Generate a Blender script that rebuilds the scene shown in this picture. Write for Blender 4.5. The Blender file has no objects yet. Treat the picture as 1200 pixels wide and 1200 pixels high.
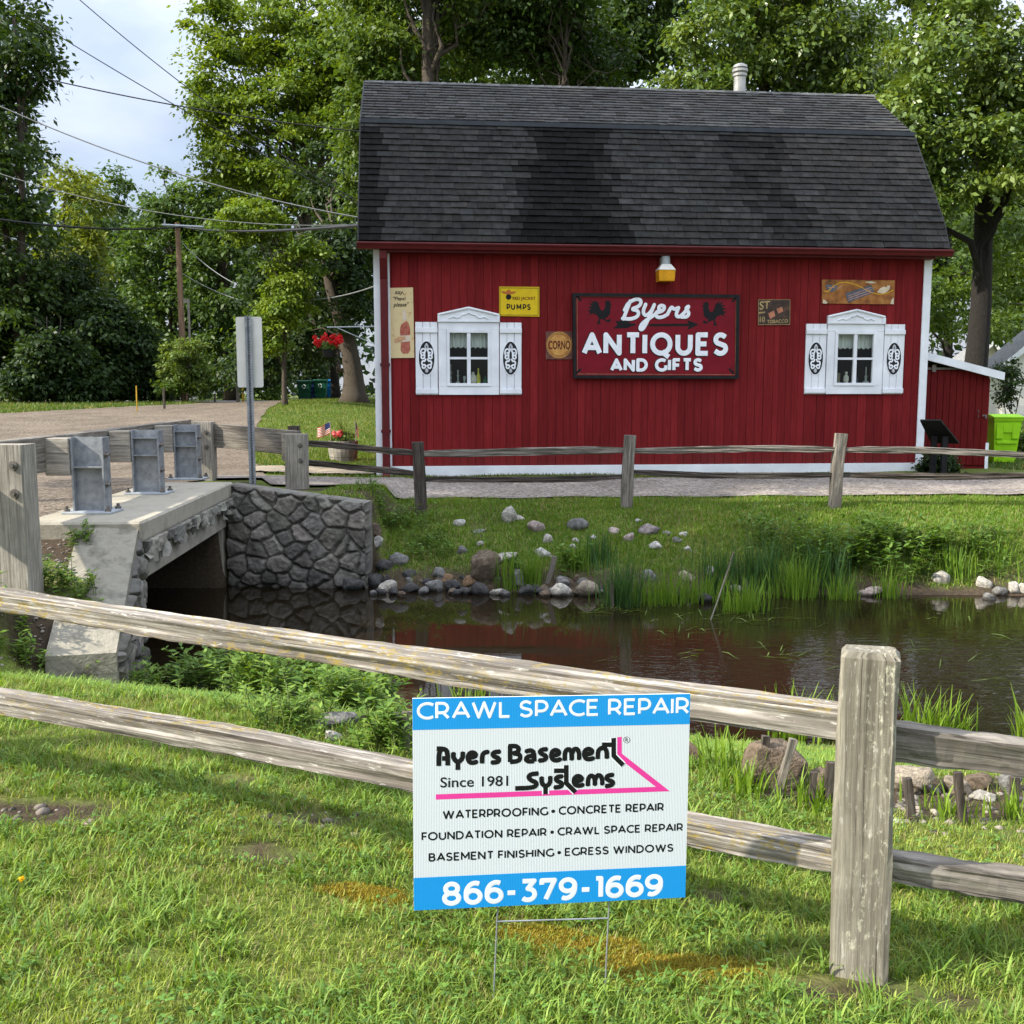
import bpy, bmesh, math, random
import numpy as np
from mathutils import Vector, Matrix

R = math.radians
random.seed(7)
rng = np.random.default_rng(11)
sc = bpy.context.scene
C = bpy.context.collection

# ---------------------------------------------------------------- camera
EYE = 1.40
PITCH = R(6.65)
cam_d = bpy.data.cameras.new('camera')
cam_d.sensor_width = 36.0
cam_d.lens = 36.0
cam_d.clip_start = 0.05
cam_d.clip_end = 2000
cam = bpy.data.objects.new('camera', cam_d)
C.objects.link(cam)
cam.location = (0, 0, EYE)
cam.rotation_euler = (R(90) - PITCH, 0, 0)
sc.camera = cam

# ---------------------------------------------------------------- light
SUN_FROM = Vector((-0.80, -0.26, 0.61)).normalized()      # towards the sun
sun_el = math.asin(SUN_FROM.z)
sun_az = math.atan2(SUN_FROM.x, SUN_FROM.y)                # clockwise from +y
sun_d = bpy.data.lights.new('sun', 'SUN')
sun_d.energy = 5.0
sun_d.angle = R(0.9)
sun_d.color = (1.0, 0.93, 0.80)
sun = bpy.data.objects.new('sun', sun_d)
C.objects.link(sun)
sun.location = SUN_FROM * 60
sun.rotation_euler = SUN_FROM.to_track_quat('Z', 'Y').to_euler()

world = bpy.data.worlds.new("World")
sc.world = world
world.use_nodes = True
nt = world.node_tree
for n in list(nt.nodes):
    nt.nodes.remove(n)
wo = nt.nodes.new('ShaderNodeOutputWorld')
bg = nt.nodes.new('ShaderNodeBackground')
bg.inputs['Strength'].default_value = 0.15
sky = nt.nodes.new('ShaderNodeTexSky')
sky.sky_type = 'NISHITA'
sky.sun_disc = False
sky.sun_elevation = sun_el
sky.sun_rotation = sun_az
sky.air_density = 1.0
sky.dust_density = 1.5
tc = nt.nodes.new('ShaderNodeTexCoord')
mp = nt.nodes.new('ShaderNodeMapping')
mp.inputs['Scale'].default_value = (1, 1, 2.2)
nz = nt.nodes.new('ShaderNodeTexNoise')
nz.inputs['Scale'].default_value = 3.2
nz.inputs['Detail'].default_value = 7
nz.inputs['Roughness'].default_value = 0.55
rp = nt.nodes.new('ShaderNodeValToRGB')
rp.color_ramp.elements[0].position = 0.30
rp.color_ramp.elements[0].color = (0.55, 0.55, 0.55, 1)
rp.color_ramp.elements[1].position = 0.60
rp.color_ramp.elements[1].color = (1, 1, 1, 1)
nz2 = nt.nodes.new('ShaderNodeTexNoise')
nz2.inputs['Scale'].default_value = 5.0
nz2.inputs['Detail'].default_value = 5
rp2 = nt.nodes.new('ShaderNodeValToRGB')
rp2.color_ramp.elements[0].position = 0.36
rp2.color_ramp.elements[0].color = (3.6, 4.1, 5.2, 1)
rp2.color_ramp.elements[1].position = 0.66
rp2.color_ramp.elements[1].color = (6.0, 6.3, 6.9, 1)
mx = nt.nodes.new('ShaderNodeMixRGB')
L = nt.links.new
L(tc.outputs['Generated'], mp.inputs['Vector'])
L(mp.outputs['Vector'], nz.inputs['Vector'])
L(mp.outputs['Vector'], nz2.inputs['Vector'])
L(nz.outputs['Fac'], rp.inputs['Fac'])
L(nz2.outputs['Fac'], rp2.inputs['Fac'])
L(rp.outputs['Color'], mx.inputs['Fac'])
L(sky.outputs['Color'], mx.inputs['Color1'])
sz = nt.nodes.new('ShaderNodeSeparateXYZ')
L(tc.outputs['Generated'], sz.inputs['Vector'])
ov = nt.nodes.new('ShaderNodeMapRange')            # overcast luminance: brighter overhead than near the horizon
ov.inputs['From Min'].default_value = 0.15; ov.inputs['From Max'].default_value = 0.9
ov.inputs['To Min'].default_value = 0.36; ov.inputs['To Max'].default_value = 1.9
L(sz.outputs['Z'], ov.inputs['Value'])
cm = nt.nodes.new('ShaderNodeVectorMath'); cm.operation = 'SCALE'
L(rp2.outputs['Color'], cm.inputs[0]); L(ov.outputs['Result'], cm.inputs['Scale'])
L(cm.outputs['Vector'], mx.inputs['Color2'])
L(mx.outputs['Color'], bg.inputs['Color'])
L(bg.outputs['Background'], wo.inputs['Surface'])

sc.view_settings.view_transform = 'Standard'
sc.view_settings.look = 'None'
sc.view_settings.exposure = 1.06
sc.view_settings.gamma = 1.0

# ---------------------------------------------------------------- measuring helpers (photo measurements -> metres)
FWD = Vector((0, math.cos(PITCH), -math.sin(PITCH)))
UPV = Vector((0, math.sin(PITCH), math.cos(PITCH)))
EYEV = Vector((0, 0, EYE))

def ray(px, py):
    return Vector(((px - 600) / 1200, 0, 0)) + UPV * (-(py - 600) / 1200) + FWD

def P(px, py, Y):
    d = ray(px, py)
    return EYEV + d * (Y / d.y)

def G(px, py, z):
    d = ray(px, py)
    return EYEV + d * ((z - EYE) / d.z)

def sst(a, b, v):
    t = np.clip((np.asarray(v, float) - a) / (b - a), 0, 1)
    return t * t * (3 - 2 * t)

WATER_Z = -1.14

def yn_of(x):
    return np.interp(x, [-3.5, -3, -1.5, 0, 2, 4, 9], [8.7, 8.6, 8.2, 7.7, 7.2, 7.0, 7.0])

def yt_of(x):
    return np.interp(x, [-3.5, -2.5, -1, 0.5, 4], [4.7, 4.5, 4.15, 3.75, 3.7])

def yf_of(x):
    return np.interp(x, [-2, 0, 3, 6, 12], [13.25, 12.95, 12.8, 12.7, 12.7])

def T(x, y):
    """height of the ground"""
    x = np.asarray(x, float); y = np.asarray(y, float)
    zn = np.clip(-0.045 * (x - 0.85), -0.06, 0.13) * (1 - 0.4 * sst(4, 8, y))
    zn = zn - .055 * np.exp(-((x - .05) / .7) ** 2 - ((y - 2.1) / .8) ** 2)
    yt, yn, yf = yt_of(x), yn_of(x), yf_of(x)
    s = np.clip((y - yt) / (yn - yt), 0, 1.45)
    near = zn - (1.14 + zn) * (1.06 * s - 0.06 * s * s)
    near = np.maximum(near, -1.75)
    s2 = np.clip((yf - y) / 1.3, 0, 1)
    f_up = np.interp((y - yf), [0, 0.25, 1.0, 2.0, 4.0, 6.5, 12], [-1.14, -0.92, -0.60, -0.28, -0.21, -0.15, -0.12])
    steep = sst(2.2, 3.2, x)
    f_up2 = np.interp((y - yf), [0, 0.35, 0.7, 1.1, 2.2, 4.0, 6.5, 12], [-1.14, -1.0, -0.62, -0.45, -0.28, -0.21, -0.15, -0.12])
    f_up = f_up * (1 - steep) + f_up2 * steep
    rise = 0.95 * sst(21, 55, y) * sst(-1, -8, x) + 0.30 * sst(-16, -8, x) * sst(-1, -7, x) * sst(26, 44, y) + 0.38 * sst(24, 50, y) * sst(2, 9, x)
    far = np.where(y < yf, -1.14 - 0.6 * s2, f_up + rise)
    z = np.where(y < 0.5 * (yn + yf), near, far)
    # behind the far wing wall the ground stands high
    wl = sst(-1.75, -2.0, x)
    hi = np.where(y > 13.50, 0.02 - 0.17 * sst(14, 18, y) + rise, -1.75)
    z = np.where((y > 0.5 * (yn + yf)), z * (1 - wl) + hi * wl, z)
    # left of the bridge face: road level, with the creek passing below
    xb = np.interp(y, [5.5, 7.9, 9.35, 13.4], [-3.6, -3.25, -3.55, -3.75])
    wd = np.interp(y, [5.5, 7.6, 8.3], [1.6, 0.9, 0.12])
    fl = sst(-3.55, -4.2, x)
    near_left = np.interp(y, [0, 3.5, 5, 6, 7.7, 8.5, 9.2], [.11, .10, -.06, -.26, -.56, -.18, .08]) * (1 - fl) + np.interp(y, [0, 4, 6, 8, 9.2], [.10, .09, -.02, -.10, .08]) * fl
    left = np.where((y > 9.55) & (y < 13.25) & (x > -10.5), -1.75,
                    np.where(y < 11, near_left, 0.10 - 0.10 * sst(14, 18, y) + rise - 0.12 * sst(15, 19, y)))
    m = np.clip((xb - x) / wd, 0, 1)
    m = m * m * (3 - 2 * m)
    z = z * (1 - m) + left * m
    z = z + 0.012 * np.sin(x * 3.1 + y * 1.7) * np.sin(y * 2.3 - x * 0.9) * sst(0, 2, y)
    return z

def Tz(x, y):
    return float(T(x, y))

def hit(px, py, y0=1.2, y1=160.0):
    """where the sight line first meets the ground"""
    d = ray(px, py)
    y = y0
    while y < y1:
        q = EYEV + d * (y / d.y)
        if q.z <= max(Tz(q.x, q.y), WATER_Z if 6.5 < y < 14 and q.x > -3.4 else -9):
            return q
        y += 0.02 + y * 0.001
    return EYEV + d * (y1 / d.y)

# ---------------------------------------------------------------- mesh builder
class MB:
    def __init__(self, M=None):
        self.v = []; self.f = []; self.g = []; self.c = []; self.M = M
        self.seed = Vector((random.uniform(0, 50), random.uniform(0, 50), random.uniform(0, 50)))
    def add(self, verts, faces, gr=None, col=None):
        n = len(self.v)
        for i, p in enumerate(verts):
            p = Vector(p)
            self.g.append(tuple((Vector(gr[i]) if gr is not None else p) + self.seed))
            self.v.append(tuple(self.M @ p if self.M is not None else p))
            self.c.append(col if col is not None else (1, 1, 1))
        self.f += [tuple(n + i for i in f) for f in faces]
        return self
    def box(self, c, s, rot=None, col=None, bev=0.0):
        c = Vector(c); hx, hy, hz = s[0] / 2, s[1] / 2, s[2] / 2
        if bev > 0:
            b = min(bev, hx * .49, hy * .49, hz * .49)
            bm = bmesh.new()
            bmesh.ops.create_cube(bm, size=1)
            for v in bm.verts:
                v.co = Vector((v.co.x * 2 * hx, v.co.y * 2 * hy, v.co.z * 2 * hz))
            bmesh.ops.bevel(bm, geom=bm.edges[:], offset=b, segments=1, affect='EDGES', profile=.5)
            bm.verts.index_update()
            vs = [v.co.copy() for v in bm.verts]
            fs = [[v.index for v in f.verts] for f in bm.faces]
            bm.free()
        else:
            vs = [Vector((sx * hx, sy * hy, sz * hz)) for sx in (-1, 1) for sy in (-1, 1) for sz in (-1, 1)]
            fs = [(0, 1, 3, 2), (4, 6, 7, 5), (0, 4, 5, 1), (2, 3, 7, 6), (0, 2, 6, 4), (1, 5, 7, 3)]
        if rot is not None:
            vs = [rot @ v for v in vs]
        return self.add([c + v for v in vs], fs, col=col)
    def b2(self, a, b, **k):
        a, b = Vector(a), Vector(b)
        return self.box((a + b) / 2, [abs(b[i] - a[i]) for i in range(3)], **k)
    def tube(self, pts, rad, n=8, cap=True, squash=None, col=None, twist=0.0):
        pts = [Vector(p) for p in pts]
        if not hasattr(rad, '__len__'):
            rad = [rad] * len(pts)
        vs = []; gr = []; fs = []
        t0 = (pts[1] - pts[0]).normalized()
        ref = Vector((0, 0, 1)) if abs(t0.z) < .9 else Vector((1, 0, 0))
        ln = 0
        for i, p in enumerate(pts):
            t = (pts[min(i + 1, len(pts) - 1)] - pts[max(i - 1, 0)])
            if t.length < 1e-9: t = t0.copy()
            t.normalize()
            a = t.cross(ref)
            if a.length < 1e-6: a = t.cross(Vector((0, 1, 0)))
            a.normalize(); b = a.cross(t)
            if i: ln += (p - pts[i - 1]).length
            for k in range(n):
                w = 2 * math.pi * k / n + twist * i
                o = a * math.cos(w) * rad[i] + b * math.sin(w) * rad[i]
                if squash is not None:
                    o = Vector((o.x * squash[0], o.y * squash[1], o.z * squash[2]))
                vs.append(p + o)
                gr.append((ln, math.cos(w) * rad[0], math.sin(w) * rad[0]))
        for i in range(len(pts) - 1):
            for k in range(n):
                fs.append((i * n + k, i * n + (k + 1) % n, (i + 1) * n + (k + 1) % n, (i + 1) * n + k))
        if cap:
            fs.append(tuple(range(n - 1, -1, -1)))
            fs.append(tuple((len(pts) - 1) * n + k for k in range(n)))
        return self.add(vs, fs, gr=gr, col=col)
    def ball(self, c, r, n=8, m=6, s=(1, 1, 1), col=None):
        c = Vector(c); vs = []; fs = []
        for i in range(m + 1):
            th = math.pi * i / m
            for k in range(n):
                ph = 2 * math.pi * k / n
                vs.append(c + Vector((r * s[0] * math.sin(th) * math.cos(ph), r * s[1] * math.sin(th) * math.sin(ph), r * s[2] * math.cos(th))))
        for i in range(m):
            for k in range(n):
                fs.append((i * n + k, (i + 1) * n + k, (i + 1) * n + (k + 1) % n, i * n + (k + 1) % n))
        return self.add(vs, fs, col=col)
    def stroke(self, pts, w, d0, depth=0.004, n=10, round_=True):
        """a painted stroke: pts are (u, z), lies at depth d0 (second axis), raised half of depth"""
        N_ = len(pts) - 1
        loop = math.hypot(pts[0][0] - pts[-1][0], pts[0][1] - pts[-1][1]) < w * .2
        for i in range(N_):
            a, b = Vector((pts[i][0], d0, pts[i][1])), Vector((pts[i + 1][0], d0, pts[i + 1][1]))
            if (b - a).length < 1e-6: continue
            t = (b - a).normalized(); s = Vector((-t.z, 0, t.x)); q = Vector((0, 1, 0))
            rows = []
            K0 = 4 if (round_ or i > 0 or loop) else 0
            K1 = 4 if (round_ or i < N_ - 1 or loop) else 0
            seq = [(a, -math.pi / 2 + math.pi / 2 * (k + .15) / (K0 + .15)) for k in range(K0)] + [(a, 0), (b, 0)] + \
                  [(b, math.pi / 2 * (k + 1) / (K1 + .15)) for k in range(K1)]
            vs = []; fs = []
            for (c, an) in seq:
                rr = w / 2 * math.cos(an); off = w / 2 * math.sin(an)
                for k in range(n):
                    ww = 2 * math.pi * k / n
                    vs.append(c + t * off + s * rr * math.cos(ww) + q * (depth / 2) * math.sin(ww) * math.cos(an))
            for r_ in range(len(seq) - 1):
                for k in range(n):
                    fs.append((r_ * n + k, r_ * n + (k + 1) % n, (r_ + 1) * n + (k + 1) % n, (r_ + 1) * n + k))
            fs.append(tuple(range(n))); fs.append(tuple(range((len(seq) - 1) * n, len(seq) * n)))
            self.add(vs, fs)
        return self
    def beam(self, p0, p1, w, h, seg=14, rough=0.006, taper=0.0, sag=0.0, up=Vector((0, 0, 1)), bev=0.18, twist=0.0, endh=None):
        """split or sawn timber: an octagonal section run along p0-p1, grain stored along its length"""
        p0, p1 = Vector(p0), Vector(p1)
        Ln = (p1 - p0).length; t = (p1 - p0).normalized()
        a = t.cross(up).normalized(); b = a.cross(t).normalized()
        prof = [(-1, -1 + bev), (-1, 1 - bev), (-1 + bev, 1), (1 - bev, 1), (1, 1 - bev), (1, -1 + bev), (1 - bev, -1), (-1 + bev, -1)]
        if rough >= .004:   # split timber: more points round the section
            pr = []
            for i in range(8):
                q0, q1 = prof[i], prof[(i + 1) % 8]
                for k in range(3):
                    pr.append((q0[0] + (q1[0] - q0[0]) * k / 3, q0[1] + (q1[1] - q0[1]) * k / 3))
            prof = pr
        n = len(prof); vs = []; gr = []; fs = []
        ph = [random.uniform(0, 6.28) for _ in range(n * 3)]
        for i in range(seg + 1):
            s = i / seg
            k = 1.0 - taper * max(0, abs(2 * s - 1) - .72) / .28
            c = p0.lerp(p1, s) + b * (sag * (1 - (2 * s - 1) ** 2))
            c = c + a * math.sin(s * 5.1 + ph[0]) * rough * .9 + b * math.sin(s * 4.3 + ph[1]) * rough * .9
            tw = twist * s
            for j, (u, v) in enumerate(prof):
                rr = rough * (math.sin(s * 9 + ph[j]) * .6 + math.sin(s * 27 + ph[n + j]) * .25 + random.uniform(-.25, .25)) + rough * .3 * math.sin(ph[2 * n + j])
                uu = (u * math.cos(tw) - v * math.sin(tw)); vv = (u * math.sin(tw) + v * math.cos(tw))
                hh = h
                if endh is not None: hh = endh[0] * (1 - s) + endh[1] * s
                q = a * (uu * (w / 2) * k + rr * u) + b * (vv * (hh / 2) * k + rr * v)
                vs.append(c + q); gr.append((s * Ln, u * w / 2, v * h / 2))
        for i in range(seg):
            for j in range(n):
                fs.append((i * n + j, (i + 1) * n + j, (i + 1) * n + (j + 1) % n, i * n + (j + 1) % n))
        fs.append(tuple(range(n))); fs.append(tuple(range((seg + 1) * n - 1, seg * n - 1, -1)))
        return self.add(vs, fs, gr=gr)
    def prism(self, poly, d0, d1, col=None):
        """poly of (u, z) pushed from depth d0 to d1 along the second axis"""
        n = len(poly)
        vs = [(u, d0, z) for u, z in poly] + [(u, d1, z) for u, z in poly]
        fs = [tuple(range(n)), tuple(range(2 * n - 1, n - 1, -1))] + [(i, i + n, (i + 1) % n + n, (i + 1) % n) for i in range(n)]
        return self.add(vs, fs, col=col)
    def lathe(self, prof, c=(0, 0, 0), n=16, col=None):
        c = Vector(c); vs = []; fs = []
        for (r, z) in prof:
            for k in range(n):
                w = 2 * math.pi * k / n
                vs.append(c + Vector((r * math.cos(w), r * math.sin(w), z)))
        for i in range(len(prof) - 1):
            for k in range(n):
                fs.append((i * n + k, i * n + (k + 1) % n, (i + 1) * n + (k + 1) % n, (i + 1) * n + k))
        fs.append(tuple(range(n - 1, -1, -1))); fs.append(tuple((len(prof) - 1) * n + k for k in range(n)))
        return self.add(vs, fs, col=col)
    def build(self, name, mat, parent=None, base=None, smooth=False):
        me = bpy.data.meshes.new(name)
        o = bpy.data.objects.new(name, me)
        C.objects.link(o)
        off = Vector((0, 0, 0))
        if parent is not None:
            o.parent = parent
            q = parent
            while q is not None:
                off += Vector(q.location); q = q.parent
        elif base is not None:
            off = Vector(base); o.location = off
        me.from_pydata([tuple(Vector(v) - off) for v in self.v], [], self.f)
        bm = bmesh.new(); bm.from_mesh(me)
        bmesh.ops.recalc_face_normals(bm, faces=bm.faces[:])
        bm.to_mesh(me); bm.free()
        at = me.attributes.new('gr', 'FLOAT_VECTOR', 'POINT')
        at.data.foreach_set('vector', np.array(self.g, dtype=np.float32).ravel())
        ca = me.attributes.new('col', 'FLOAT_COLOR', 'POINT')
        cc = np.ones((len(self.c), 4), np.float32); cc[:, :3] = np.array(self.c, np.float32)
        ca.data.foreach_set('color', cc.ravel())
        me.materials.append(mat)
        if smooth:
            me.polygons.foreach_set('use_smooth', [True] * len(me.polygons))
        me.update()
        return o

def np_mesh(name, V, F, mat, col=None, parent=None, base=None, smooth=False, gr=None):
    """quad mesh from numpy arrays"""
    me = bpy.data.meshes.new(name)
    V = np.asarray(V, np.float32); F = np.asarray(F, np.int32)
    off = np.zeros(3, np.float32)
    o = bpy.data.objects.new(name, me)
    C.objects.link(o)
    if parent is not None:
        o.parent = parent
        q = parent
        while q is not None:
            off += np.array(q.location, np.float32); q = q.parent
    elif base is not None:
        off = np.array(base, np.float32); o.location = tuple(base)
    me.vertices.add(len(V)); me.vertices.foreach_set('co', (V - off).ravel())
    k = F.shape[1]
    me.loops.add(F.size); me.loops.foreach_set('vertex_index', F.ravel())
    me.polygons.add(len(F)); me.polygons.foreach_set('loop_start', np.arange(0, F.size, k, dtype=np.int32))
    if smooth:
        me.polygons.foreach_set('use_smooth', np.ones(len(F), dtype=bool))
    if col is not None:
        ca = me.attributes.new('col', 'FLOAT_COLOR', 'POINT')
        cc = np.ones((len(V), 4), np.float32); cc[:, :3] = col
        ca.data.foreach_set('color', cc.ravel())
    if gr is not None:
        at = me.attributes.new('gr', 'FLOAT_VECTOR', 'POINT')
        at.data.foreach_set('vector', np.asarray(gr, np.float32).ravel())
    me.materials.append(mat)
    me.update(calc_edges=True)
    return o

def thing(name, label, cat, loc, group=None):
    o = bpy.data.objects.new(name, None); C.objects.link(o)
    o.empty_display_size = 0.2
    o.location = Vector(loc)
    o['label'] = label; o['category'] = cat
    if group: o['group'] = group
    return o

def tag(o, label, cat, group=None):
    o['label'] = label; o['category'] = cat
    if group: o['group'] = group
    return o

def kind(o, k):
    o['kind'] = k
    return o

def copy_tree(o, parent=None):
    c = o.copy(); C.objects.link(c)
    if parent is not None: c.parent = parent
    for ch in list(o.children):
        copy_tree(ch, c)
    return c

def chaikin(pts, n=2, closed=False):
    pts = [tuple(p) for p in pts]
    for _ in range(n):
        out = [] if closed else [pts[0]]
        m = len(pts) if closed else len(pts) - 1
        for i in range(m):
            a, b = pts[i], pts[(i + 1) % len(pts)]
            out.append(tuple(a[k] * .75 + b[k] * .25 for k in range(len(a))))
            out.append(tuple(a[k] * .25 + b[k] * .75 for k in range(len(a))))
        if not closed: out.append(pts[-1])
        pts = out
    return pts

def curve_mesh(cu):
    o = bpy.data.objects.new('outline', cu); C.objects.link(o)
    dg = bpy.context.evaluated_depsgraph_get()
    ev = o.evaluated_get(dg); me = ev.to_mesh()
    vs = [tuple(v.co) for v in me.vertices]; fs = [tuple(p.vertices) for p in me.polygons]
    ev.to_mesh_clear(); bpy.data.objects.remove(o); bpy.data.curves.remove(cu)
    return vs, fs

def text2d(s, bold=0.0, shear=0.0, space=1.0):
    cu = bpy.data.curves.new('writing', 'FONT')
    cu.body = s; cu.size = 1.0; cu.offset = bold; cu.shear = shear; cu.space_character = space
    cu.resolution_u = 4
    vs, fs = curve_mesh(cu)
    return vs, fs

def poly2d(polys):
    cu = bpy.data.curves.new('shape', 'CURVE')
    cu.dimensions = '2D'; cu.fill_mode = 'BOTH'
    for p in polys:
        s = cu.splines.new('POLY'); s.points.add(len(p) - 1)
        for i, q in enumerate(p): s.points[i].co = (q[0], q[1], 0, 1)
        s.use_cyclic_u = True
    return curve_mesh(cu)

def flat(mb, vf, u0, u1, z0, z1, d, fit=True, keep=False, warp=None):
    """lay a 2D outline onto the (u, z) rectangle at depth d"""
    vs, fs = vf
    if not vs: return
    xs = [v[0] for v in vs]; ys = [v[1] for v in vs]
    x0, x1, y0, y1 = min(xs), max(xs), min(ys), max(ys)
    if not fit: x0, x1, y0, y1 = 0, 1, 0, 1
    out = []
    for v in vs:
        u = u0 + (v[0] - x0) / (x1 - x0) * (u1 - u0); z = z0 + (v[1] - y0) / (y1 - y0) * (z1 - z0)
        if warp: u, z = warp(u, z)
        out.append((u, d, z))
    mb.add(out, fs)

# ---------------------------------------------------------------- materials
def nodes_of(name):
    m = bpy.data.materials.new(name); m.use_nodes = True
    nt = m.node_tree
    b = nt.nodes.get('Principled BSDF')
    return m, nt, b

def ramp(nt, fac, stops):
    r = nt.nodes.new('ShaderNodeValToRGB')
    el = r.color_ramp.elements
    while len(el) < len(stops): el.new(0.5)
    for e, (p, c) in zip(el, stops):
        e.position = p; e.color = (c[0], c[1], c[2], 1) if hasattr(c, '__len__') else (c, c, c, 1)
    nt.links.new(fac, r.inputs['Fac'])
    return r.outputs['Color']

def noise(nt, vec, scale, detail=4, rough=.55, dist=0.0):
    n = nt.nodes.new('ShaderNodeTexNoise')
    n.inputs['Scale'].default_value = scale; n.inputs['Detail'].default_value = detail
    n.inputs['Roughness'].default_value = rough; n.inputs['Distortion'].default_value = dist
    if vec is not None: nt.links.new(vec, n.inputs['Vector'])
    return n.outputs['Fac']

def coord(nt, kind='Object', scale=(1, 1, 1), loc=(0, 0, 0)):
    if kind == 'gr' or kind == 'col':
        a = nt.nodes.new('ShaderNodeAttribute'); a.attribute_name = kind; v = a.outputs['Vector']
    else:
        t = nt.nodes.new('ShaderNodeTexCoord'); v = t.outputs[kind]
    m = nt.nodes.new('ShaderNodeMapping')
    m.inputs['Scale'].default_value = scale; m.inputs['Location'].default_value = loc
    nt.links.new(v, m.inputs['Vector'])
    return m.outputs['Vector']

def mix(nt, fac, a, b, mode='MIX'):
    m = nt.nodes.new('ShaderNodeMixRGB'); m.blend_type = mode
    for s, x in (('Fac', fac), ('Color1', a), ('Color2', b)):
        if hasattr(x, 'is_output') or hasattr(x, 'links'): nt.links.new(x, m.inputs[s])
        elif s == 'Fac': m.inputs[s].default_value = x
        else: m.inputs[s].default_value = (x[0], x[1], x[2], 1)
    return m.outputs['Color']

def bump(nt, b, h, strength=.4, dist=.01):
    n = nt.nodes.new('ShaderNodeBump')
    n.inputs['Strength'].default_value = strength; n.inputs['Distance'].default_value = dist
    nt.links.new(h, n.inputs['Height']); nt.links.new(n.outputs['Normal'], b.inputs['Normal'])

def mat_noise(name, c1, c2, scale=4, rough=.8, stretch=(1, 1, 1), kind='Object', bmp=.3, bscale=None, metal=0, spec=.4, lo=.3, hi=.7, c3=None, bdist=.01):
    m, nt, b = nodes_of(name)
    v = coord(nt, kind, stretch)
    f = noise(nt, v, scale, 6)
    st = [(lo, c1), (hi, c2)] if c3 is None else [(lo, c1), ((lo + hi) / 2, c2), (hi, c3)]
    nt.links.new(ramp(nt, f, st), b.inputs['Base Color'])
    b.inputs['Roughness'].default_value = rough; b.inputs['Metallic'].default_value = metal
    b.inputs['Specular IOR Level'].default_value = spec
    if bmp: bump(nt, b, noise(nt, v, bscale or scale * 3, 5), bmp, bdist)
    return m

def mat_col(name, rough=.8, var=.25, scale=6, bmp=.3, bscale=30, spec=.3, stretch=(1, 1, 1), kind='gr', bdist=.01):
    """colour stored per vertex, broken up by noise"""
    m, nt, b = nodes_of(name)
    a = nt.nodes.new('ShaderNodeAttribute'); a.attribute_name = 'col'
    v = coord(nt, kind, stretch)
    f = noise(nt, v, scale, 6)
    k = ramp(nt, f, [(.3, 1 - var), (.7, 1 + var)])
    nt.links.new(mix(nt, 1.0, a.outputs['Color'], k, 'MULTIPLY'), b.inputs['Base Color'])
    b.inputs['Roughness'].default_value = rough
    b.inputs['Specular IOR Level'].default_value = spec
    if bmp: bump(nt, b, noise(nt, v, bscale, 5), bmp, bdist)
    return m

def mat_leaf(name, trans=.4, rough=.5, tint=(1.25, 1.15, .35), spec=.25):
    m, nt, b = nodes_of(name)
    a = nt.nodes.new('ShaderNodeAttribute'); a.attribute_name = 'col'
    b.inputs['Roughness'].default_value = rough
    b.inputs['Specular IOR Level'].default_value = spec
    nt.links.new(a.outputs['Color'], b.inputs['Base Color'])
    tr = nt.nodes.new('ShaderNodeBsdfTranslucent')
    nt.links.new(mix(nt, 1.0, a.outputs['Color'], tint, 'MULTIPLY'), tr.inputs['Color'])
    mx = nt.nodes.new('ShaderNodeMixShader'); mx.inputs['Fac'].default_value = trans
    out = nt.nodes.get('Material Output')
    nt.links.new(b.outputs['BSDF'], mx.inputs[1]); nt.links.new(tr.outputs['BSDF'], mx.inputs[2])
    nt.links.new(mx.outputs['Shader'], out.inputs['Surface'])
    return m

def mat_wood(name, dark, mid, light, lichen=None, crust=.8, scale=1.0, rough=.85, bmp=.6, lich_amt=.62):
    """weathered timber, grain runs along gr.x"""
    m, nt, b = nodes_of(name)
    v = coord(nt, 'gr', (1.2 * scale, 38 * scale, 38 * scale))
    f = noise(nt, v, 1.6, 7, .65, .6)
    colr = ramp(nt, f, [(.30, dark), (.48, mid), (.68, light)])
    v2 = coord(nt, 'gr', (2.5, 9, 9))
    f2 = noise(nt, v2, 1.6, 7, .7)
    colr = mix(nt, ramp(nt, f2, [(.38, 0), (.68, .75)]), colr, tuple(x * .5 for x in mid))
    vc = coord(nt, 'gr', (.8 * scale, 70 * scale, 70 * scale))
    fc = noise(nt, vc, 1.5, 4, .6, .4)
    crack = ramp(nt, fc, [(.30, 1), (.37, 0)])
    colr = mix(nt, crack, colr, tuple(x * .5 for x in dark))
    if lichen is not None:
        v3 = coord(nt, 'gr', (9, 16, 16))
        f3 = noise(nt, v3, 2.6, 6, .7)
        v4 = coord(nt, 'gr', (1.0, 5, 5))
        f4 = noise(nt, v4, 1.1, 3)
        k = mix(nt, 1.0, ramp(nt, f3, [(lich_amt - .06, 0), (lich_amt, 1)]), ramp(nt, f4, [(.42, 0), (.58, 1)]), 'MULTIPLY')
        v5 = coord(nt, 'gr', (40, 60, 60))
        f5 = noise(nt, v5, 1.4, 5, .7)
        k = mix(nt, 1.0, k, ramp(nt, f5, [(.42, 0), (.55, 1)]), 'MULTIPLY')
        colr = mix(nt, k, colr, lichen)
        f6 = noise(nt, coord(nt, 'gr', (9, 44, 44), (5, 2, 1)), 1.7, 6, .75)
        colr = mix(nt, ramp(nt, f6, [(.58, 0), (.66, crust)]), colr, (.50, .48, .43))
    nt.links.new(colr, b.inputs['Base Color'])
    b.inputs['Roughness'].default_value = rough; b.inputs['Specular IOR Level'].default_value = .2
    hgt = nt.nodes.new('ShaderNodeMath'); hgt.operation = 'SUBTRACT'
    nt.links.new(f, hgt.inputs[0]); nt.links.new(crack, hgt.inputs[1])
    bump(nt, b, hgt.outputs['Value'], bmp, .008)
    return m

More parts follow.
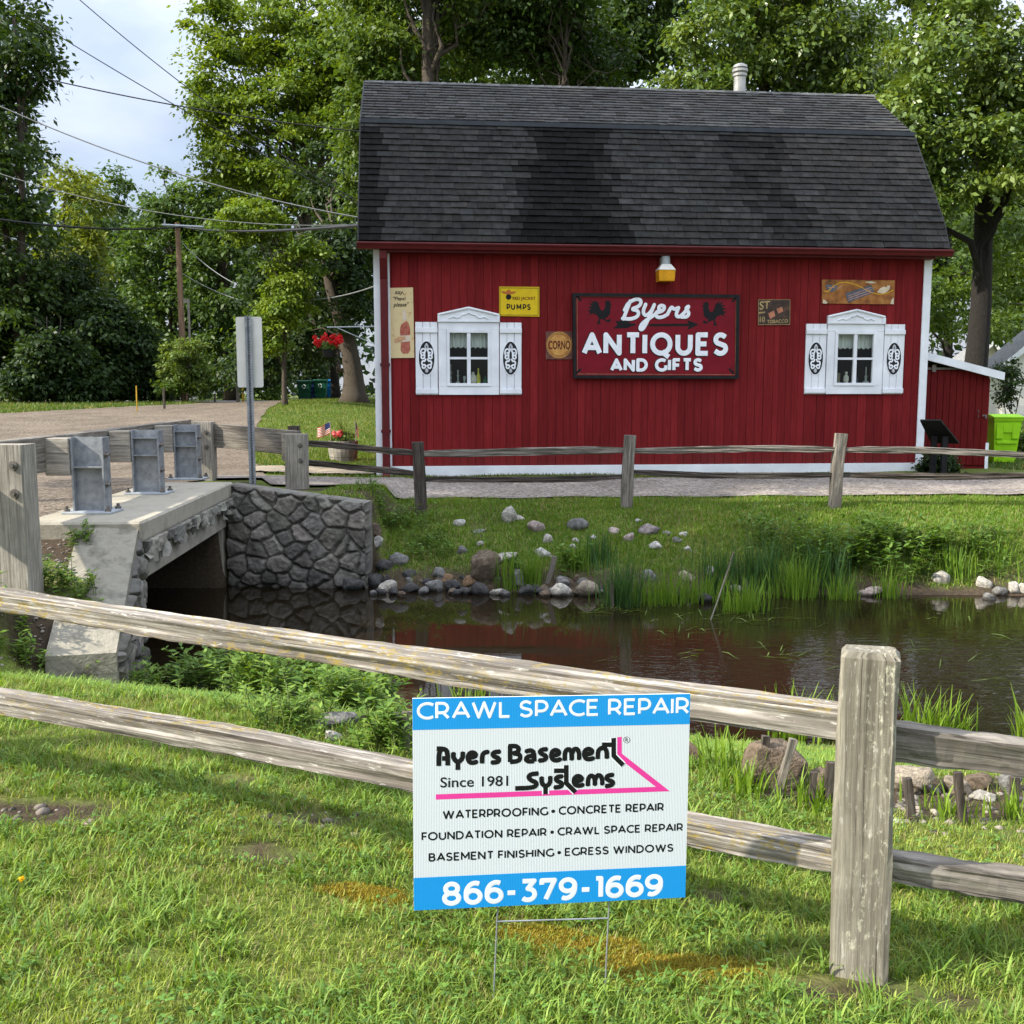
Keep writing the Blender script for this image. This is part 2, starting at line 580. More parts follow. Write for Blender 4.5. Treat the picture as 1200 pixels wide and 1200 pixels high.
WHITE = mat_noise('white_paint', (.62, .64, .67), (.80, .82, .85), 2.2, .5, bmp=.08, bscale=40, spec=.4)
RED_TRIM = mat_noise('red_trim_paint', (.075, .008, .009), (.11, .012, .013), 5, .5, bmp=.05, spec=.2)
BLACK = mat_noise('black_paint', (.006, .006, .007), (.014, .014, .015), 8, .6, bmp=.1, spec=.2)
LETTER_WHITE = mat_noise('sign_white', (.72, .74, .78), (.84, .86, .90), 9, .5, bmp=0)
DARK_INSIDE = mat_noise('dark_interior', (.015, .018, .015), (.03, .03, .028), 2, .9, bmp=0)
GALV = mat_noise('galvanised_steel', (.17, .185, .20), (.32, .335, .35), 14, .45, metal=.4, bmp=.15, bscale=60)
GALV_PLATE = mat_noise('galvanised_plate', (.30, .33, .36), (.42, .45, .47), 10, .5, metal=.3, bmp=.15)
BOLT = mat_noise('bolt_steel', (.10, .09, .08), (.22, .20, .18), 30, .5, metal=.7, bmp=.2)
BARK = mat_noise('bark', (.030, .023, .018), (.105, .082, .060), 9, .95, stretch=(6, 6, 1.0), bmp=1.0, bscale=12, bdist=.05)
BARK_DARK = mat_noise('dark_bark', (.006, .005, .0045), (.024, .019, .015), 9, .95, stretch=(5, 5, .8), bmp=1.0, bscale=12, bdist=.05)
LEAF = mat_leaf('leaves')
LEAF_GLOSSY = mat_leaf('glossy_leaves', .32, .32, spec=.5)
HERB = mat_leaf('herb_leaves', .35, .5)
GRASS = mat_leaf('grass_blades', .38, .55, (1.2, 1.15, .4))
ROCK = mat_col('field_stone', .9, .45, 7, .7, 26, spec=.15, bdist=.02)
STONE = mat_col('rubble_stone', .85, .3, 9, .6, 40, bdist=.012)
WOOD_GREY = mat_wood('weathered_grey_wood', (.04, .034, .028), (.165, .145, .12), (.33, .30, .255))
WOOD_LICHEN = mat_wood('lichen_rail_wood', (.050, .042, .035), (.195, .172, .145), (.52, .485, .43), (.24, .18, .045), crust=.9, lich_amt=.565)
WOOD_POST = mat_wood('fence_post_wood', (.065, .056, .042), (.175, .160, .125), (.275, .255, .205), (.40, .39, .30), crust=.5, lich_amt=.60)
WOOD_PALE = mat_wood('pale_treated_wood', (.10, .085, .065), (.28, .255, .215), (.42, .39, .335))
WOOD_DARK = mat_wood('dark_old_wood', (.02, .016, .013), (.065, .052, .042), (.15, .13, .11))
CONCRETE_OLD = mat_noise('stained_concrete', (.085, .078, .062), (.245, .228, .185), 5.5, .95, bmp=.7, bscale=28, c3=(.185, .17, .135), lo=.25, hi=.72, spec=.1, bdist=.02)
CONCRETE = mat_noise('concrete', (.18, .162, .128), (.31, .285, .23), 3.5, .9, bmp=.45, bscale=40, c3=(.26, .238, .19), lo=.25, hi=.75, spec=.15)
# ================================================================ GROUND
def axis(lo, hi, fine_lo, fine_hi, step, grow=1.22):
    a = list(np.arange(fine_lo, fine_hi + 1e-6, step))
    s = step; v = fine_hi
    while v < hi:
        s = min(s * grow, 25); v += s; a.append(v)
    s = step; v = fine_lo
    while v > lo:
        s = min(s * grow, 25); v -= s; a.insert(0, v)
    return np.array(a)

XS = axis(-420, 420, -6.5, 11.5, 0.09)
YS = axis(-60, 700, 0.2, 19.5, 0.09)

def vnoise(x, y, s, seed=0):
    """cheap smooth value noise 0..1"""
    x = np.asarray(x, float) * s + seed * 13.7; y = np.asarray(y, float) * s + seed * 7.3
    xi = np.floor(x); yi = np.floor(y); fx = x - xi; fy = y - yi
    fx = fx * fx * (3 - 2 * fx); fy = fy * fy * (3 - 2 * fy)
    def h(a, b):
        q = np.sin(a * 127.1 + b * 311.7 + seed * 74.7) * 43758.5453
        return q - np.floor(q)
    return (h(xi, yi) * (1 - fx) + h(xi + 1, yi) * fx) * (1 - fy) + (h(xi, yi + 1) * (1 - fx) + h(xi + 1, yi + 1) * fx) * fy

def fbm(x, y, s, seed=0, o=4):
    r = 0; a = .5; t = 0
    for i in range(o):
        r = r + a * vnoise(x, y, s * 2 ** i, seed + i * 3); t += a; a *= .55
    return r / t

# bare-soil and moss patches of the near lawn: photo measurements turned into ground spots
BARE = [(hit(*q[:2]), q[2], q[3]) for q in [(40, 950, .34, .12), (365, 962, .16, .07), (280, 915, .12, .05), (1015, 1160, .22, .06), (1130, 1185, .16, .05),
                                            (310, 1000, .14, .06), (840, 1050, .1, .04), (170, 1120, .1, .04), (1110, 935, .5, .33), (960, 935, .3, .12), (60, 760, .5, .35), (250, 870, .25, .12)]]
MOSS = [(hit(*q[:2]), q[2], q[3]) for q in [(425, 1048, .15, .05), (625, 1100, .18, .06), (780, 1135, .30, .07), (690, 1115, .2, .05), (600, 1010, .5, .06)]]

def spots(x, y, lst):
    r = np.full_like(np.asarray(x, float), -2.0)
    for q, a, b in lst:
        d = ((x - q.x) / a) ** 2 + ((y - q.y) / b) ** 2
        r = np.maximum(r, 1 - d)
    w = fbm(x, y, 9, 5) - .5
    return np.clip((r + w * 1.6) * 2.0 + .1, 0, 1)

def bankdirt(x, y):
    """bare wet soil beside the water"""
    yn, yf = yn_of(x), yf_of(x)
    w = fbm(x, y, 3.0, 8) - .5
    a = sst(1.15, .35, (yn - y) + w * 1.3) * sst(-1, 0, x) * .9
    b = sst(.50, .15, (y - yf) + w * .5)
    up = sst(-.9, -2.2, x) * .0
    c = sst(.45, .62, fbm(x, y, 1.6, 12)) * sst(.2, .6, y - yf) * sst(2.8, 1.6, y - yf) * sst(.2, -1.2, x)
    mid = .5 * (yn + yf)
    a = np.where(y < mid, a, 0); b = np.where(y >= mid, b, 0)
    inside = (y > yn) & (y < yf)
    return np.where(inside, 1.0, np.maximum(np.maximum(a, b), c))

gx, gy = np.meshgrid(XS, YS)
gx = gx.ravel(); gy = gy.ravel()
gz = T(gx, gy)
soil = np.array([.050, .037, .025]); green = np.array([.085, .115, .022]); dry = np.array([.16, .145, .05]); mossc = np.array([.20, .16, .02])
k1 = fbm(gx, gy, .8, 1)[:, None]; k2 = fbm(gx, gy, 5.0, 2)[:, None]
col = green * (.75 + .5 * k1)
col = col * (1 - .45 * sst(.50, .70, k2)) + dry * .45 * sst(.50, .70, k2)
bd = np.clip(np.maximum(spots(gx, gy, BARE), bankdirt(gx, gy)), 0, 1)[:, None]
col = col * (1 - bd) + soil * (.8 + .5 * k2) * bd
ms = spots(gx, gy, MOSS)[:, None]
col = col * (1 - ms) + mossc * (.7 + .6 * k2) * ms
under = ((gz < WATER_Z - .02))[:, None]
col = np.where(under, np.array([.030, .024, .014]), col)
nx, ny = len(XS), len(YS)
ii, jj = np.meshgrid(np.arange(nx - 1), np.arange(ny - 1))
a = (jj * nx + ii).ravel()
F = np.stack([a, a + 1, a + 1 + nx, a + nx], 1)
M_GROUND = mat_col('lawn_soil', .95, .35, 25, .6, 60, spec=.1, kind='Object', bdist=.02)
ground = np_mesh('ground', np.stack([gx, gy, gz], 1), F, M_GROUND, col=col, smooth=True)
kind(ground, 'structure')

def sheet(name, left, right, nu, nv, dz, mat, zfun=None):
    """a strip of paving between two edge lines, lying on the ground"""
    left = np.array(left, float); right = np.array(right, float)
    t = np.linspace(0, 1, len(left)); t2 = np.linspace(0, 1, len(right)); s = np.linspace(0, 1, nv)
    l = np.stack([np.interp(s, t, left[:, 0]), np.interp(s, t, left[:, 1])], 1)
    r = np.stack([np.interp(s, t2, right[:, 0]), np.interp(s, t2, right[:, 1])], 1)
    w = np.linspace(0, 1, nu)
    ex = (fbm(s * 40, s * 0, 1.0, 3) - .5) * .35
    l[:, 0] += ex * .6; r[:, 0] -= ex * .6; l[:, 1] += ex * .3; r[:, 1] -= ex * .5
    pts = l[:, None, :] * (1 - w)[None, :, None] + r[:, None, :] * w[None, :, None]
    x, y = pts[..., 0].ravel(), pts[..., 1].ravel()
    z = (zfun or T)(x, y) + dz
    ii, jj = np.meshgrid(np.arange(nu - 1), np.arange(nv - 1))
    a = (jj * nu + ii).ravel()
    o = np_mesh(name, np.stack([x, y, z], 1), np.stack([a, a + 1, a + 1 + nu, a + nu], 1), mat, smooth=True)
    return kind(o, 'structure')

def gravel_mat(name, c1, c2, c3):
    m, nt, b = nodes_of(name)
    v = coord(nt, 'Object')
    vo = nt.nodes.new('ShaderNodeTexVoronoi'); vo.inputs['Scale'].default_value = 26
    nt.links.new(v, vo.inputs['Vector'])
    sep = nt.nodes.new('ShaderNodeSeparateColor'); nt.links.new(vo.outputs['Color'], sep.inputs['Color'])
    cc = ramp(nt, sep.outputs['Red'], [(.05, c1), (.5, c2), (.95, c3)])
    f = noise(nt, v, .8, 6)
    cc = mix(nt, 1.0, cc, ramp(nt, f, [(.3, .7), (.7, 1.15)]), 'MULTIPLY')
    nt.links.new(cc, b.inputs['Base Color']); b.inputs['Roughness'].default_value = .95
    b.inputs['Specular IOR Level'].default_value = .15
    bump(nt, b, vo.outputs['Distance'], .7, .02)
    return m
M_GRAVEL = gravel_mat('pink_brown_gravel', (.070, .055, .040), (.135, .107, .080), (.21, .175, .138))
M_PATH = gravel_mat('grey_gravel', (.125, .105, .088), (.215, .185, .158), (.31, .275, .24))
M_FAR_ROAD = mat_noise('far_asphalt', (.20, .19, .18), (.30, .28, .26), 3, .9, bmp=.2)
M_WALK = mat_noise('walk_concrete', (.20, .165, .115), (.30, .25, .185), 3, .9, bmp=.2)

def road_z(x, y):
    z = T(x, y)
    d = .10
    on = (y > 9.2) & (y < 13.6)
    z2 = np.where(on, d, z)
    near = (y <= 9.2)
    return np.where(near, np.maximum(z, .10 - .03 * (9.2 - y)), z2)
sheet('gravel_road',
      [(-11, -6), (-11, 9), (-11.5, 15), (-14, 22), (-22, 34), (-24, 40), (-20.5, 43), (-18, 48), (-16.4, 52), (-17, 60)],
      [(-5.0, -6), (-4.7, 9.2), (-4.75, 15), (-4.4, 18.5), (-6.4, 25), (-8.2, 33), (-9.6, 40), (-11.0, 50), (-11.0, 60)], 60, 260, .022, M_GRAVEL, road_z)
sheet('gravel_path', [(-6, 18.4), (-2, 18.35), (4, 18.5), (10, 18.9), (22, 20)], [(-6, 15.9), (-2, 15.75), (4, 15.95), (10, 16.3), (22, 17)], 40, 200, .040, M_PATH)
sheet('far_road', [(-60, 66), (-10, 66), (30, 67)], [(-60, 60.5), (-10, 60), (30, 61)], 20, 120, .05, M_FAR_ROAD)
sheet('front_walkway', [(-5.2, 20.6), (-4.2, 20.6), (-2.5, 20.6)], [(-5.0, 19.2), (-4.0, 19.15), (-2.5, 19.15)], 20, 40, .052, M_WALK)

# ---------------------------------------------------------------- creek water
m, nt, b = nodes_of('creek_water')
b.inputs['Base Color'].default_value = (.010, .007, .0035, 1)
b.inputs['Roughness'].default_value = .025
b.inputs['IOR'].default_value = 1.33
b.inputs['Specular IOR Level'].default_value = .75
v = coord(nt, 'Object', (1.0, 2.2, 1))
f1 = noise(nt, v, 5.5, 3, .5, .4)
v2 = coord(nt, 'Object', (.25, .35, 1), (1.2, 0, 0))
f2 = noise(nt, v2, 1.0, 2)
sx = nt.nodes.new('ShaderNodeSeparateXYZ'); nt.links.new(coord(nt, 'Object'), sx.inputs['Vector'])
mr = nt.nodes.new('ShaderNodeMapRange'); mr.inputs['From Min'].default_value = .2; mr.inputs['From Max'].default_value = 4.2
mr.inputs['To Min'].default_value = .04; mr.inputs['To Max'].default_value = 1
nt.links.new(sx.outputs['X'], mr.inputs['Value'])
my = nt.nodes.new('ShaderNodeMapRange'); my.inputs['From Min'].default_value = 11.2; my.inputs['From Max'].default_value = 9.2
my.inputs['To Min'].default_value = .15; my.inputs['To Max'].default_value = 1
nt.links.new(sx.outputs['Y'], my.inputs['Value'])
am = nt.nodes.new('ShaderNodeMath'); am.operation = 'MULTIPLY'
nt.links.new(mr.outputs['Result'], am.inputs[0]); nt.links.new(my.outputs['Result'], am.inputs[1])
bn = nt.nodes.new('ShaderNodeBump'); bn.inputs['Distance'].default_value = .02
am2 = nt.nodes.new('ShaderNodeMath'); am2.operation = 'MULTIPLY'; am2.inputs[1].default_value = .55
nt.links.new(am.outputs['Value'], am2.inputs[0]); nt.links.new(am2.outputs['Value'], bn.inputs['Strength'])
nt.links.new(f1, bn.inputs['Height']); nt.links.new(bn.outputs['Normal'], b.inputs['Normal'])
WATER = m
wx = np.linspace(-12, 60, 60); wy = np.linspace(5.6, 14.2, 30)
qx, qy = np.meshgrid(wx, wy)
ii, jj = np.meshgrid(np.arange(59), np.arange(29)); a = (jj * 60 + ii).ravel()
water = np_mesh('creek_water', np.stack([qx.ravel(), qy.ravel(), np.full(qx.size, WATER_Z)], 1), np.stack([a, a + 1, a + 61, a + 60], 1), WATER)
kind(water, 'structure')

# ================================================================ BRIDGE
bridge = thing('bridge', 'low concrete creek bridge with rubble stone faced wing walls', 'bridge', (-4.0, 11.4, 0.1))
A0 = Vector((-3.42, 9.30, 0)); A1 = Vector((-3.72, 13.42, 0))
bd_ = (A1 - A0).normalized(); bn_ = Vector((bd_.y, -bd_.x, 0))      # towards the creek side (+x)
MBR = Matrix(((bd_.x, bn_.x, 0, A0.x), (bd_.y, bn_.y, 0, A0.y), (0, 0, 1, 0), (0, 0, 0, 1)))
LB = (A1 - A0).length
mb = MB(MBR)
mb.box((LB / 2, -.50, .135), (LB + .10, 1.08, .19), bev=.02)
mb.b2((-.03, -.10, .035), (LB + .03, .035, .12), bev=.01)
mb.build('kerb', CONCRETE, bridge)
mb = MB(); mb.b2((-11.2, 9.15, -.32), (-4.45, 13.6, .09))
mb.build('deck', CONCRETE, bridge)
mb = MB(MBR); mb.b2((.02, -.36, -.36), (LB - .02, -.05, .03), bev=.01)
mb.build('edge_beam', CONCRETE, bridge)
mb = MB(); mb.b2((-11.2, 13.28, -1.9), (-3.80, 13.7, -.33)); mb.b2((-11.2, 8.95, -1.9), (-3.52, 9.42, -.33))
mb.build('abutment', CONCRETE, bridge)

def stone_face(name, p0, p1, zt, zb, cell, parent, depth=.06, aspect=1.0, step=.012, seed=1, thick=.35, jag=0.0, tone=(.14, .13, .112)):
    """rubble masonry: rounded stones standing proud of recessed joints. p0->p1 runs left to right as seen from the face side"""
    r = np.random.default_rng(seed)
    p0 = np.array(p0); p1 = np.array(p1)
    Ln = np.linalg.norm(p1 - p0); t = (p1 - p0) / Ln; nrm = np.array([t[1], -t[0]])
    H = max(zt) - zb
    nu, nv = int(Ln / step) + 1, int(H / step) + 1
    u, w = np.meshgrid(np.linspace(0, Ln, nu), np.linspace(0, 1, nv))
    topz = zt[0] + (zt[1] - zt[0]) * u / Ln
    z = zb + (topz - zb) * w
    S = []
    y = zb - cell
    row = 0
    while y < max(zt) + cell:
        x = -cell * r.uniform(.3, 1.3)
        while x < Ln + cell * 1.5:
            S.append((x + r.uniform(-.30, .30) * cell, y + r.uniform(-.33, .33) * cell * aspect)); x += cell * r.uniform(.75, 1.5)
        y += cell * aspect * .85; row += 1
    S = np.array(S); k = len(S)
    big = r.uniform(0, .03, k)
    uw = u + .03 * (fbm(u, z, 9, seed) - .5) * 2; zw = z + .03 * (fbm(u, z, 9, seed + 5) - .5) * 2
    d = np.sqrt((uw.ravel()[:, None] - S[None, :, 0]) ** 2 + ((zw.ravel()[:, None] - S[None, :, 1]) / aspect) ** 2) - big[None, :]
    o = np.argpartition(d, 2, axis=1)[:, :2]
    dd = np.take_along_axis(d, o, 1)
    sw = dd[:, 0] > dd[:, 1]
    i1 = np.where(sw, o[:, 1], o[:, 0]); i2 = np.where(sw, o[:, 0], o[:, 1])
    e = np.abs(dd[:, 0] - dd[:, 1]) / 2
    tilt = ((uw.ravel() - S[i1, 0]) * r.uniform(-.12, .12, k)[i1] + (zw.ravel() - S[i1, 1]) * r.uniform(-.12, .12, k)[i1])
    h = depth * sst(.002, .030, e) * (.75 + .5 * r.uniform(0, 1, k)[i1]) + tilt * sst(.01, .04, e) + .040 * (fbm(u, z, 6, seed + 2).ravel() - .5) + .030 * (fbm(u, z, 18, seed + 4).ravel() - .5) + .016 * (fbm(u, z, 25, seed + 3).ravel() - .5)
    x3 = p0[0] + t[0] * u.ravel() + nrm[0] * h; y3 = p0[1] + t[1] * u.ravel() + nrm[1] * h
    z3 = z.ravel().copy()
    if jag > 0:
        low = (1 - w.ravel()) ** 2
        z3 += low * jag * (r.uniform(-.3, 1, k)[i1])
    tone = np.array(tone)
    cs = r.uniform(.6, 1.35, k)[i1][:, None] * (1 + (r.uniform(-.03, .03, (k, 3)))[i1]) * tone
    cs = cs * (.75 + .5 * fbm(u, z, 14, seed + 9).ravel()[:, None])
    joint = (sst(.009, .003, e))[:, None]
    cs = cs * (1 - joint) + np.array([.062, .056, .047]) * joint
    wet = sst(-.75, -1.10, z3)[:, None]
    cs = cs * (1 - .5 * wet)
    V = np.stack([x3, y3, z3], 1)
    ii, jj = np.meshgrid(np.arange(nu - 1), np.arange(nv - 1)); a = (jj * nu + ii).ravel()
    F = [np.stack([a, a + 1, a + 1 + nu, a + nu], 1)]
    # body behind the face
    n0 = len(V)
    q0 = p0 - nrm * thick; q1 = p1 - nrm * thick
    top_i = (nv - 1) * nu + np.arange(nu)
    tb = np.stack([q0[0] + t[0] * u[0], q0[1] + t[1] * u[0], topz[0]], 1)
    left_i = np.arange(nv) * nu; right_i = left_i + nu - 1
    lb_ = np.stack([np.full(nv, q0[0]), np.full(nv, q0[1]), z[:, 0]], 1)
    rb_ = np.stack([np.full(nv, q1[0]), np.full(nv, q1[1]), z[:, -1]], 1)
    V = np.concatenate([V, tb, lb_, rb_])
    cs = np.concatenate([cs, np.tile(tone * 1.0, (nu + 2 * nv, 1))])
    k = np.arange(nu - 1); F.append(np.stack([top_i[k], top_i[k + 1], n0 + k + 1, n0 + k], 1))
    k = np.arange(nv - 1); l0 = n0 + nu; F.append(np.stack([left_i[k + 1], left_i[k], l0 + k, l0 + k + 1], 1))
    r0 = l0 + nv; F.append(np.stack([right_i[k], right_i[k + 1], r0 + k + 1, r0 + k], 1))
    return np_mesh(name, V, np.concatenate(F), STONE, col=cs, parent=parent, gr=V)

stone_face('wing_wall', (-3.74, 13.38), (-1.90, 13.16), (.20, -.02), -1.75, .255, bridge, .046, .9, .011, 3, tone=(.145, .134, .115))
nw0 = np.array([-3.10, 7.80]); nw1 = np.array([-3.44, 9.28])
stone_face('wing_wall', nw0, nw1, (-.64, .10), -1.7, .24, bridge, .08, 1.1, .014, 5, thick=.10)
stone_face('stone_fascia', (A0.x + .02, A0.y + .05), (A1.x + .02, A1.y - .02), (.035, .035), -.17, .20, bridge, .05, 2.2, .012, 9, thick=.1, jag=.13, tone=(.19, .18, .152))
# sloping concrete cap of the near wing wall
mb = MB()
e0 = Vector((nw0[0] + .035, nw0[1] - .05, -.60)); e1 = Vector((nw1[0] + .02, nw1[1] + .02, .185))
lft = Vector((-.50, -.12, 0))
prof = [e0, e1, e1 + lft, e0 + lft]
mb.add([*prof, *[p - Vector((0, 0, .16)) for p in prof]], [(0, 1, 2, 3), (7, 6, 5, 4), (0, 4, 5, 1), (1, 5, 6, 2), (2, 6, 7, 3), (3, 7, 4, 0)])
f0 = [e0 + Vector((-.005, .002, -.16)), e0 + lft + Vector((.005, .002, -.16))]
mb.add([f0[0], f0[1], f0[1] + Vector((0, 0, -.75)), f0[0] + Vector((-.03, 0, -.75)), *[q + Vector((.0, .25, 0)) for q in (f0[0], f0[1], f0[1] + Vector((0, 0, -.75)), f0[0] + Vector((-.03, 0, -.75)))]],
       [(0, 1, 2, 3), (0, 3, 7, 4), (1, 5, 6, 2), (4, 7, 6, 5), (0, 4, 5, 1)])
mb.build('wing_wall_cap', CONCRETE_OLD, bridge)

# ================================================================ GUARDRAIL
gr_ = thing('guardrail', 'heavy timber guardrail on steel and wooden posts along the bridge', 'guardrail', (-4.3, 10, .2))
steel = [(P(109, 600, 10.0).x, 10.0), (P(175, 578, 11.9).x, 11.9), (P(221, 562, 13.9).x, 13.9)]
def steel_post(x, y):
    z0, z1 = .232, .972
    mb = MB()
    mb.b2((x - .150, y - .008, z0 + .02), (x + .150, y + .008, z1))
    for s in (-1, 1):
        mb.b2((x + s * .150 - .010, y - .085, z0 + .02), (x + s * .150 + .010, y + .085, z1), bev=.003)
    for zz in (z0 + .44, z1 - .10):
        if zz > z0 + .5 and abs(x - steel[0][0]) < .01: continue
        mb.b2((x - .140, y - .075, zz), (x + .140, y - .008, zz + .014))
    po = mb.build('steel_post', GALV, gr_)
    mb = MB(); mb.b2((x - .24, y - .17, z0 - .002), (x + .24, y + .17, z0 + .022), bev=.004)
    mb.build('base_plate', GALV_PLATE, po)
    for sx in (-1, 1):
        for sy in (-1, 1):
            mb = MB()
            mb.tube([(x + sx * .20, y + sy * .13, z0 + .02), (x + sx * .20, y + sy * .13, z0 + .045)], .030, 6)
            mb.tube([(x + sx * .20, y + sy * .13, z0 + .0452), (x + sx * .20, y + sy * .13, z0 + .075)], .017, 8)
            mb.build('bolt', BOLT, po)
    for zz in (z1 - .17, z1 - .46):
        mb = MB()
        mb.tube([(x + .155, y - .04, zz), (x + .175, y - .04, zz)], .034, 6)
        mb.tube([(x + .1752, y - .04, zz), (x + .20, y - .04, zz)], .018, 8)
        mb.build('bolt', BOLT, po)
for (x, y) in steel: steel_post(x, y)
wood = [(P(21, 690, 8.1).x, 8.1, -.10, .30, .995, .0), (P(241, 562, 15.8).x, 15.8, -.02, .30, .955, 0), (P(349, 578, 15.0).x, 15.0, -.15, .30, .80, 0)]
for (x, y, zb, w, zt, _) in wood:
    mb = MB(); mb.beam((x, y, zb - .3), (x, y, zt), w, .25, 10, .0028, up=Vector((0, 1, 0)), bev=.06)
    po = mb.build('wood_post', WOOD_PALE, gr_)
    for dx in ((-.06, .07) if y > 15.5 else (.08,)):
        for zz in (zt - .16, zt - .38):
            mb = MB()
            mb.tube([(x + dx, y - .125, zz), (x + dx, y - .140, zz)], .036, 10)
            mb.tube([(x + dx, y - .1402, zz), (x + dx, y - .165, zz)], .016, 8)
            mb.build('bolt', BOLT, po)
# block-outs and rails
for (x, y) in steel + [(wood[0][0], 8.1)]:
    mb = MB(); mb.b2((x - .40, y - .11, .60), (x - .165, y + .10, .962), bev=.006)
    mb.build('block', WOOD_PALE, gr_)
rx = lambda q: q[0] - .48
mb = MB(); mb.beam((steel[0][0] - .32, 4.6, .80), (rx(steel[0]), 10.4, .805), .155, .34, 22, .003, up=Vector((0, 0, 1)), bev=.05)
mb.build('rail', WOOD_GREY, gr_)
mb = MB(); mb.beam((rx(steel[0]) - .002, 10.41, .805), (wood[1][0] - .42, 16.3, .80), .155, .34, 22, .003, bev=.05)
mb.build('rail', WOOD_GREY, gr_)
mb = MB(); mb.beam((wood[1][0] - .10, 15.98, .755), (wood[2][0] - .02, 15.25, .655), .12, .36, 12, .003, bev=.05)
mb.build('rail', WOOD_GREY, gr_)
mb = MB(); mb.b2((wood[2][0] - .25, 15.13, .40), (wood[2][0] - .155, 15.185, .80), bev=.004)
mb.build('block', WOOD_PALE, gr_)

# ================================================================ ROAD SIGN seen from behind
sp = P(297, 570, 13.95)
rs = thing('road_sign', 'narrow pale traffic sign seen from behind on a steel channel post', 'road sign', (sp.x, 13.95, .05))
mb = MB()
x, y = sp.x, 13.95
mb.b2((x - .014, y - .002, -.1), (x + .014, y + .004, 2.42))
for s in (-1, 1):
    mb.b2((x + s * .020 - .006, y - .034, -.1), (x + s * .020 + .006, y + .002, 2.42))
    mb.b2((x + s * .036 - .010, y - .038, -.1), (x + s * .036 + .010, y - .034, 2.42))
pst = mb.build('post', GALV, rs)
mb = MB()
for k in range(62):
    mb.tube([(x, y - .0035, .12 + k * .037), (x, y - .0015, .12 + k * .037)], .0075, 6)
mb.build('punched_holes', BLACK, pst)
mb = MB()
poly = []
for (cx, cz, a0) in ((.145, .44, 0), (-.145, .44, 90), (-.145, -.44, 180), (.145, -.44, 270)):
    for k in range(5):
        w = R(a0 + k * 22.5); poly.append((x + .0 + cx + .03 * math.cos(w), 1.94 + cz + .03 * math.sin(w)))
mb.prism(poly, y + .006, y + .010)
mb.build('sign_panel', mat_noise('sign_back_aluminium', (.52, .51, .46), (.62, .61, .57), 4, .45, bmp=.03, metal=.1), rs)

# ================================================================ BARN
BA = P(452, 556.5, 19.2); BB = P(1077, 552.5, 20.2)
BZ = -.16
BA.z = BZ; BB.z = BZ
bU = (BB - BA).normalized(); bV = Vector((-bU.y, bU.x, 0))
BL = (BB - BA).length
MBN = Matrix(((bU.x, bV.x, 0, BA.x), (bU.y, bV.y, 0, BA.y), (0, 0, 1, BZ), (0, 0, 0, 1)))

def W(px, py, d=0.0):
    """photo point -> (u, z) on the barn's front wall plane (pushed back by d)"""
    r = ray(px, py); o = BA + bV * d
    t = (o - EYEV).dot(bV) / r.dot(bV)
    q = EYEV + r * t - o
    return q.dot(bU), q.z

def WD(px, py, zz):
    """photo point at height zz (barn z) -> (u, d)"""
    r = ray(px, py); t = (zz + BZ - EYE) / r.z
    q = EYEV + r * t - BA
    return q.dot(bU), q.dot(bV)

barn = thing('barn', 'red board sided gambrel roof barn with white shuttered windows across the creek', 'barn', BA + bU * BL / 2)
WT = W(700, 290)[1]
win = []
for (px0, py0, px1, py1) in ((525, 388.8, 573.3, 450.5), (979, 391, 1022.5, 449.5)):
    u0, z1 = W(px0, py0); u1, z0 = W(px1, py1)
    win.append(((u0 + u1) / 2, (z0 + z1) / 2))
ww, wh = .80, 1.02
# board siding
m, nt, b = nodes_of('red_board_siding')
v = coord(nt, 'gr')
sx = nt.nodes.new('ShaderNodeSeparateXYZ'); nt.links.new(v, sx.inputs['Vector'])
wn = nt.nodes.new('ShaderNodeTexNoise'); wn.noise_dimensions = '1D'; wn.inputs['Scale'].default_value = 1.7
nt.links.new(sx.outputs['X'], wn.inputs['W'])
def math_(nt, op, a, bb):
    n = nt.nodes.new('ShaderNodeMath'); n.operation = op
    for i, q in enumerate((a, bb)):
        if hasattr(q, 'links'): nt.links.new(q, n.inputs[i])
        elif q is not None: n.inputs[i].default_value = q
    return n.outputs['Value']
us = math_(nt, 'ADD', sx.outputs['X'], math_(nt, 'MULTIPLY', wn.outputs['Fac'], .22))
q = math_(nt, 'DIVIDE', us, .150)
fr = math_(nt, 'FRACT', q, None); fl = math_(nt, 'FLOOR', q, None)
wv = nt.nodes.new('ShaderNodeTexWhiteNoise'); wv.noise_dimensions = '1D'; nt.links.new(fl, wv.inputs['W'])
v2 = coord(nt, 'gr', (14, 14, 1.1))
f = noise(nt, v2, 1.6, 7, .65, .8)
v3 = coord(nt, 'gr', (10, 10, 5))
kn = noise(nt, v3, 1.7, 3, .6)
base = ramp(nt, f, [(.3, (.142, .0115, .0132)), (.55, (.176, .0155, .0170)), (.75, (.21, .0205, .0220))])
base = mix(nt, 1.0, base, ramp(nt, wv.outputs['Value'], [(0, .80), (1, 1.15)]), 'MULTIPLY')
wx_ = noise(nt, coord(nt, 'gr', (1.2, 1, .5)), 1.4, 5, .6)
base = mix(nt, 1.0, base, ramp(nt, wx_, [(.3, .86), (.7, 1.14)]), 'MULTIPLY')
splash = math_(nt, 'ADD', sx.outputs['Z'], math_(nt, 'MULTIPLY', wx_, .9))
base = mix(nt, ramp(nt, splash, [(.45, .28), (1.0, 0)]), base, (.15, .055, .045))
base = mix(nt, ramp(nt, kn, [(.66, 0), (.74, .45)]), base, (.075, .010, .010))
groove = ramp(nt, fr, [(.0, 0), (.035, 1), (.955, 1), (.99, 0)])
base = mix(nt, groove, (.05, .006, .007), base)
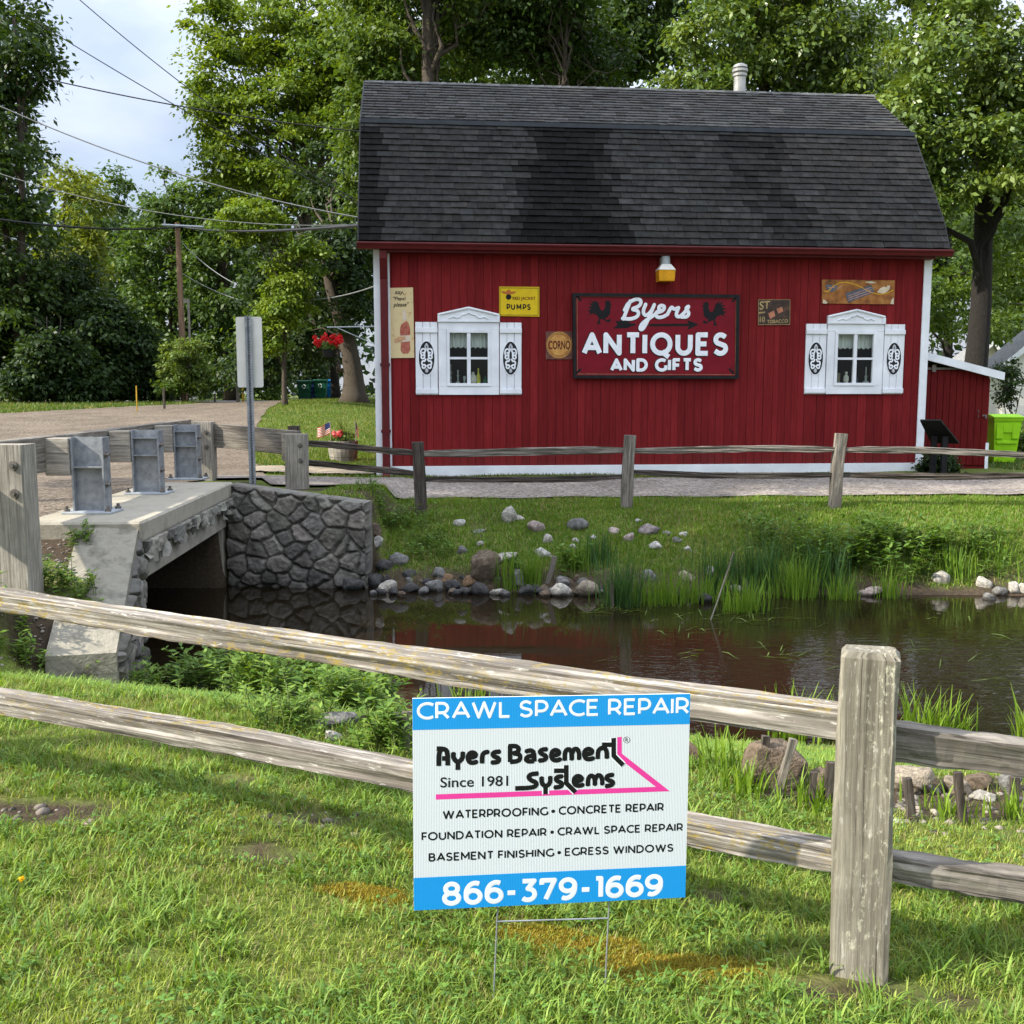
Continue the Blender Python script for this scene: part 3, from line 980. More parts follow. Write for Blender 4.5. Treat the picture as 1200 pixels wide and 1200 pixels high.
# rain splash fading just above the base board
nt.links.new(base, b.inputs['Base Color'])
b.inputs['Roughness'].default_value = .8; b.inputs['Specular IOR Level'].default_value = .06
hh = math_(nt, 'ADD', groove, math_(nt, 'MULTIPLY', f, .35))
bump(nt, b, hh, .55, .010)
SIDING = m

mb = MB(MBN); mb.seed = Vector((0, 0, 0))
ua = [0]; za = [0, win[0][1] - wh / 2, win[0][1] + wh / 2, WT + .15]
for (u, z) in win: ua += [u - ww / 2, u + ww / 2]
ua.append(BL)
for dd in (0, .14):
    for i in range(len(ua) - 1):
        for j in range(3):
            if j == 1 and i in (1, 3): continue
            mb.add([(ua[i], dd, za[j]), (ua[i + 1], dd, za[j]), (ua[i + 1], dd, za[j + 1]), (ua[i], dd, za[j + 1])], [(0, 1, 2, 3)])
for i in (1, 3):
    a_, b_, c_, d_ = ua[i], ua[i + 1], za[1], za[2]
    for (p, q) in (((a_, c_), (b_, c_)), ((b_, c_), (b_, d_)), ((b_, d_), (a_, d_)), ((a_, d_), (a_, c_))):
        mb.add([(p[0], 0, p[1]), (q[0], 0, q[1]), (q[0], .14, q[1]), (p[0], .14, p[1])], [(0, 1, 2, 3)])
# roof section: measured eave, break and ridge
zE = W(700, 286, -.28)[1]
DB, DR = 1.35, 3.43
zK = (P(1072, 158, 1).z - EYE) ;
q = BB + bV * DB; zK = EYE + ((ray(1072, 158).z) / ray(1072, 158).y) * q.y - BZ
q = BB + bV * DR; zR = EYE + ((ray(1021, 112).z) / ray(1021, 112).y) * q.y - BZ
gab = [(0.002, .02), (0.002, WT + .1), (DB, zK - .12), (DR, zR - .12), (2 * DR - DB, zK - .12), (2 * DR, WT + .1), (2 * DR, .02)]
for u in (.01, BL - .13):
    n = len(gab)
    mb.add([(u, d, z) for d, z in gab] + [(u + .12, d, z) for d, z in gab], [tuple(range(n)), tuple(range(2 * n - 1, n - 1, -1))])
mb.add([(0, 2 * DR, 0), (BL, 2 * DR, 0), (BL, 2 * DR, WT + .1), (0, 2 * DR, WT + .1)], [(0, 1, 2, 3)])
mb.build('wall', SIDING, barn)
mb = MB(MBN); mb.b2((.15, .3, .02), (BL - .15, 2 * DR - .2, .05)); mb.b2((.2, .95, .05), (BL - .2, 1.0, 3.9))
mb.build('interior', DARK_INSIDE, barn)

# roof: every shingle tab laid in its course
def shingles(mb, p0, p1, n, uL, uR, seed, tone, stain):
    r = random.Random(seed)
    (d0, z0), (d1, z1) = p0, p1
    sl = math.hypot(d1 - d0, z1 - z0); td, tz = (d1 - d0) / sl, (z1 - z0) / sl
    nd, nz_ = -tz, td
    for i in range(n):
        a = i / n * sl; bq = min((i + 1.25) / n * sl, sl)
        u = uL - (r.random() * .3 if i else 0)
        while u < uR:
            w = r.uniform(.15, .33)
            ua_, ub_ = max(u, uL), min(u + w - .006, uR)
            if ub_ - ua_ > .01:
                jit = r.uniform(-.004, .004); th = .026 + r.uniform(-.007, .007)
                a2 = a + jit
                P_ = lambda s, h: (d0 + td * s + nd * h, z0 + tz * s + nz_ * h)
                lo_t, lo_b, hi_t = P_(a2, th + .006), P_(a2, -.004), P_(bq, .004)
                s = stain((ua_ + ub_) / 2, (i + .5) / n, r)
                g = tone * r.choice((r.uniform(.74, 1.0), r.uniform(.88, 1.12), r.uniform(1.0, 1.32))) * s
                c = (g * r.uniform(1.0, 1.08), g * 1.0, g * r.uniform(.93, 1.0))
                vs = [(ua_, *lo_t), (ub_, *lo_t), (ub_, *hi_t), (ua_, *hi_t), (ua_, *lo_b), (ub_, *lo_b)]
                mb.add(vs, [(0, 1, 2, 3), (4, 5, 1, 0), (0, 3, 4), (1, 5, 2)], col=c)
            u += w
RU0, RU1 = W(420.5, 283, -.28)[0], W(1112, 291, -.28)[0]
def stain_low(u, t, r):
    n = float(fbm(np.array([u * 1.0]), np.array([t * 2.3]), 1.5, 4)[0]) - .5
    s = 1.0
    e = abs(u - 3.62 - .25 * (t - .5)) / (.72 + .25 * (1 - t)) + n * 1.3 + r.uniform(-.22, .22)
    if e < 1.15: s = min(s, .26 + .5 * max(0, (e - .75) * 1.6))
    if u < RU0 + .42 + n * .3 and t < .93: s = min(s, .38)
    e = abs(u - 7.55 + .3 * t) / (.42) + n * 1.6 + r.uniform(-.3, .3)
    if e < 1.2: s *= .38 + .45 * r.random()
    if t > .93 and r.random() < .3: s *= 1.25
    return s * (1 + .35 * n)
def stain_up(u, t, r):
    n = float(fbm(np.array([u * 1.0]), np.array([t * 3.3]), 1.2, 9)[0]) - .5
    return (1.0 + .6 * n)
mb = MB(MBN)
EV = (-.28, zE); KK = (DB, zK); RG = (DR, zR)
FL = (-.28 + .24, zE + .52)     # small flare at the eave
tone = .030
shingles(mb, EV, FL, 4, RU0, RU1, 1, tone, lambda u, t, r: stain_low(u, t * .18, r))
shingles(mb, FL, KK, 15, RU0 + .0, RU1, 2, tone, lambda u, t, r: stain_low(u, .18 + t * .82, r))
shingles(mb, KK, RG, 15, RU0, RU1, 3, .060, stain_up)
mb2 = [( -.27, zE - .03), (FL[0] + .02, FL[1] - .03), (KK[0] + .02, KK[1] - .03), (RG[0], RG[1] - .02), (2 * DR - DB, zK), (2 * DR + .28, zE), (2 * DR + .24, zE - .1), (2 * DR - DB - .06, zK - .11), (RG[0], RG[1] - .14), (KK[0] + .08, KK[1] - .13), (FL[0] + .08, FL[1] - .1), (-.20, zE - .09)]
n = len(mb2)
mb.add([(RU0 + .01, d, z) for d, z in mb2] + [(RU1 - .01, d, z) for d, z in mb2], [tuple(range(n)), tuple(range(2 * n - 1, n - 1, -1))] + [(i, i + n, (i + 1) % n + n, (i + 1) % n) for i in range(n)], col=(.05, .05, .052))
# ridge caps
u = RU0
while u < RU1 - .05:
    w = .22
    c = .11 * random.uniform(.7, 1.3)
    mb.add([(u, DR - .13, zR - .07), (u + w, DR - .13, zR - .062), (u + w, DR, zR + .032), (u, DR, zR + .020), (u + w, DR + .13, zR - .062), (u, DR + .13, zR - .07)], [(0, 1, 2, 3), (3, 2, 4, 5)], col=(c, c, c * .98))
    u += w * .86
M_SHINGLE = mat_col('asphalt_shingles', .95, .30, 9, .5, 160, spec=.08, bdist=.004)
roof = mb.build('roof', M_SHINGLE, barn)
mb = MB(MBN)
mb.b2((RU0 - .005, KK[0] - .075, KK[1] - .035), (RU1 + .005, KK[0] - .03, KK[1] + .045))
mb.build('break_flashing', mat_noise('blue_grey_metal', (.030, .034, .042), (.050, .055, .064), 6, .45, metal=.4, bmp=.05), roof)
M_RAKE = mat_noise('dark_rake_edge', (.02, .02, .022), (.04, .04, .042), 5, .8, bmp=.1)
for (u_,) in ((RU0 - .028,), (RU1 + .004,)):
    mb = MB(MBN)
    pr = [EV, FL, KK, RG]
    for (p, q) in zip(pr[:-1], pr[1:]):
        mb.add([(u_, p[0], p[1] + .012), (u_ + .024, p[0], p[1] + .012), (u_ + .024, q[0], q[1] + .012), (u_, q[0], q[1] + .012),
                (u_, p[0] + .02, p[1] - .09), (u_ + .024, p[0] + .02, p[1] - .09), (u_ + .024, q[0] + .02, q[1] - .09), (u_, q[0] + .02, q[1] - .09)],
               [(0, 1, 2, 3), (4, 7, 6, 5), (0, 4, 5, 1), (1, 5, 6, 2), (3, 2, 6, 7), (0, 3, 7, 4)])
    mb.build('rake_trim', M_RAKE, roof)
# gutter
mb = MB(MBN)
g0, g1 = RU0 - .03, RU1 + .05
zg = zE - .025
pg = [(-.27, zg), (-.385, zg), (-.395, zg - .02), (-.385, zg - .045), (-.365, zg - .06), (-.345, zg - .115), (-.26, zg - .125), (-.26, zg)]
n = len(pg)
mb.add([(g0, d, z) for d, z in pg] + [(g1, d, z) for d, z in pg], [tuple(range(n)), tuple(range(2 * n - 1, n - 1, -1))] + [(i, i + n, (i + 1) % n + n, (i + 1) % n) for i in range(n)])
mb.build('gutter', RED_TRIM, barn)
mb = MB(MBN); mb.b2((0.0, -.26, zg - .16), (BL, -.005, zg - .13))
mb.b2((0, -.255, zg - .13), (BL, -.235, zg - .02))
mb.build('soffit', RED_TRIM, barn)
# downspout at the left corner with its elbow
mb = MB(MBN)
mb.b2((-.05, -.15, .14), (.09, -.035, zg - .62), bev=.015)
mb.b2((-.05, -.30, zg - .30), (.09, -.14, zg - .12), bev=.015)
mb.add([(-.05, -.30, zg - .30), (.09, -.30, zg - .30), (.09, -.14, zg - .30), (-.05, -.14, zg - .30), (-.05, -.15, zg - .63), (.09, -.15, zg - .63), (.09, -.035, zg - .63), (-.05, -.035, zg - .63)],
       [(0, 1, 5, 4), (1, 2, 6, 5), (2, 3, 7, 6), (3, 0, 4, 7)])
mb.add([(-.05, -.15, .15), (.09, -.15, .15), (.09, -.035, .15), (-.05, -.035, .15), (-.05, -.30, .03), (.09, -.30, .03), (.09, -.26, -.06), (-.05, -.26, -.06)],
       [(0, 1, 5, 4), (1, 2, 6, 5), (2, 3, 7, 6), (3, 0, 4, 7), (4, 5, 6, 7)])
mb.b2((-.07, -.16, 2.05), (.11, -.03, 2.10)); mb.b2((-.07, -.16, .82), (.11, -.03, .87))
mb.build('downspout', RED_TRIM, barn)
# white trim
mb = MB(MBN); mb.b2((-.17, -.030, 0), (-.002, .16, WT + .02)); mb.b2((-.0, -.030, .19), (.125, -.004, WT + .02), bev=.003)
mb.build('corner_board', WHITE, barn)
uR0 = W(1074, 500)[0]
mb = MB(MBN); mb.b2((uR0, -.030, 0), (BL + .06, -.003, WT + .02), bev=.003); mb.b2((BL + .002, -.0025, 0), (BL + .06, .16, WT + .02))
mb.build('corner_board', WHITE, barn)
mb = MB(MBN); mb.b2((.002, -.028, -.08), (uR0 - .004, -.003, .185), bev=.003)
mb.build('base_board', WHITE, barn)
# roof vent pipe
q = P(868, 112, (BA + bU * 6.8 + bV * (DR + .15)).y)
uv = (q - BA).dot(bU)
mb = MB(MBN)
mb.lathe([(.13, -.35), (.13, .36), (.155, .37), (.155, .42), (.12, .425), (.12, .45), (.17, .46), (.17, .515), (.12, .52), (.12, .54), (.165, .55), (.15, .60), (.08, .635), (.01, .64)], (uv, DR + .15, zR), 20)
mb.build('vent_pipe', mat_noise('vent_metal', (.30, .29, .27), (.50, .49, .46), 5, .5, metal=.3, bmp=.1), roof)

# ---- windows
m, nt, b = nodes_of('window_glass')
gl = nt.nodes.new('ShaderNodeBsdfGlossy'); gl.inputs['Roughness'].default_value = .02
tr = nt.nodes.new('ShaderNodeBsdfTransparent'); tr.inputs['Color'].default_value = (.93, .96, .93, 1)
mxs = nt.nodes.new('ShaderNodeMixShader'); fz = nt.nodes.new('ShaderNodeFresnel'); fz.inputs['IOR'].default_value = 1.28
nt.links.new(fz.outputs['Fac'], mxs.inputs['Fac']); nt.links.new(tr.outputs['BSDF'], mxs.inputs[1]); nt.links.new(gl.outputs['BSDF'], mxs.inputs[2])
nt.links.new(mxs.outputs['Shader'], nt.nodes['Material Output'].inputs['Surface'])
GLASS = m
CURTAIN = mat_noise('lace_curtain', (.62, .63, .64), (.82, .83, .84), 30, .9, stretch=(3, 3, .3), bmp=.2)
OVAL_BLACK = mat_noise('oval_black', (.006, .006, .007), (.012, .012, .013), 5, .7, bmp=0)
def flat_white(): return LETTER_WHITE
scroll = [[(.0, .78), (.16, .62), (0, .46), (-.16, .62), (0, .78)],
          [(.10, .44), (.22, .52), (.45, .50), (.56, .32), (.46, .14), (.22, .16), (.22, .30), (.34, .30)],
          [(.08, .44), (.20, .30), (.18, .05), (.28, -.04), (.48, -.02), (.50, .10)],
          [(.08, -.44), (.22, -.36), (.42, -.40), (.46, -.24), (.34, -.14), (.20, -.20), (.10, -.06)],
          [(.08, -.44), (.20, -.58), (.38, -.56), (.40, -.46)],
          [(.0, -.62), (.10, -.70), (0, -.80), (-.10, -.70), (0, -.62)]]
for wi, (wu, wz) in enumerate(win):
    a0, a1, c0, c1 = wu - ww / 2, wu + ww / 2, wz - wh / 2, wz + wh / 2
    mb = MB(MBN)
    cw = .165
    # casing, butted
    mb.b2((a0 - cw, -.045, c0 - .17), (a1 + cw, -.002, c0 - .012), bev=.004)
    mb.b2((a0 - cw, -.045, c1 + .012), (a1 + cw, -.002, c1 + .15), bev=.004)
    mb.b2((a0 - cw, -.044, c0 - .011), (a0 - .012, -.002, c1 + .011), bev=.004)
    mb.b2((a1 + .012, -.044, c0 - .011), (a1 + cw, -.002, c1 + .011), bev=.004)
    # inner stop
    t = .045
    mb.b2((a0 - .011, -.062, c0 - .011), (a1 + .011, .02, c0 + t), bev=.004); mb.b2((a0 - .011, -.062, c1 - t), (a1 + .011, .02, c1 + .011), bev=.004)
    mb.b2((a0 - .011, -.061, c0 + t + .001), (a0 + t, .02, c1 - t - .001), bev=.003); mb.b2((a1 - t, -.061, c0 + t + .001), (a1 + .011, .02, c1 - t - .001), bev=.003)
    w_ = mb.build('window', WHITE, barn)
    mb = MB(MBN)
    zm = wz + .0
    mb.b2((wu - .033, -.052, c0 + t), (wu + .033, .015, zm - .022)); mb.b2((wu - .033, -.052, zm + .022), (wu + .033, .015, c1 - t)); mb.b2((a0 + t, -.050, zm - .021), (a1 - t, .015, zm + .021))
    mb.build('muntin', WHITE, w_)
    mb = MB(MBN); mb.b2((a0 + .02, -.012, c0 + .02), (a1 - .02, -.006, c1 - .02))
    mb.build('pane', GLASS, w_)
    # gathered curtain behind the upper panes
    mb = MB(MBN)
    nf = 60
    vs = []; fs = []
    zc = wz + .20
    for k in range(nf + 1):
        uu = a0 + .0 + (ww) * k / nf
        dd = .10 + .02 * math.sin(k * 1.25) + .008 * math.sin(k * 2.9 + wi)
        vs += [(uu, dd, zc + .012 * math.sin(k * .9)), (uu, dd * .6 + .05, c1 + .02)]
    for k in range(nf): fs.append((2 * k, 2 * k + 2, 2 * k + 3, 2 * k + 1))
    mb.add(vs, fs); mb.build('curtain', CURTAIN, w_)
    # pediment
    mb = MB(MBN)
    pz = c1 + .152
    mb.prism([(a0 - cw - .01, pz), (a1 + cw + .01, pz), (a1 + cw + .01, pz + .155), (wu, pz + .285), (a0 - cw - .01, pz + .155)], -.055, -.003)
    tz = .045
    for s in (-1, 1):
        e = a1 + cw if s > 0 else a0 - cw
        mb.tube([(e, -.058, pz + .130), (wu + s * .01, -.058, pz + .255)], .022, 6)
        mb.b2((e - s * .045, -.075, pz + .0), (e + s * .012, -.056, pz + .115))
    mb.b2((a0 - cw + .04, -.072, pz + .002), (a1 + cw - .04, -.056, pz + .03))
    pts = [(-.36, .05), (-.27, .09), (-.24, .06), (-.16, .075), (-.13, .12), (-.05, .13), (0, .16), (.05, .13), (.13, .12), (.16, .075), (.24, .06), (.27, .09), (.36, .05)]
    mb.stroke([(wu + x_, pz + .015 + y_) for x_, y_ in chaikin(pts, 2)], .030, -.057, .03, 8)
    for x_ in (-.07, 0, .07): mb.ball((wu + x_, -.058, pz + .175 - abs(x_) * .5), .017, 8, 5)
    mb.build('pediment', WHITE, w_)
    for s in (-1, 1):
        mb = MB(MBN)
        sw = .415
        s0 = a1 + cw + .012 if s > 0 else a0 - cw - .012 - sw
        sz0, sz1 = c0 - .17, c1 + .15
        nb = 3
        for k in range(nb):
            mb.b2((s0 + sw * k / nb + .003, -.034, sz0), (s0 + sw * (k + 1) / nb - .003, -.003, sz1), bev=.005)
        for zz in (sz1 - .15, sz0 + .065):
            mb.b2((s0 + .0, -.062, zz - .045), (s0 + sw, -.0345, zz + .045), bev=.005)
        sh = mb.build('shutter', WHITE, barn)
        oc, oz = s0 + sw / 2, wz + .0
        mb = MB(MBN)
        mb.prism([(oc + .150 * math.cos(R(k * 10)), oz + .312 * math.sin(R(k * 10))) for k in range(36)], -.0385, -.036)
        mb.build('oval_cutout', OVAL_BLACK, sh)
        mb = MB(MBN)
        for c_ in scroll:
            for s2 in (-1, 1):
                mb.stroke([(oc + s2 * x_ * .20, oz + y_ * .33) for x_, y_ in chaikin(c_, 2)], .030, -.0388, .008, 8)
        rg = [(oc + .152 * math.cos(R(k * 10)), oz + .314 * math.sin(R(k * 10))) for k in range(37)]
        mb.stroke(rg, .014, -.0388, .008, 8)
        mb.build('scroll_ornament', LETTER_WHITE, sh)
# ================================================================ TREES
def leaf_quads(Pn, nrm, tang, ln, wd):
    """diamond leaves"""
    t = tang - nrm * np.sum(tang * nrm, 1, keepdims=True)
    t /= np.linalg.norm(t, axis=1, keepdims=True) + 1e-9
    s = np.cross(nrm, t)
    ln = ln[:, None]; wd = wd[:, None]
    a = Pn; b_ = Pn + t * ln * .45 + s * wd * .5 - nrm * ln * .06; c = Pn + t * ln - nrm * ln * .22; d = Pn + t * ln * .45 - s * wd * .5 - nrm * ln * .06
    V = np.stack([a, b_, c, d], 1).reshape(-1, 3)
    F = np.arange(len(V), dtype=np.int32).reshape(-1, 4)
    return V, F

def unit(v): return v / (np.linalg.norm(v, axis=1, keepdims=True) + 1e-9)

PAL = {
    'locust': ((.085, .150, .016), (.170, .235, .022)),
    'maple': ((.042, .084, .018), (.085, .145, .030)),
    'dark': ((.022, .048, .010), (.058, .100, .020)),
    'mid': ((.045, .090, .013), (.115, .172, .026)),
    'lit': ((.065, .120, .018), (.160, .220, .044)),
    'yellow': ((.10, .15, .02), (.20, .24, .03)),
    'bush': ((.065, .120, .022), (.150, .205, .040)),
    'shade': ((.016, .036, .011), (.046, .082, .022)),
}

def crown_mesh(name, env, nclus, nleaf, leaf, pal, seed, parent, mat=LEAF, spread=.55, flatk=.5, hollow=.35, aspect=.55):
    r = np.random.default_rng(seed)
    w = np.array([e[3] * e[4] * e[5] for e in env]) ** .75; w /= w.sum()
    pick = r.choice(len(env), nclus, p=w)
    env = np.array(env)
    u = unit(r.normal(size=(nclus, 3)))
    rad = (hollow + (1 - hollow) * r.uniform(0, 1, nclus) ** .6)[:, None]
    cc = env[pick, :3] + u * rad * env[pick, 3:6] * r.uniform(.8, 1.12, (nclus, 1))
    cr = spread * r.uniform(.6, 1.5, nclus)
    k = r.choice(nclus, nclus * nleaf)
    off = r.normal(size=(len(k), 3)) * np.array([1, 1, flatk]) * cr[k][:, None] * .55
    off[:, 2] -= .25 * (off[:, 0] ** 2 + off[:, 1] ** 2) / (cr[k] + .2)
    Pn = cc[k] + off
    nr = unit(r.normal(size=(len(k), 3)) * .65 + np.array([0, 0, .75]) + u[k] * .35)
    tg = unit(off + r.normal(size=(len(k), 3)) * .5 + np.array([0, 0, -.35]))
    ln = leaf * r.uniform(.45, 1.5, len(k))
    V, F = leaf_quads(Pn, nr, tg, ln, ln * aspect)
    c0, c1 = np.array(PAL[pal][0]), np.array(PAL[pal][1])
    tone = np.clip(r.normal(.5, .28, nclus)[k] + r.normal(0, .18, len(k)), 0, 1)[:, None]
    col = c0 + (c1 - c0) * tone
    col = np.repeat(col, 4, 0)
    bz = np.array(parent.location) if parent is not None else 0
    o = np_mesh(name, V + bz, F, mat, col=col, parent=parent)
    return o, cc

def limb(mb, a, b_, r0, r1, n=6, wob=.12, rnd=random, sides=6):
    a, b_ = Vector(a), Vector(b_); L_ = (b_ - a).length
    pts = []; rad = []
    for i in range(n + 1):
        s = i / n
        p = a.lerp(b_, s); p.z += .18 * L_ * math.sin(s * math.pi) * .6
        if 0 < i < n: p += Vector((rnd.uniform(-1, 1), rnd.uniform(-1, 1), rnd.uniform(-1, 1))) * wob * L_ * .25
        pts.append(p); rad.append(r0 * (1 - s) + r1 * s)
    mb.tube(pts, rad, sides, cap=False)
    return pts

def tree(label, px, Y, trunk_r, trunk_h, env_px, nclus, nleaf, leaf, pal, seed, group=None, bark=BARK, name='tree', cat='tree', lean=(0, 0), flare=1.5, stems=1, base=None, spread=.55, mat=LEAF, flatk=.5, nlimb=22, hollow=.35, spreadstem=.6, aspect=.55):
    """env_px: crown masses as (px, py, rx_px, ry_px, depth offset m) measured on the photo at the tree's own distance"""
    rnd = random.Random(seed)
    x = P(px, 460, Y).x
    b_ = Vector((x, Y, Tz(x, Y))) if base is None else Vector(base)
    t = thing(name, label, cat, b_, group)
    env = []
    for (ex, ey, rx, ry, dy) in env_px:
        q = P(ex, ey, Y + dy)
        k = (Y + dy) / 1200
        env.append((q.x - b_.x, dy, q.z - b_.z, rx * k, max(rx, ry) * k * .8, ry * k))
    o, cc = crown_mesh('crown', env, nclus, nleaf, leaf, pal, seed, t, mat, spread, flatk, hollow, aspect)
    mb = MB()
    for s in range(stems):
        ang = rnd.uniform(0, 6.28)
        ox = spreadstem * (s - (stems - 1) / 2)
        pts = []; rad = []
        N = 12
        for i in range(N + 1):
            k = i / N
            pts.append(b_ + Vector((ox * (.35 + k * 1.6) + lean[0] * k + trunk_r * .5 * math.sin(k * 5 + ang), lean[1] * k, -.25 + (trunk_h + .25) * k)))
            rad.append(trunk_r * (1 - .62 * k) * (1 + (flare - 1) * math.exp(-k * 16)) / (1 if stems == 1 else 1.25))
        mb.tube(pts, rad, 12 if trunk_r > .2 else 8)
        idx = list(range(len(cc))); rnd.shuffle(idx)
        for j in idx[:nlimb // stems]:
            c = Vector(cc[j]) + b_
            hh = max(.25, min(.97, (c.z - b_.z) / trunk_h - rnd.uniform(.08, .25)))
            f = hh * N; i0 = min(int(f), N - 1)
            a = pts[i0].lerp(pts[i0 + 1], f - i0)
            r0 = max(trunk_r * (1 - .62 * hh) * rnd.uniform(.25, .5), .03)
            pp = limb(mb, a, c, r0, .018, 6, .3, rnd)
            for q in range(2):
                j2 = rnd.choice(idx)
                c2 = Vector(cc[j2]) + b_
                if (c2 - pp[3]).length < 3.5: limb(mb, pp[3], c2, r0 * .45, .012, 4, .3, rnd, 5)
    mb.build('trunk', bark, t, smooth=True)
    return t

TG = 'tall trees behind the barn'
# the gap of sky on the left and its frame of trees
tree('tall dark tree with thin double trunk at the left edge above the thicket', 26, 56, .28, 20, [(8, 40, 50, 75, 0), (-6, 180, 46, 90, 0), (10, 300, 50, 90, 1), (-25, 380, 75, 85, 0)], 190, 150, .30, 'dark', 21, stems=2, spread=.8, spreadstem=.7)
tree('pale yellow-green young tree above the roadside thicket', 86, 64, .13, 12, [(92, 235, 40, 50, 0), (85, 310, 48, 55, 0), (105, 380, 40, 50, 0)], 110, 120, .27, 'yellow', 22, spread=.62)
tree('dense blue-green maple behind the pole, its top left of it', 128, 78, .4, 14, [(120, 250, 52, 62, 0), (125, 340, 62, 90, 0), (130, 420, 70, 60, 0)], 130, 150, .33, 'maple', 23, spread=.85, group='maples beyond the road')
tree('dense maple directly behind the utility pole with a pointed top', 205, 74, .4, 14, [(205, 235, 34, 44, 0), (200, 300, 62, 60, 0), (215, 380, 75, 80, 0)], 150, 150, .33, 'maple', 24, spread=.85, group='maples beyond the road')
tree('darker maple filling the gap between the utility pole and the locust', 268, 72, .4, 13, [(260, 250, 45, 48, 0), (270, 330, 62, 80, 0), (290, 410, 75, 60, 0)], 140, 150, .33, 'maple', 25, spread=.85, group='maples beyond the road')
for i, (px_, top, w_, Y_, lb) in enumerate([(15, 300, 62, 57, 'tallest dark roadside shrub, at the left edge of the photograph'), (75, 285, 52, 60, 'dark arching roadside shrub below the young yellow-green tree'), (118, 340, 46, 57, 'dark ragged roadside shrub behind the yellow marker post'), (160, 375, 40, 58, 'dark low roadside shrub left of the round bright bush'), (60, 385, 60, 54, 'broad low roadside shrub standing in front of the taller dark ones')]):
    m_ = (top + 472) / 2; hh_ = (472 - top) / 2
    tree(lb, px_, Y_, .08, 4.5, [(px_, m_ - hh_ * .35, w_ * .62, hh_ * .62, 0), (px_ - w_ * .45, m_ + hh_ * .35, w_ * .55, hh_ * .55, -.6), (px_ + w_ * .5, m_ + hh_ * .4, w_ * .5, hh_ * .5, .5)], 130, 150, .26, 'shade', 30 + i, name='shrub', cat='shrub', stems=3, spread=.62, group='shrubs along the far roadside', bark=BARK_DARK, nlimb=18, spreadstem=.35, hollow=.2)
tree('round bright green bush at the foot of the utility pole', 217, 56, .06, 1.8, [(215, 428, 30, 36, 0), (232, 446, 22, 22, 0), (200, 447, 18, 20, 0)], 120, 120, .17, 'bush', 34, name='bush', cat='bush', stems=3, spread=.30, nlimb=12, spreadstem=.25)
# the bright locust
tree('big bright yellow-green locust tree with feathery leaves left of the barn', 376, 60, .42, 24, [(262, 95, 52, 42, -1), (300, 30, 70, 45, 0), (385, 45, 75, 55, -1), (340, 120, 70, 45, -1.5), (405, 110, 45, 60, -1), (270, 175, 42, 45, 0), (315, 215, 55, 35, -1), (250, 130, 30, 40, 1)], 360, 155, .25, 'locust', 41, stems=2, spread=.80, flatk=.28, nlimb=34, bark=BARK, spreadstem=.7)
tree('low-hanging bright green young tree in front of the dark tree beside the road', 335, 44, .12, 6, [(335, 345, 30, 42, 0), (318, 385, 26, 28, 0), (300, 255, 42, 30, 0), (350, 300, 30, 28, 0)], 110, 140, .17, 'locust', 42, spread=.42, flatk=.4)
tree('massive dark-crowned tree with a flared trunk by the trash carts', 413, 47, .50, 6.8, [(385, 330, 50, 60, 0), (425, 300, 55, 75, 1), (360, 395, 40, 28, 1), (330, 320, 45, 60, 3), (310, 400, 45, 42, 4), (395, 215, 45, 50, 3), (352, 428, 26, 18, 12), (375, 440, 22, 14, 12)], 210, 160, .22, 'shade', 43, bark=BARK, flare=1.75, spread=.6, lean=(-.9, 0))
tree('slim dark tree with low branches right of the trash carts', 393, 52, .22, 8, [(360, 380, 45, 40, 0), (300, 430, 40, 20, 2), (330, 350, 45, 45, 2)], 120, 140, .22, 'shade', 44, bark=BARK_DARK, spread=.6)
# behind the barn
tree('tall tree with a straight bare tan trunk rising behind the roof ridge', 511, 36, .36, 19, [(450, 60, 55, 60, 1), (540, 10, 60, 40, 1), (440, 130, 45, 60, 2), (560, 70, 40, 40, 2), (480, -60, 90, 60, 0), (560, -80, 60, 50, 0)], 190, 130, .19, 'mid', 51, group=TG, bark=BARK, nlimb=26)
tree('slimmer dark-trunked tree just left of the tan trunk behind the roof', 485, 39, .20, 18, [(440, 30, 50, 55, 1), (500, 60, 40, 45, 2), (430, 190, 35, 70, 3), (440, -50, 60, 60, 0)], 140, 130, .20, 'mid', 52, group=TG, bark=BARK_DARK)
tree('thin twisting trunked tree behind the middle of the roof ridge', 632, 36, .13, 15, [(610, 40, 60, 40, 1), (680, 60, 60, 45, 2), (640, -20, 70, 40, 0)], 150, 130, .19, 'dark', 53, group=TG, bark=BARK, lean=(.9, 0), nlimb=22)
tree('dark dense tree behind the roof right of the twisting trunk', 715, 44, .25, 16, [(690, 50, 70, 55, 0), (760, 20, 70, 60, 0), (620, 80, 60, 45, 1), (560, 30, 60, 60, 3)], 170, 150, .24, 'dark', 54, group=TG, bark=BARK_DARK, spread=.7)
tree('glossy light green tree above the vent pipe of the barn', 890, 35, .28, 15, [(850, 50, 75, 48, -1), (930, 40, 85, 60, 0), (820, 95, 50, 28, -1.5), (970, 100, 70, 45, 0), (890, -60, 110, 60, 0)], 240, 140, .19, 'lit', 55, group=TG, mat=LEAF_GLOSSY)
tree('large tree with a thick dark trunk right of the barn and sunlit leaves', 1137, 31, .37, 12.5, [(1120, 60, 85, 65, -1), (1060, 140, 50, 55, -1), (1150, 180, 75, 50, -1.5), (1185, 90, 60, 70, -1), (1100, 230, 30, 35, -1), (1230, 150, 60, 90, 0), (1120, -60, 110, 70, 0)], 290, 140, .18, 'lit', 56, bark=BARK_DARK, mat=LEAF_GLOSSY, flare=1.35)
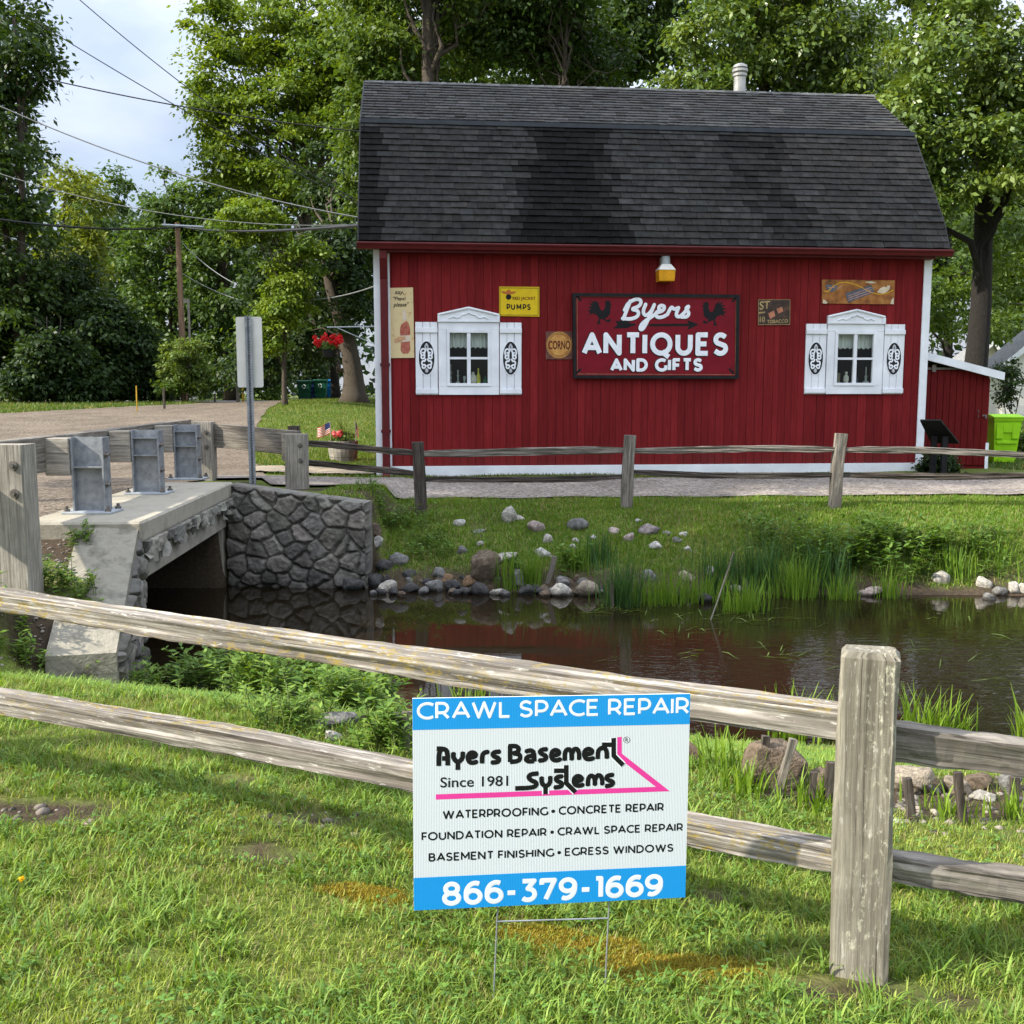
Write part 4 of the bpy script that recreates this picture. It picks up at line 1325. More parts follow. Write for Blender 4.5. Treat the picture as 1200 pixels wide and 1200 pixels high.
tree('shaded tree behind the lean-to shed and the thick dark trunk', 1105, 46, .25, 11, [(1095, 300, 50, 70, 0), (1060, 220, 50, 70, 0), (1160, 320, 45, 55, 2), (1040, 120, 60, 70, 1), (990, 60, 60, 70, 3), (1175, 270, 45, 50, -6), (1108, 350, 34, 40, -4), (1165, 385, 34, 26, -2)], 260, 140, .20, 'mid', 57, bark=BARK_DARK, spread=.6)
tree('leafy tree at the right edge behind the white neighbour house', 1230, 60, .35, 14, [(1200, 300, 60, 60, 0), (1190, 210, 55, 50, 0), (1150, 250, 50, 50, 2), (1215, 370, 50, 34, -8)], 170, 140, .28, 'mid', 58, spread=.75)
tree('small pale shrub with dark stems in front of the white neighbour house', 1186, 38, .03, 1.8, [(1183, 440, 14, 26, 0), (1178, 462, 12, 14, 0)], 34, 60, .11, 'shade', 59, name='shrub', cat='shrub', stems=3, spread=.25, nlimb=12, spreadstem=.2)
tree('low dark green bush under the black information board', 1100, 19.75, .015, .4, [(1100, 541, 17, 11, 0), (1090, 546, 12, 8, 0), (1112, 545, 10, 8, 0)], 60, 90, .07, 'shade', 60, name='bush', cat='bush', stems=3, spread=.10, nlimb=9, spreadstem=.1)
tree('straggly green plant beside the lime green trash cart', 1192, 24, .015, .5, [(1190, 535, 14, 12, 0), (1203, 520, 14, 16, 0)], 50, 80, .09, 'mid', 61, name='bush', cat='bush', stems=2, spread=.14, nlimb=6, spreadstem=.1)
# unseen tree added left of the view, crown shaped to shade barn and bridge
t_ = thing('tree', 'unseen spreading tree added left of the bridge road to shade the barn', 'tree', (-15.0, 13.9, Tz(-15.0, 13.9)))
o_, cc_ = crown_mesh('crown', [(0, .4, 13.0, 5.0, 3.6, 4.5), (-4.5, .0, 19.5, 6.0, 5.2, 5.5), (-.5, .4, 20.5, 5.0, 5.6, 5.0), (1.2, .6, 9.6, 3.6, 2.8, 1.9), (.5, -4.4, 10.6, 4.2, 4.0, 2.9), (-8, -1, 21, 5, 4.5, 4.5)], 330, 130, .34, 'mid', 77, t_, spread=1.0, hollow=.1)
mb = MB(); bt = Vector(t_.location)
tp_ = [bt + Vector((.2 * math.sin(k * .9), .15 * math.sin(k * 1.3), -.3 + k * 2.2)) for k in range(9)]
mb.tube(tp_, [.75, .58, .52, .47, .42, .36, .30, .22, .14], 14)
for j in range(0, 330, 11): limb(mb, tp_[3 + j % 5], Vector(cc_[j]) + bt, .13, .03, 6, .3)
mb.build('trunk', BARK, t_, smooth=True)
# far wood closing the view
def wood_mass():
    r = np.random.default_rng(5)
    n = 52000
    x = r.uniform(-95, 95, n); y = 92 + r.uniform(0, 10, n) + .02 * np.abs(x)
    px_ = 600 + x / y * 1200
    top = np.interp(px_, [-200, 40, 80, 110, 150, 230, 300, 450, 700, 1150, 1260], [-80, 60, 250, 265, 258, 250, 180, 60, 10, 60, 120]) + 40 * (fbm(x, y * 0, .25, 2) - .5)
    ztop = EYE + (460 - top) / 1200 * y
    z = .3 + (ztop - .3) * r.uniform(0, 1, n) ** .85
    V, F = leaf_quads(np.stack([x, y, z], 1), unit(r.normal(size=(n, 3)) * .6 + np.array([0, -.5, .6])), unit(r.normal(size=(n, 3)) + np.array([0, 0, -.5])), r.uniform(.5, 1.2, n), r.uniform(.35, .8, n))
    c = np.array([.024, .050, .014]) * (.5 + 1.3 * fbm(x, z, .45, 6))[:, None] * r.uniform(.7, 1.3, (n, 1))
    o = np_mesh('distant_wood', V, F, LEAF, col=np.repeat(c, 4, 0))
    o['label'] = 'dense dark wood closing the view behind the trees'; o['category'] = 'woodland'
    kind(o, 'stuff')
wood_mass()

# ================================================================ GRASS
def blades(name, p, ln, wd, az, lean, col, mat=GRASS, rows=3, stiff=1.6):
    n = len(p)
    d = np.stack([np.cos(az), np.sin(az), np.zeros(n)], 1)
    s_ = np.stack([-np.sin(az), np.cos(az), np.zeros(n)], 1)
    V = np.zeros((n, rows, 2, 3), np.float32)
    for i in range(rows):
        s = i / (rows - 1)
        hz = lean * s ** stiff
        vert = np.sqrt(np.clip(1 - (lean * s) ** 2 * .8, .03, 1)) * s
        c = p + d * (ln * hz)[:, None]
        c[:, 2] += ln * vert
        w = wd * (1 - s ** 2 * .9) * (.75 + .5 * s * (1 - s))
        V[:, i, 0] = c - s_ * (w / 2)[:, None]; V[:, i, 1] = c + s_ * (w / 2)[:, None]
    base = np.arange(n, dtype=np.int32)[:, None] * rows * 2
    F = np.concatenate([base + np.array([2 * i, 2 * i + 1, 2 * i + 3, 2 * i + 2], np.int32)[None, :] for i in range(rows - 1)], 0)
    return np_mesh(name, V.reshape(-1, 3), F, mat, col=np.repeat(col, rows * 2, 0))

def paved(x, y):
    pth = (y > 15.85 + .06 * np.clip(x, 0, 20) * .4) & (y < 18.42 + .05 * np.clip(x, 0, 20) * .6) & (x > -6)
    l = np.interp(y, [-6, 9, 15, 22, 34, 40, 43, 48, 52, 60], [-11, -11, -11.5, -14, -22, -24, -20.5, -18, -16.4, -17])
    rr = np.interp(y, [-6, 9.2, 15, 18.5, 25, 33, 40, 50, 60], [-5.0, -4.7, -4.75, -4.4, -6.4, -8.2, -9.6, -11.0, -11.0])
    rd = (x > l) & (x < rr)
    wk = (y > 19.1) & (y < 20.7) & (x > -5.1) & (x < -2.4)
    br = (y > 9.1) & (y < 13.5) & (x < -3.3) & (x > -6)
    return pth | rd | wk | br | ((y > 59) & (y < 67))

u_ = (BB - BA).normalized()
def in_barn(x, y):
    du = (x - BA.x) * bU.x + (y - BA.y) * bU.y; dv = (x - BA.x) * bV.x + (y - BA.y) * bV.y
    return (du > -.1) & (du < BL + 1.9) & (dv > -.03) & (dv < 7.2)

def lawn(name, n, y0, y1, xl, xr, ln, wd, c_lo, c_hi, seed, bias=1.0, spare=0.06, rows=3, dirt=True, lean=(.25, .95), wet=.0):
    r = np.random.default_rng(seed)
    y = y0 * (y1 / y0) ** (r.uniform(0, 1, n) ** bias)
    x = xl(y) + (xr(y) - xl(y)) * r.uniform(0, 1, n)
    ok = ~paved(x, y) & ~in_barn(x, y)
    z = T(x, y)
    ok &= (z > WATER_Z + .04)
    if dirt:
        bdv = np.maximum(np.maximum(spots(x, y, BARE), spots(x, y, MOSS) * .93), bankdirt(x, y))
        ok &= r.uniform(0, 1, n) > bdv * (1 - spare)
        cl = fbm(x, y, 2.2, 31); ok &= r.uniform(0, 1, n) < .45 + 1.1 * cl
    # no blades growing through stone
    ok &= ~((x < -1.85) & (x > -3.9) & (y > 12.9) & (y < 13.45))
    ok &= ~((x < -2.9) & (x > -4.2) & (y > 7.4) & (y < 9.5) & (x - (-3.1 - (y - 7.8) * .23) > -.66) & (y > 7.7))
    x, y, z = x[ok], y[ok], z[ok]; n = len(x)
    tuft = fbm(x, y, 6, 17)
    L_ = ln * r.uniform(.45, 1.3, n) * (.55 + .9 * tuft)
    t = np.clip(fbm(x, y, 1.1, 23) * .9 + r.normal(0, .22, n), 0, 1)[:, None]
    c = np.array(c_lo) * (1 - t) + np.array(c_hi) * t
    dryb = r.uniform(0, 1, n) < .13 + .14 * sst(.5, .7, fbm(x, y, 1.4, 40))
    c[dryb] = np.array([.30, .26, .11]) * r.uniform(.6, 1.2, (dryb.sum(), 1))
    c *= r.uniform(.75, 1.25, (n, 1))
    o = blades(name, np.stack([x, y, z - .004], 1), L_, wd * r.uniform(.6, 1.5, n), r.uniform(0, 6.283, n), r.uniform(lean[0], lean[1], n), c, rows=rows)
    kind(o, 'stuff')
    return o
nl = lambda y: -.60 * y - .8
nr_ = lambda y: .60 * y + 1.5
g = lawn('near_lawn_grass', 540000, 1.45, 8.2, nl, nr_, .031, .0036, (.10, .185, .020), (.34, .395, .080), 71, bias=.85)
g['label'] = 'sunlit weedy green grass of the near lawn'; g['category'] = 'grass'
# broad crab-grass in rosettes
def rosettes(name, n, y0, y1, seed, ln=.062, wd=.0065, k=9, clo=(.085, .175, .022), chi=(.24, .34, .06)):
    r = np.random.default_rng(seed)
    y = y0 * (y1 / y0) ** r.uniform(0, 1, n); x = nl(y) + (nr_(y) - nl(y)) * r.uniform(0, 1, n)
    ok = (np.maximum(spots(x, y, BARE), np.maximum(spots(x, y, MOSS), bankdirt(x, y))) < .4) & ~paved(x, y) & (fbm(x, y, 1.3, 50) > .40)
    ok &= ~((x < -2.9) & (y > 7.3))
    x, y = x[ok], y[ok]
    x = np.repeat(x, k); y = np.repeat(y, k); n = len(x)
    x = x + r.normal(0, .012, n); y = y + r.normal(0, .012, n)
    t = r.uniform(0, 1, (n, 1))
    c = (np.array(clo) * (1 - t) + np.array(chi) * t) * r.uniform(.8, 1.2, (n, 1))
    o = blades(name, np.stack([x, y, T(x, y) - .003], 1), ln * r.uniform(.5, 1.25, n), wd * r.uniform(.6, 1.3, n), r.uniform(0, 6.28, n), r.uniform(.45, 1.0, n), c, rows=4, stiff=1.9)
    kind(o, 'stuff'); return o
g = rosettes('crab_grass', 9800, 1.5, 7.2, 72)
g['label'] = 'broad bladed crab grass in rosettes on the near lawn'; g['category'] = 'grass'
# clover and ground ivy
def clover():
    r = np.random.default_rng(73); n = 23000
    y = 1.5 * (7.0 / 1.5) ** r.uniform(0, 1, n); x = nl(y) + (nr_(y) - nl(y)) * r.uniform(0, 1, n)
    ok = (fbm(x, y, 2.0, 60) > .50) & (np.maximum(np.maximum(spots(x, y, BARE), spots(x, y, MOSS)), bankdirt(x, y)) < .5) & ~((x < -2.9) & (y > 7.3))
    x, y = x[ok], y[ok]; n = len(x); z = T(x, y) + r.uniform(.012, .045, n)
    az = r.uniform(0, 6.28, n); V = []; 
    Ps = np.stack([x, y, z], 1)
    out = []
    for k in range(3):
        a = az + k * 2.094
        tg = np.stack([np.cos(a), np.sin(a), np.full(n, .12)], 1)
        v_, f_ = leaf_quads(Ps, unit(np.stack([r.normal(0, .25, n), r.normal(0, .25, n), np.ones(n)], 1)), tg, r.uniform(.007, .013, n), r.uniform(.007, .012, n))
        out.append(v_)
    V = np.concatenate(out); F = np.arange(len(V)).reshape(-1, 4)
    c = np.tile(np.repeat(np.array([.085, .165, .030]) * r.uniform(.7, 1.6, (n, 1)), 4, 0), (3, 1))
    o = np_mesh('clover', V, F, HERB, col=c); kind(o, 'stuff')
    o['label'] = 'low clover leaves scattered through the near lawn'; o['category'] = 'clover'
clover()
# moss cushions
def moss():
    r = np.random.default_rng(74); P_ = []
    for q, a, b_ in MOSS:
        n = int(60000 * a * b_ / .01 * .10)
        x = q.x + r.normal(0, a * .55, n); y = q.y + r.normal(0, b_ * .55, n)
        k = spots(x, y, [(q, a, b_)]) > r.uniform(0, .8, n)
        P_.append(np.stack([x[k], y[k]], 1))
    p = np.concatenate(P_); n = len(p)
    c = np.array([.30, .25, .028]) * r.uniform(.55, 1.35, (n, 1)) * np.stack([np.ones(n), r.uniform(.8, 1.15, n), np.ones(n)], 1)
    o = blades('moss', np.stack([p[:, 0], p[:, 1], T(p[:, 0], p[:, 1]) - .002], 1), r.uniform(.006, .016, n), r.uniform(.003, .006, n), r.uniform(0, 6.28, n), r.uniform(.2, .9, n), c)
    kind(o, 'stuff'); o['label'] = 'golden moss in patches on the near lawn'; o['category'] = 'moss'
moss()
g = lawn('far_bank_grass', 150000, 12.6, 16.0, lambda y: -2.6 + 0 * y, lambda y: .53 * y + 1.2, .062, .011, (.065, .145, .012), (.180, .275, .028), 75, lean=(.2, .8))
g['label'] = 'mown green grass on the far creek bank'; g['category'] = 'grass'
g = lawn('verge_grass', 16000, 18.3, 19.6, lambda y: -3.4 + 0 * y, lambda y: .53 * y + 2, .05, .012, (.05, .09, .01), (.11, .16, .02), 76, dirt=False)
g['label'] = 'thin strip of grass between the gravel path and the barn'; g['category'] = 'grass'
g = lawn('side_lawn_grass', 90000, 19.0, 52, lambda y: np.interp(y, [19, 25, 33, 40, 50, 60], [-5.8, -6.4, -8.2, -9.6, -11.0, -11]), lambda y: -2.3 - .05 * (y - 19), .085, .022, (.05, .11, .009), (.125, .19, .018), 77, dirt=False, rows=2)
g['label'] = 'sunny lawn rising beside the left end of the barn'; g['category'] = 'grass'
g = lawn('roadside_lawn_grass', 36000, 38, 60, lambda y: -.55 * y - 3, lambda y: np.interp(y, [38, 40, 43, 48, 52, 60], [-24, -24, -20.5, -18, -16.4, -17]), .14, .045, (.04, .09, .01), (.10, .16, .018), 78, dirt=False, rows=2)
g['label'] = 'dark lawn strip below the roadside shrubs'; g['category'] = 'grass'
g = lawn('garden_grass', 40000, 20.5, 60, lambda y: .33 * y + 1.0, lambda y: .56 * y + 2, .10, .03, (.035, .085, .01), (.09, .15, .018), 79, dirt=False, rows=2)
g['label'] = 'shaded lawn behind the shed by the neighbour houses'; g['category'] = 'grass'

# ================================================================ ROCKS
def ico(sub=3):
    bm = bmesh.new(); bmesh.ops.create_icosphere(bm, subdivisions=sub, radius=1)
    v = np.array([q.co[:] for q in bm.verts]); f = np.array([[q.index for q in t.verts] for t in bm.faces]); bm.free()
    return v, f
ICO = ico(3); ICO4 = ico(4)
TONE = {'white': (.40, .38, .34), 'pale': (.36, .335, .29), 'grey': (.155, .15, .14), 'dark': (.062, .060, .058), 'tan': (.27, .225, .17), 'brown': (.125, .095, .068), 'pink': (.33, .265, .235), 'orange': (.19, .12, .07), 'purple': (.19, .165, .165)}
def rock(px, py, w, h, tone, label, group=None, seed=None, big=False, ang=.5, depth=None):
    q = hit(px, py)
    k = q.y / 1200
    rx, rz = w * k / 2, h * k * .62
    ry = depth or rx * .8
    r = np.random.default_rng(seed if seed is not None else int(px * 7 + py * 3))
    v, f = (ICO4 if big else ICO)
    o1 = r.uniform(0, 40, 3)
    n = v.copy()
    # chip the ball with a few planes so that it reads as field stone
    for _ in range(r.integers(9, 15)):
        d = unit(r.normal(size=(1, 3)))[0]; c = r.uniform(.55, .90)
        s = n @ d
        n = n - np.clip(s - c, 0, None)[:, None] * d * min(1.0, ang * 1.75)
    nz_ = fbm(v[:, 0] * 1.3 + o1[0] + v[:, 2], v[:, 1] * 1.3 + o1[1] - v[:, 2] * .7, 1.4, 3) - .5
    n = n * (1 + .40 * nz_ + .16 * (fbm(v[:, 0] * 2 + o1[1] + v[:, 2] * .6, v[:, 1] * 2 + v[:, 2] * 1.4 + o1[0], 3.2, 4) - .5))[:, None]
    a = r.uniform(0, 3.14); ca, sa = math.cos(a), math.sin(a)
    n = n * np.array([rx, ry, rz])
    tl = r.uniform(-.2, .2)
    n = np.stack([n[:, 0], n[:, 1], n[:, 2] + n[:, 0] * tl], 1)
    c = np.array(TONE[tone]) * (.45 + .95 * fbm(v[:, 0] * 2 + o1[2], v[:, 1] * 2 + v[:, 2] * 2, 3.2, 8))[:, None] * r.uniform(.85, 1.15)
    zb = max(q.z, WATER_Z - .02)
    base = Vector((q.x, q.y + ry * .45, zb))
    n[:, 2] += rz * .52
    wet = (n[:, 2] + zb < WATER_Z + .035)[:, None]
    c = np.where(wet, c * .4, c)
    o = np_mesh('rock', n + np.array(base), f, ROCK, col=c, base=base, smooth=True, gr=n / max(rx, .05) * .5 + o1)
    tag(o, label, 'rock', group)
    return o
WR = 'rocks lined up along the far waterline'
SB = 'stones scattered in the grass of the far bank'
rocks = [
    (509, 693, 24, 15, 'grey', 'smooth oval grey rock at the waterline left of the brown boulder', WR), (530, 692, 19, 14, 'dark', 'angular dark grey rock right of the smooth oval one at the waterline', WR),
    (545, 697, 13, 10, 'dark', 'small dark rock below the orange-brown one at the waterline', WR), (563, 697, 20, 15, 'dark', 'rounded dark rock at the waterline under the brown boulder', WR),
    (582, 697, 17, 7, 'pale', 'flat pale rock at the waterline under the right end of the brown boulder', WR), (515, 677, 20, 13, 'grey', 'grey rock stacked above the smooth oval waterline rock', WR),
    (521, 682, 23, 10, 'orange', 'flat orange-brown rock resting on the smooth oval waterline rock', WR), (550, 686, 18, 14, 'orange', 'rounded orange-brown rock against the left foot of the brown boulder', WR),
    (607, 687, 20, 20, 'grey', 'mottled upright rock against the right end of the brown boulder', WR), (617, 697, 18, 12, 'dark', 'dark wet rock below the mottled upright rock', WR),
    (628, 693, 11, 10, 'dark', 'small dark rock left of the leaning stake', WR), (638, 694, 12, 9, 'brown', 'small brown rock at the foot of the leaning stake', WR), (660, 688, 26, 15, 'grey', 'light-topped grey rock stacked right of the leaning stake', WR),
    (657, 699, 26, 15, 'pale', 'pale rock under the light-topped grey one, half in water', WR), (686, 699, 30, 19, 'tan', 'big pale tan rock at the waterline left of the tall reeds', WR),
    (438, 628, 20, 16, 'brown', 'brown rock at the top right corner of the stone wing wall', WR), (440, 642, 20, 17, 'white', 'white blocky rock at the right edge of the wing wall', WR),
    (470, 662, 27, 15, 'grey', 'round grey rock on the bank right of the wing wall', WR), (451, 669, 22, 14, 'dark', 'dark rock between the wing wall and the round grey rock', WR),
    (438, 688, 22, 16, 'dark', 'dark rock at the water beside the wing wall end', WR), (454, 694, 22, 15, 'pale', 'pale grey rock at the water right of the wing wall', WR), (412, 692, 30, 16, 'dark', 'dark rock in the water at the foot of the wing wall', WR),
    (480, 678, 19, 13, 'dark', 'dark rock above the water below the round grey rock', WR), (480, 694, 22, 12, 'dark', 'dark wet rock left of the smooth oval waterline rock', WR), (496, 696, 13, 9, 'grey', 'small grey rock squeezed beside the smooth oval waterline rock', WR),
    (761, 682, 20, 16, 'grey', 'rounded grey boulder among the reeds', WR), (749, 692, 18, 15, 'brown', 'brown boulder left of the rounded grey one among the reeds', WR), (700, 694, 14, 9, 'dark', 'small dark rock at the foot of the tall reeds', WR), (806, 682, 26, 13, 'tan', 'long tan rock among the reeds', WR),
    (833, 674, 14, 11, 'pale', 'pale rounded rock above the leaning stick', WR), (825, 706, 21, 11, 'dark', 'dark rock with pale top at the water by the leaning stick', WR), (865, 694, 21, 9, 'pale', 'flat pale rock right of the leaning stick', WR), (792, 702, 16, 9, 'dark', 'dark wet rock under the long tan rock', WR),
    (957, 688, 17, 13, 'tan', 'tan rock under the bank overhang', WR), (1021, 698, 30, 9, 'pink', 'flat pinkish rock at the waterline under the leafy overhang', WR), (1105, 684, 22, 14, 'pale', 'pale rock on the muddy shore right of the overhang', WR),
    (1155, 690, 20, 16, 'pale', 'largest of the pale round rocks at the right end of the far shore', WR), (1172, 698, 18, 11, 'grey', 'low grey rock in front of the pale round rocks', WR), (1189, 696, 17, 15, 'pale', 'pale egg-shaped rock at the far right shore', WR), (1160, 703, 18, 8, 'grey', 'flat grey rock lying in the water at the far right shore', WR), (1203, 698, 18, 16, 'pale', 'pale rock cut by the right edge of the photograph', WR),
    (538, 617, 14, 8, 'white', 'white flat stone in grass right of the left fence post', SB), (597, 612, 16, 18, 'pale', 'pale triangular upright stone high on the bank', SB), (608, 611, 12, 7, 'pale', 'small pale stone leaning on the triangular one', SB),
    (629, 624, 19, 13, 'pink', 'pinkish white block in the grass below the triangular stone', SB), (642, 637, 14, 10, 'pale', 'light grey egg stone below the pinkish block', SB), (676, 622, 22, 13, 'grey', 'large grey rounded stone high on the bank', SB),
    (675, 637, 9, 6, 'white', 'small white stone below the large grey rounded stone', SB), (672, 644, 9, 6, 'white', 'lower of two small white stones below the grey rounded stone', SB), (695, 633, 8, 6, 'white', 'small white stone right of the large grey rounded stone', SB),
    (720, 627, 16, 8, 'pink', 'pinkish stone below the middle fence post', SB), (738, 634, 14, 9, 'pink', 'pink stone above the tall reeds', SB), (592, 658, 34, 9, 'pale', 'long pale slab behind the brown boulder', SB), (636, 653, 20, 9, 'white', 'white jagged stone above the leaning stake', SB),
    (563, 640, 9, 6, 'pale', 'small pale stone above the brown boulder', SB), (541, 650, 13, 11, 'grey', 'flat grey stone in the bare soil left of the boulder', SB), (560, 625, 16, 5, 'grey', 'thin flat stone below the white flat stone', SB), (748, 613, 8, 5, 'white', 'tiny white stone highest on the bank below the middle post', SB),
    (762, 626, 24, 12, 'purple', 'flat purplish stone right of the middle fence post', SB), (782, 628, 12, 6, 'grey', 'grey stone beside the flat purplish one', SB), (801, 630, 10, 7, 'white', 'rounded white stone at the right end of the scatter', SB), (793, 636, 12, 6, 'grey', 'grey stone below the rounded white one', SB),
    (768, 643, 18, 7, 'white', 'long white stone above the reeds', SB), (806, 647, 9, 7, 'pale', 'small pale stone right of the long white one', SB)]
for (px_, py_, w_, h_, tn, lb, gr__) in rocks:
    k_ = 1.22 if gr__ == SB else 1.08
    rock(px_, py_, w_ * k_, h_ * k_, tn, lb, gr__)
rr_ = random.Random(12)
for i in range(30):
    t_ = rr_.random() < .62
    x_ = 436 + i * 9.2 + rr_.uniform(-3, 3)
    rock(x_, rr_.uniform(694, 700) if t_ else rr_.uniform(680, 689), rr_.uniform(9, 16), rr_.uniform(7, 11), rr_.choice(['dark', 'grey', 'grey', 'brown']), 'small dark wet rock packed between the larger rocks of the far waterline', 'small rocks packed along the far waterline', seed=400 + i)
rock(567, 684, 48, 42, 'brown', 'big brown slab-like boulder leaning at the far waterline', WR, seed=5, big=True, ang=.75)
NR = 'rocks along the near shore'
for (px_, py_, w_, h_, tn, lb, sd) in [(908, 924, 80, 66, 'brown', 'largest brown boulder at the near shore behind the thin stakes', 3), (962, 926, 34, 32, 'brown', 'dark brown rock between the largest boulder and the fence post', 4), (1070, 930, 62, 38, 'tan', 'long tan boulder right of the near fence post', 8),
                                       (1124, 934, 38, 24, 'tan', 'tan rock behind the stake right of the fence post', 9), (1148, 926, 36, 20, 'brown', 'brown rock behind the tan rock at the near shore', 10), (1155, 940, 36, 14, 'pale', 'flat pale rock right of the stake at the near shore', 11),
                                       (1186, 930, 30, 26, 'grey', 'grey rock at the right edge of the near shore', 12), (811, 896, 30, 32, 'brown', 'rounded brown rock just right of the blue sign', 13), (1052, 966, 15, 7, 'white', 'small white stone on the soil beside the fence post', 14),
                                       (394, 855, 50, 22, 'grey', 'flat grey rock in the weeds above the lower rail', 15), (391, 868, 28, 13, 'white', 'small pale rock just above the lower rail', 16)]:
    rock(px_, py_, w_, h_, tn, lb, NR, seed=sd, big=True, ang=.65)

def pebbles():
    r = np.random.default_rng(90)
    X = []; 
    for (px_, py_, a, b_, n) in [(1110, 940, .55, .35, 240), (60, 745, .6, .5, 420), (370, 962, .14, .07, 12), (45, 950, .3, .1, 18), (95, 655, .35, .5, 240)]:
        q = hit(px_, py_); x = q.x + r.normal(0, a * .6, n); y = q.y + r.normal(0, b_ * .6, n); X.append(np.stack([x, y], 1))
    p = np.concatenate(X); n = len(p); v, f = ico(1)
    s = r.uniform(.006, .022, n)
    V = p[:, None, :].repeat(len(v), 1); V = np.concatenate([V, np.repeat(T(p[:, 0], p[:, 1])[:, None, None], len(v), 1)], 2)
    sc_ = (s[:, None] * r.uniform(.6, 1.3, (n, 3)) * np.array([1, 1, .6]))[:, None, :]
    V = V + v[None] * sc_ * r.uniform(.85, 1.15, (n, len(v), 1))
    F = (f[None] + (np.arange(n) * len(v))[:, None, None]).reshape(-1, 3)
    c = np.array([.15, .13, .11]) * r.uniform(.4, 1.7, (n, 1)) * np.ones((n, 3))
    o = np_mesh('gravel_pebbles', V.reshape(-1, 3), F, ROCK, col=np.repeat(c, len(v), 0), gr=V.reshape(-1, 3)); kind(o, 'stuff')
    o['label'] = 'loose pebbles on the bare soil of the near bank'; o['category'] = 'gravel'
pebbles()

# ================================================================ REEDS, WEEDS AND STAKES
def reeds(px, py, hpx, n, spx, c0, c1, label, group, seed, wpx=1.1, lean=(.05, .35), name='reed_clump', cat='reeds', cols=None):
    q = hit(px, py); k = q.y / 1200
    r = np.random.default_rng(seed)
    zb = max(q.z, WATER_Z - .05)
    x = q.x + r.normal(0, spx * k * .5, n); y = q.y + r.normal(0, spx * k * .35, n)
    z = np.maximum(T(x, y), WATER_Z - .12) - .01
    ln = hpx * k * r.uniform(.5, 1.1, n)
    t = r.uniform(0, 1, (n, 1)); c = np.array(c0) * (1 - t) + np.array(c1) * t
    az = np.arctan2(y - q.y, x - q.x) + r.normal(0, 1.2, n)
    o = blades(name, np.stack([x, y, z], 1), ln, np.full(n, wpx * k) * r.uniform(.7, 1.3, n), az, r.uniform(lean[0], lean[1], n) ** 1.0, c, rows=5, stiff=2.2)
    # put the origin at the clump's foot
    me = o.data; co = np.empty(len(me.vertices) * 3, np.float32); me.vertices.foreach_get('co', co)
    co = co.reshape(-1, 3) - np.array([q.x, q.y, zb], np.float32); me.vertices.foreach_set('co', co.ravel()); o.location = (q.x, q.y, zb)
    tag(o, label, cat, group); return o
RG_ = 'reeds along the far shore'
GB0, GB1 = (.07, .15, .012), (.16, .26, .03)
DK0, DK1 = (.025, .07, .02), (.06, .13, .035)
for i, a in enumerate([
    (594, 690, 58, 34, 14, GB0, GB1, 'sparse arching reeds in front of the brown boulder', .9), (622, 686, 46, 60, 10, GB0, GB1, 'bright green tuft of reeds right of the brown boulder', .9),
    (676, 668, 40, 40, 14, GB0, GB1, 'light green reeds above the pale tan rock', .9), (728, 710, 78, 120, 24, DK0, DK1, 'tallest dark blue-green reeds right of the pale tan rock', 1.1),
    (745, 708, 50, 90, 34, GB0, GB1, 'bright reeds at the foot of the tallest dark reeds', 1.0), (785, 706, 60, 110, 34, GB0, GB1, 'green reeds around the rounded grey boulder', 1.0), (700, 660, 42, 50, 22, DK0, DK1, 'short dark reeds behind the pale tan rock', .9),
    (820, 704, 50, 80, 26, GB0, GB1, 'green reeds left of the leaning stick', 1.0), (872, 716, 58, 110, 26, GB0, GB1, 'bright reeds standing in the water right of the leaning stick', 1.1), (845, 690, 52, 90, 30, DK0, DK1, 'dark reeds behind the leaning stick', 1.0),
    (895, 690, 62, 120, 30, DK0, DK1, 'dark tall reeds under the bank edge left of the overhang', 1.0), (935, 700, 60, 110, 26, GB0, GB1, 'green reeds in front of the leafy overhang', 1.0), (965, 690, 58, 90, 30, DK0, DK1, 'dark reeds beside the tan rock under the overhang', 1.0),
    (985, 702, 46, 60, 18, GB0, GB1, 'bright reeds left of the flat pinkish rock', 1.0), (1040, 700, 46, 50, 20, GB0, GB1, 'bright reeds right of the flat pinkish rock', 1.0), (1120, 676, 38, 60, 22, GB0, GB1, 'yellow-green arching grass on the muddy shore', 1.0), (1165, 660, 30, 50, 34, GB0, GB1, 'grass above the pale round rocks at the far right', 1.0)]):
    reeds(a[0], a[1], a[2], int(a[3] * 1.7), a[4], a[5], a[6], a[7], RG_, 200 + i, wpx=a[8] * 1.5)
NG = 'tall grass along the near shore'
for i, a in enumerate([(930, 868, 74, 60, 34, 'green reeds behind the upper rail left of the fence post'), (980, 862, 66, 40, 20, 'green reeds just left of the fence post top'), (1078, 866, 78, 90, 30, 'bright reeds just right of the fence post top'), (1115, 868, 70, 50, 24, 'bright reeds further right of the fence post top'),
                       (1200, 872, 80, 40, 16, 'reeds cut by the right edge of the photograph'), (845, 905, 66, 46, 28, 'tall thin grass right of the blue sign'), (560, 822, 46, 46, 50, 'short reeds in the water above the blue sign'), (640, 826, 40, 20, 50, 'sparse reeds above the middle of the blue sign'),
                       (870, 930, 50, 90, 40, 'bright shore grass in front of the largest boulder'), (960, 950, 50, 90, 40, 'bright shore grass left of the near fence post'), (1110, 955, 40, 40, 46, 'sparse grass on the bare soil right of the fence post'), (1190, 960, 46, 50, 26, 'grass at the right edge on the bare soil')]):
    reeds(a[0], a[1], a[2], a[3], a[4], (.09, .17, .012), (.19, .29, .03), a[5], NG, 240 + i, wpx=3.4, lean=(.08, .5))

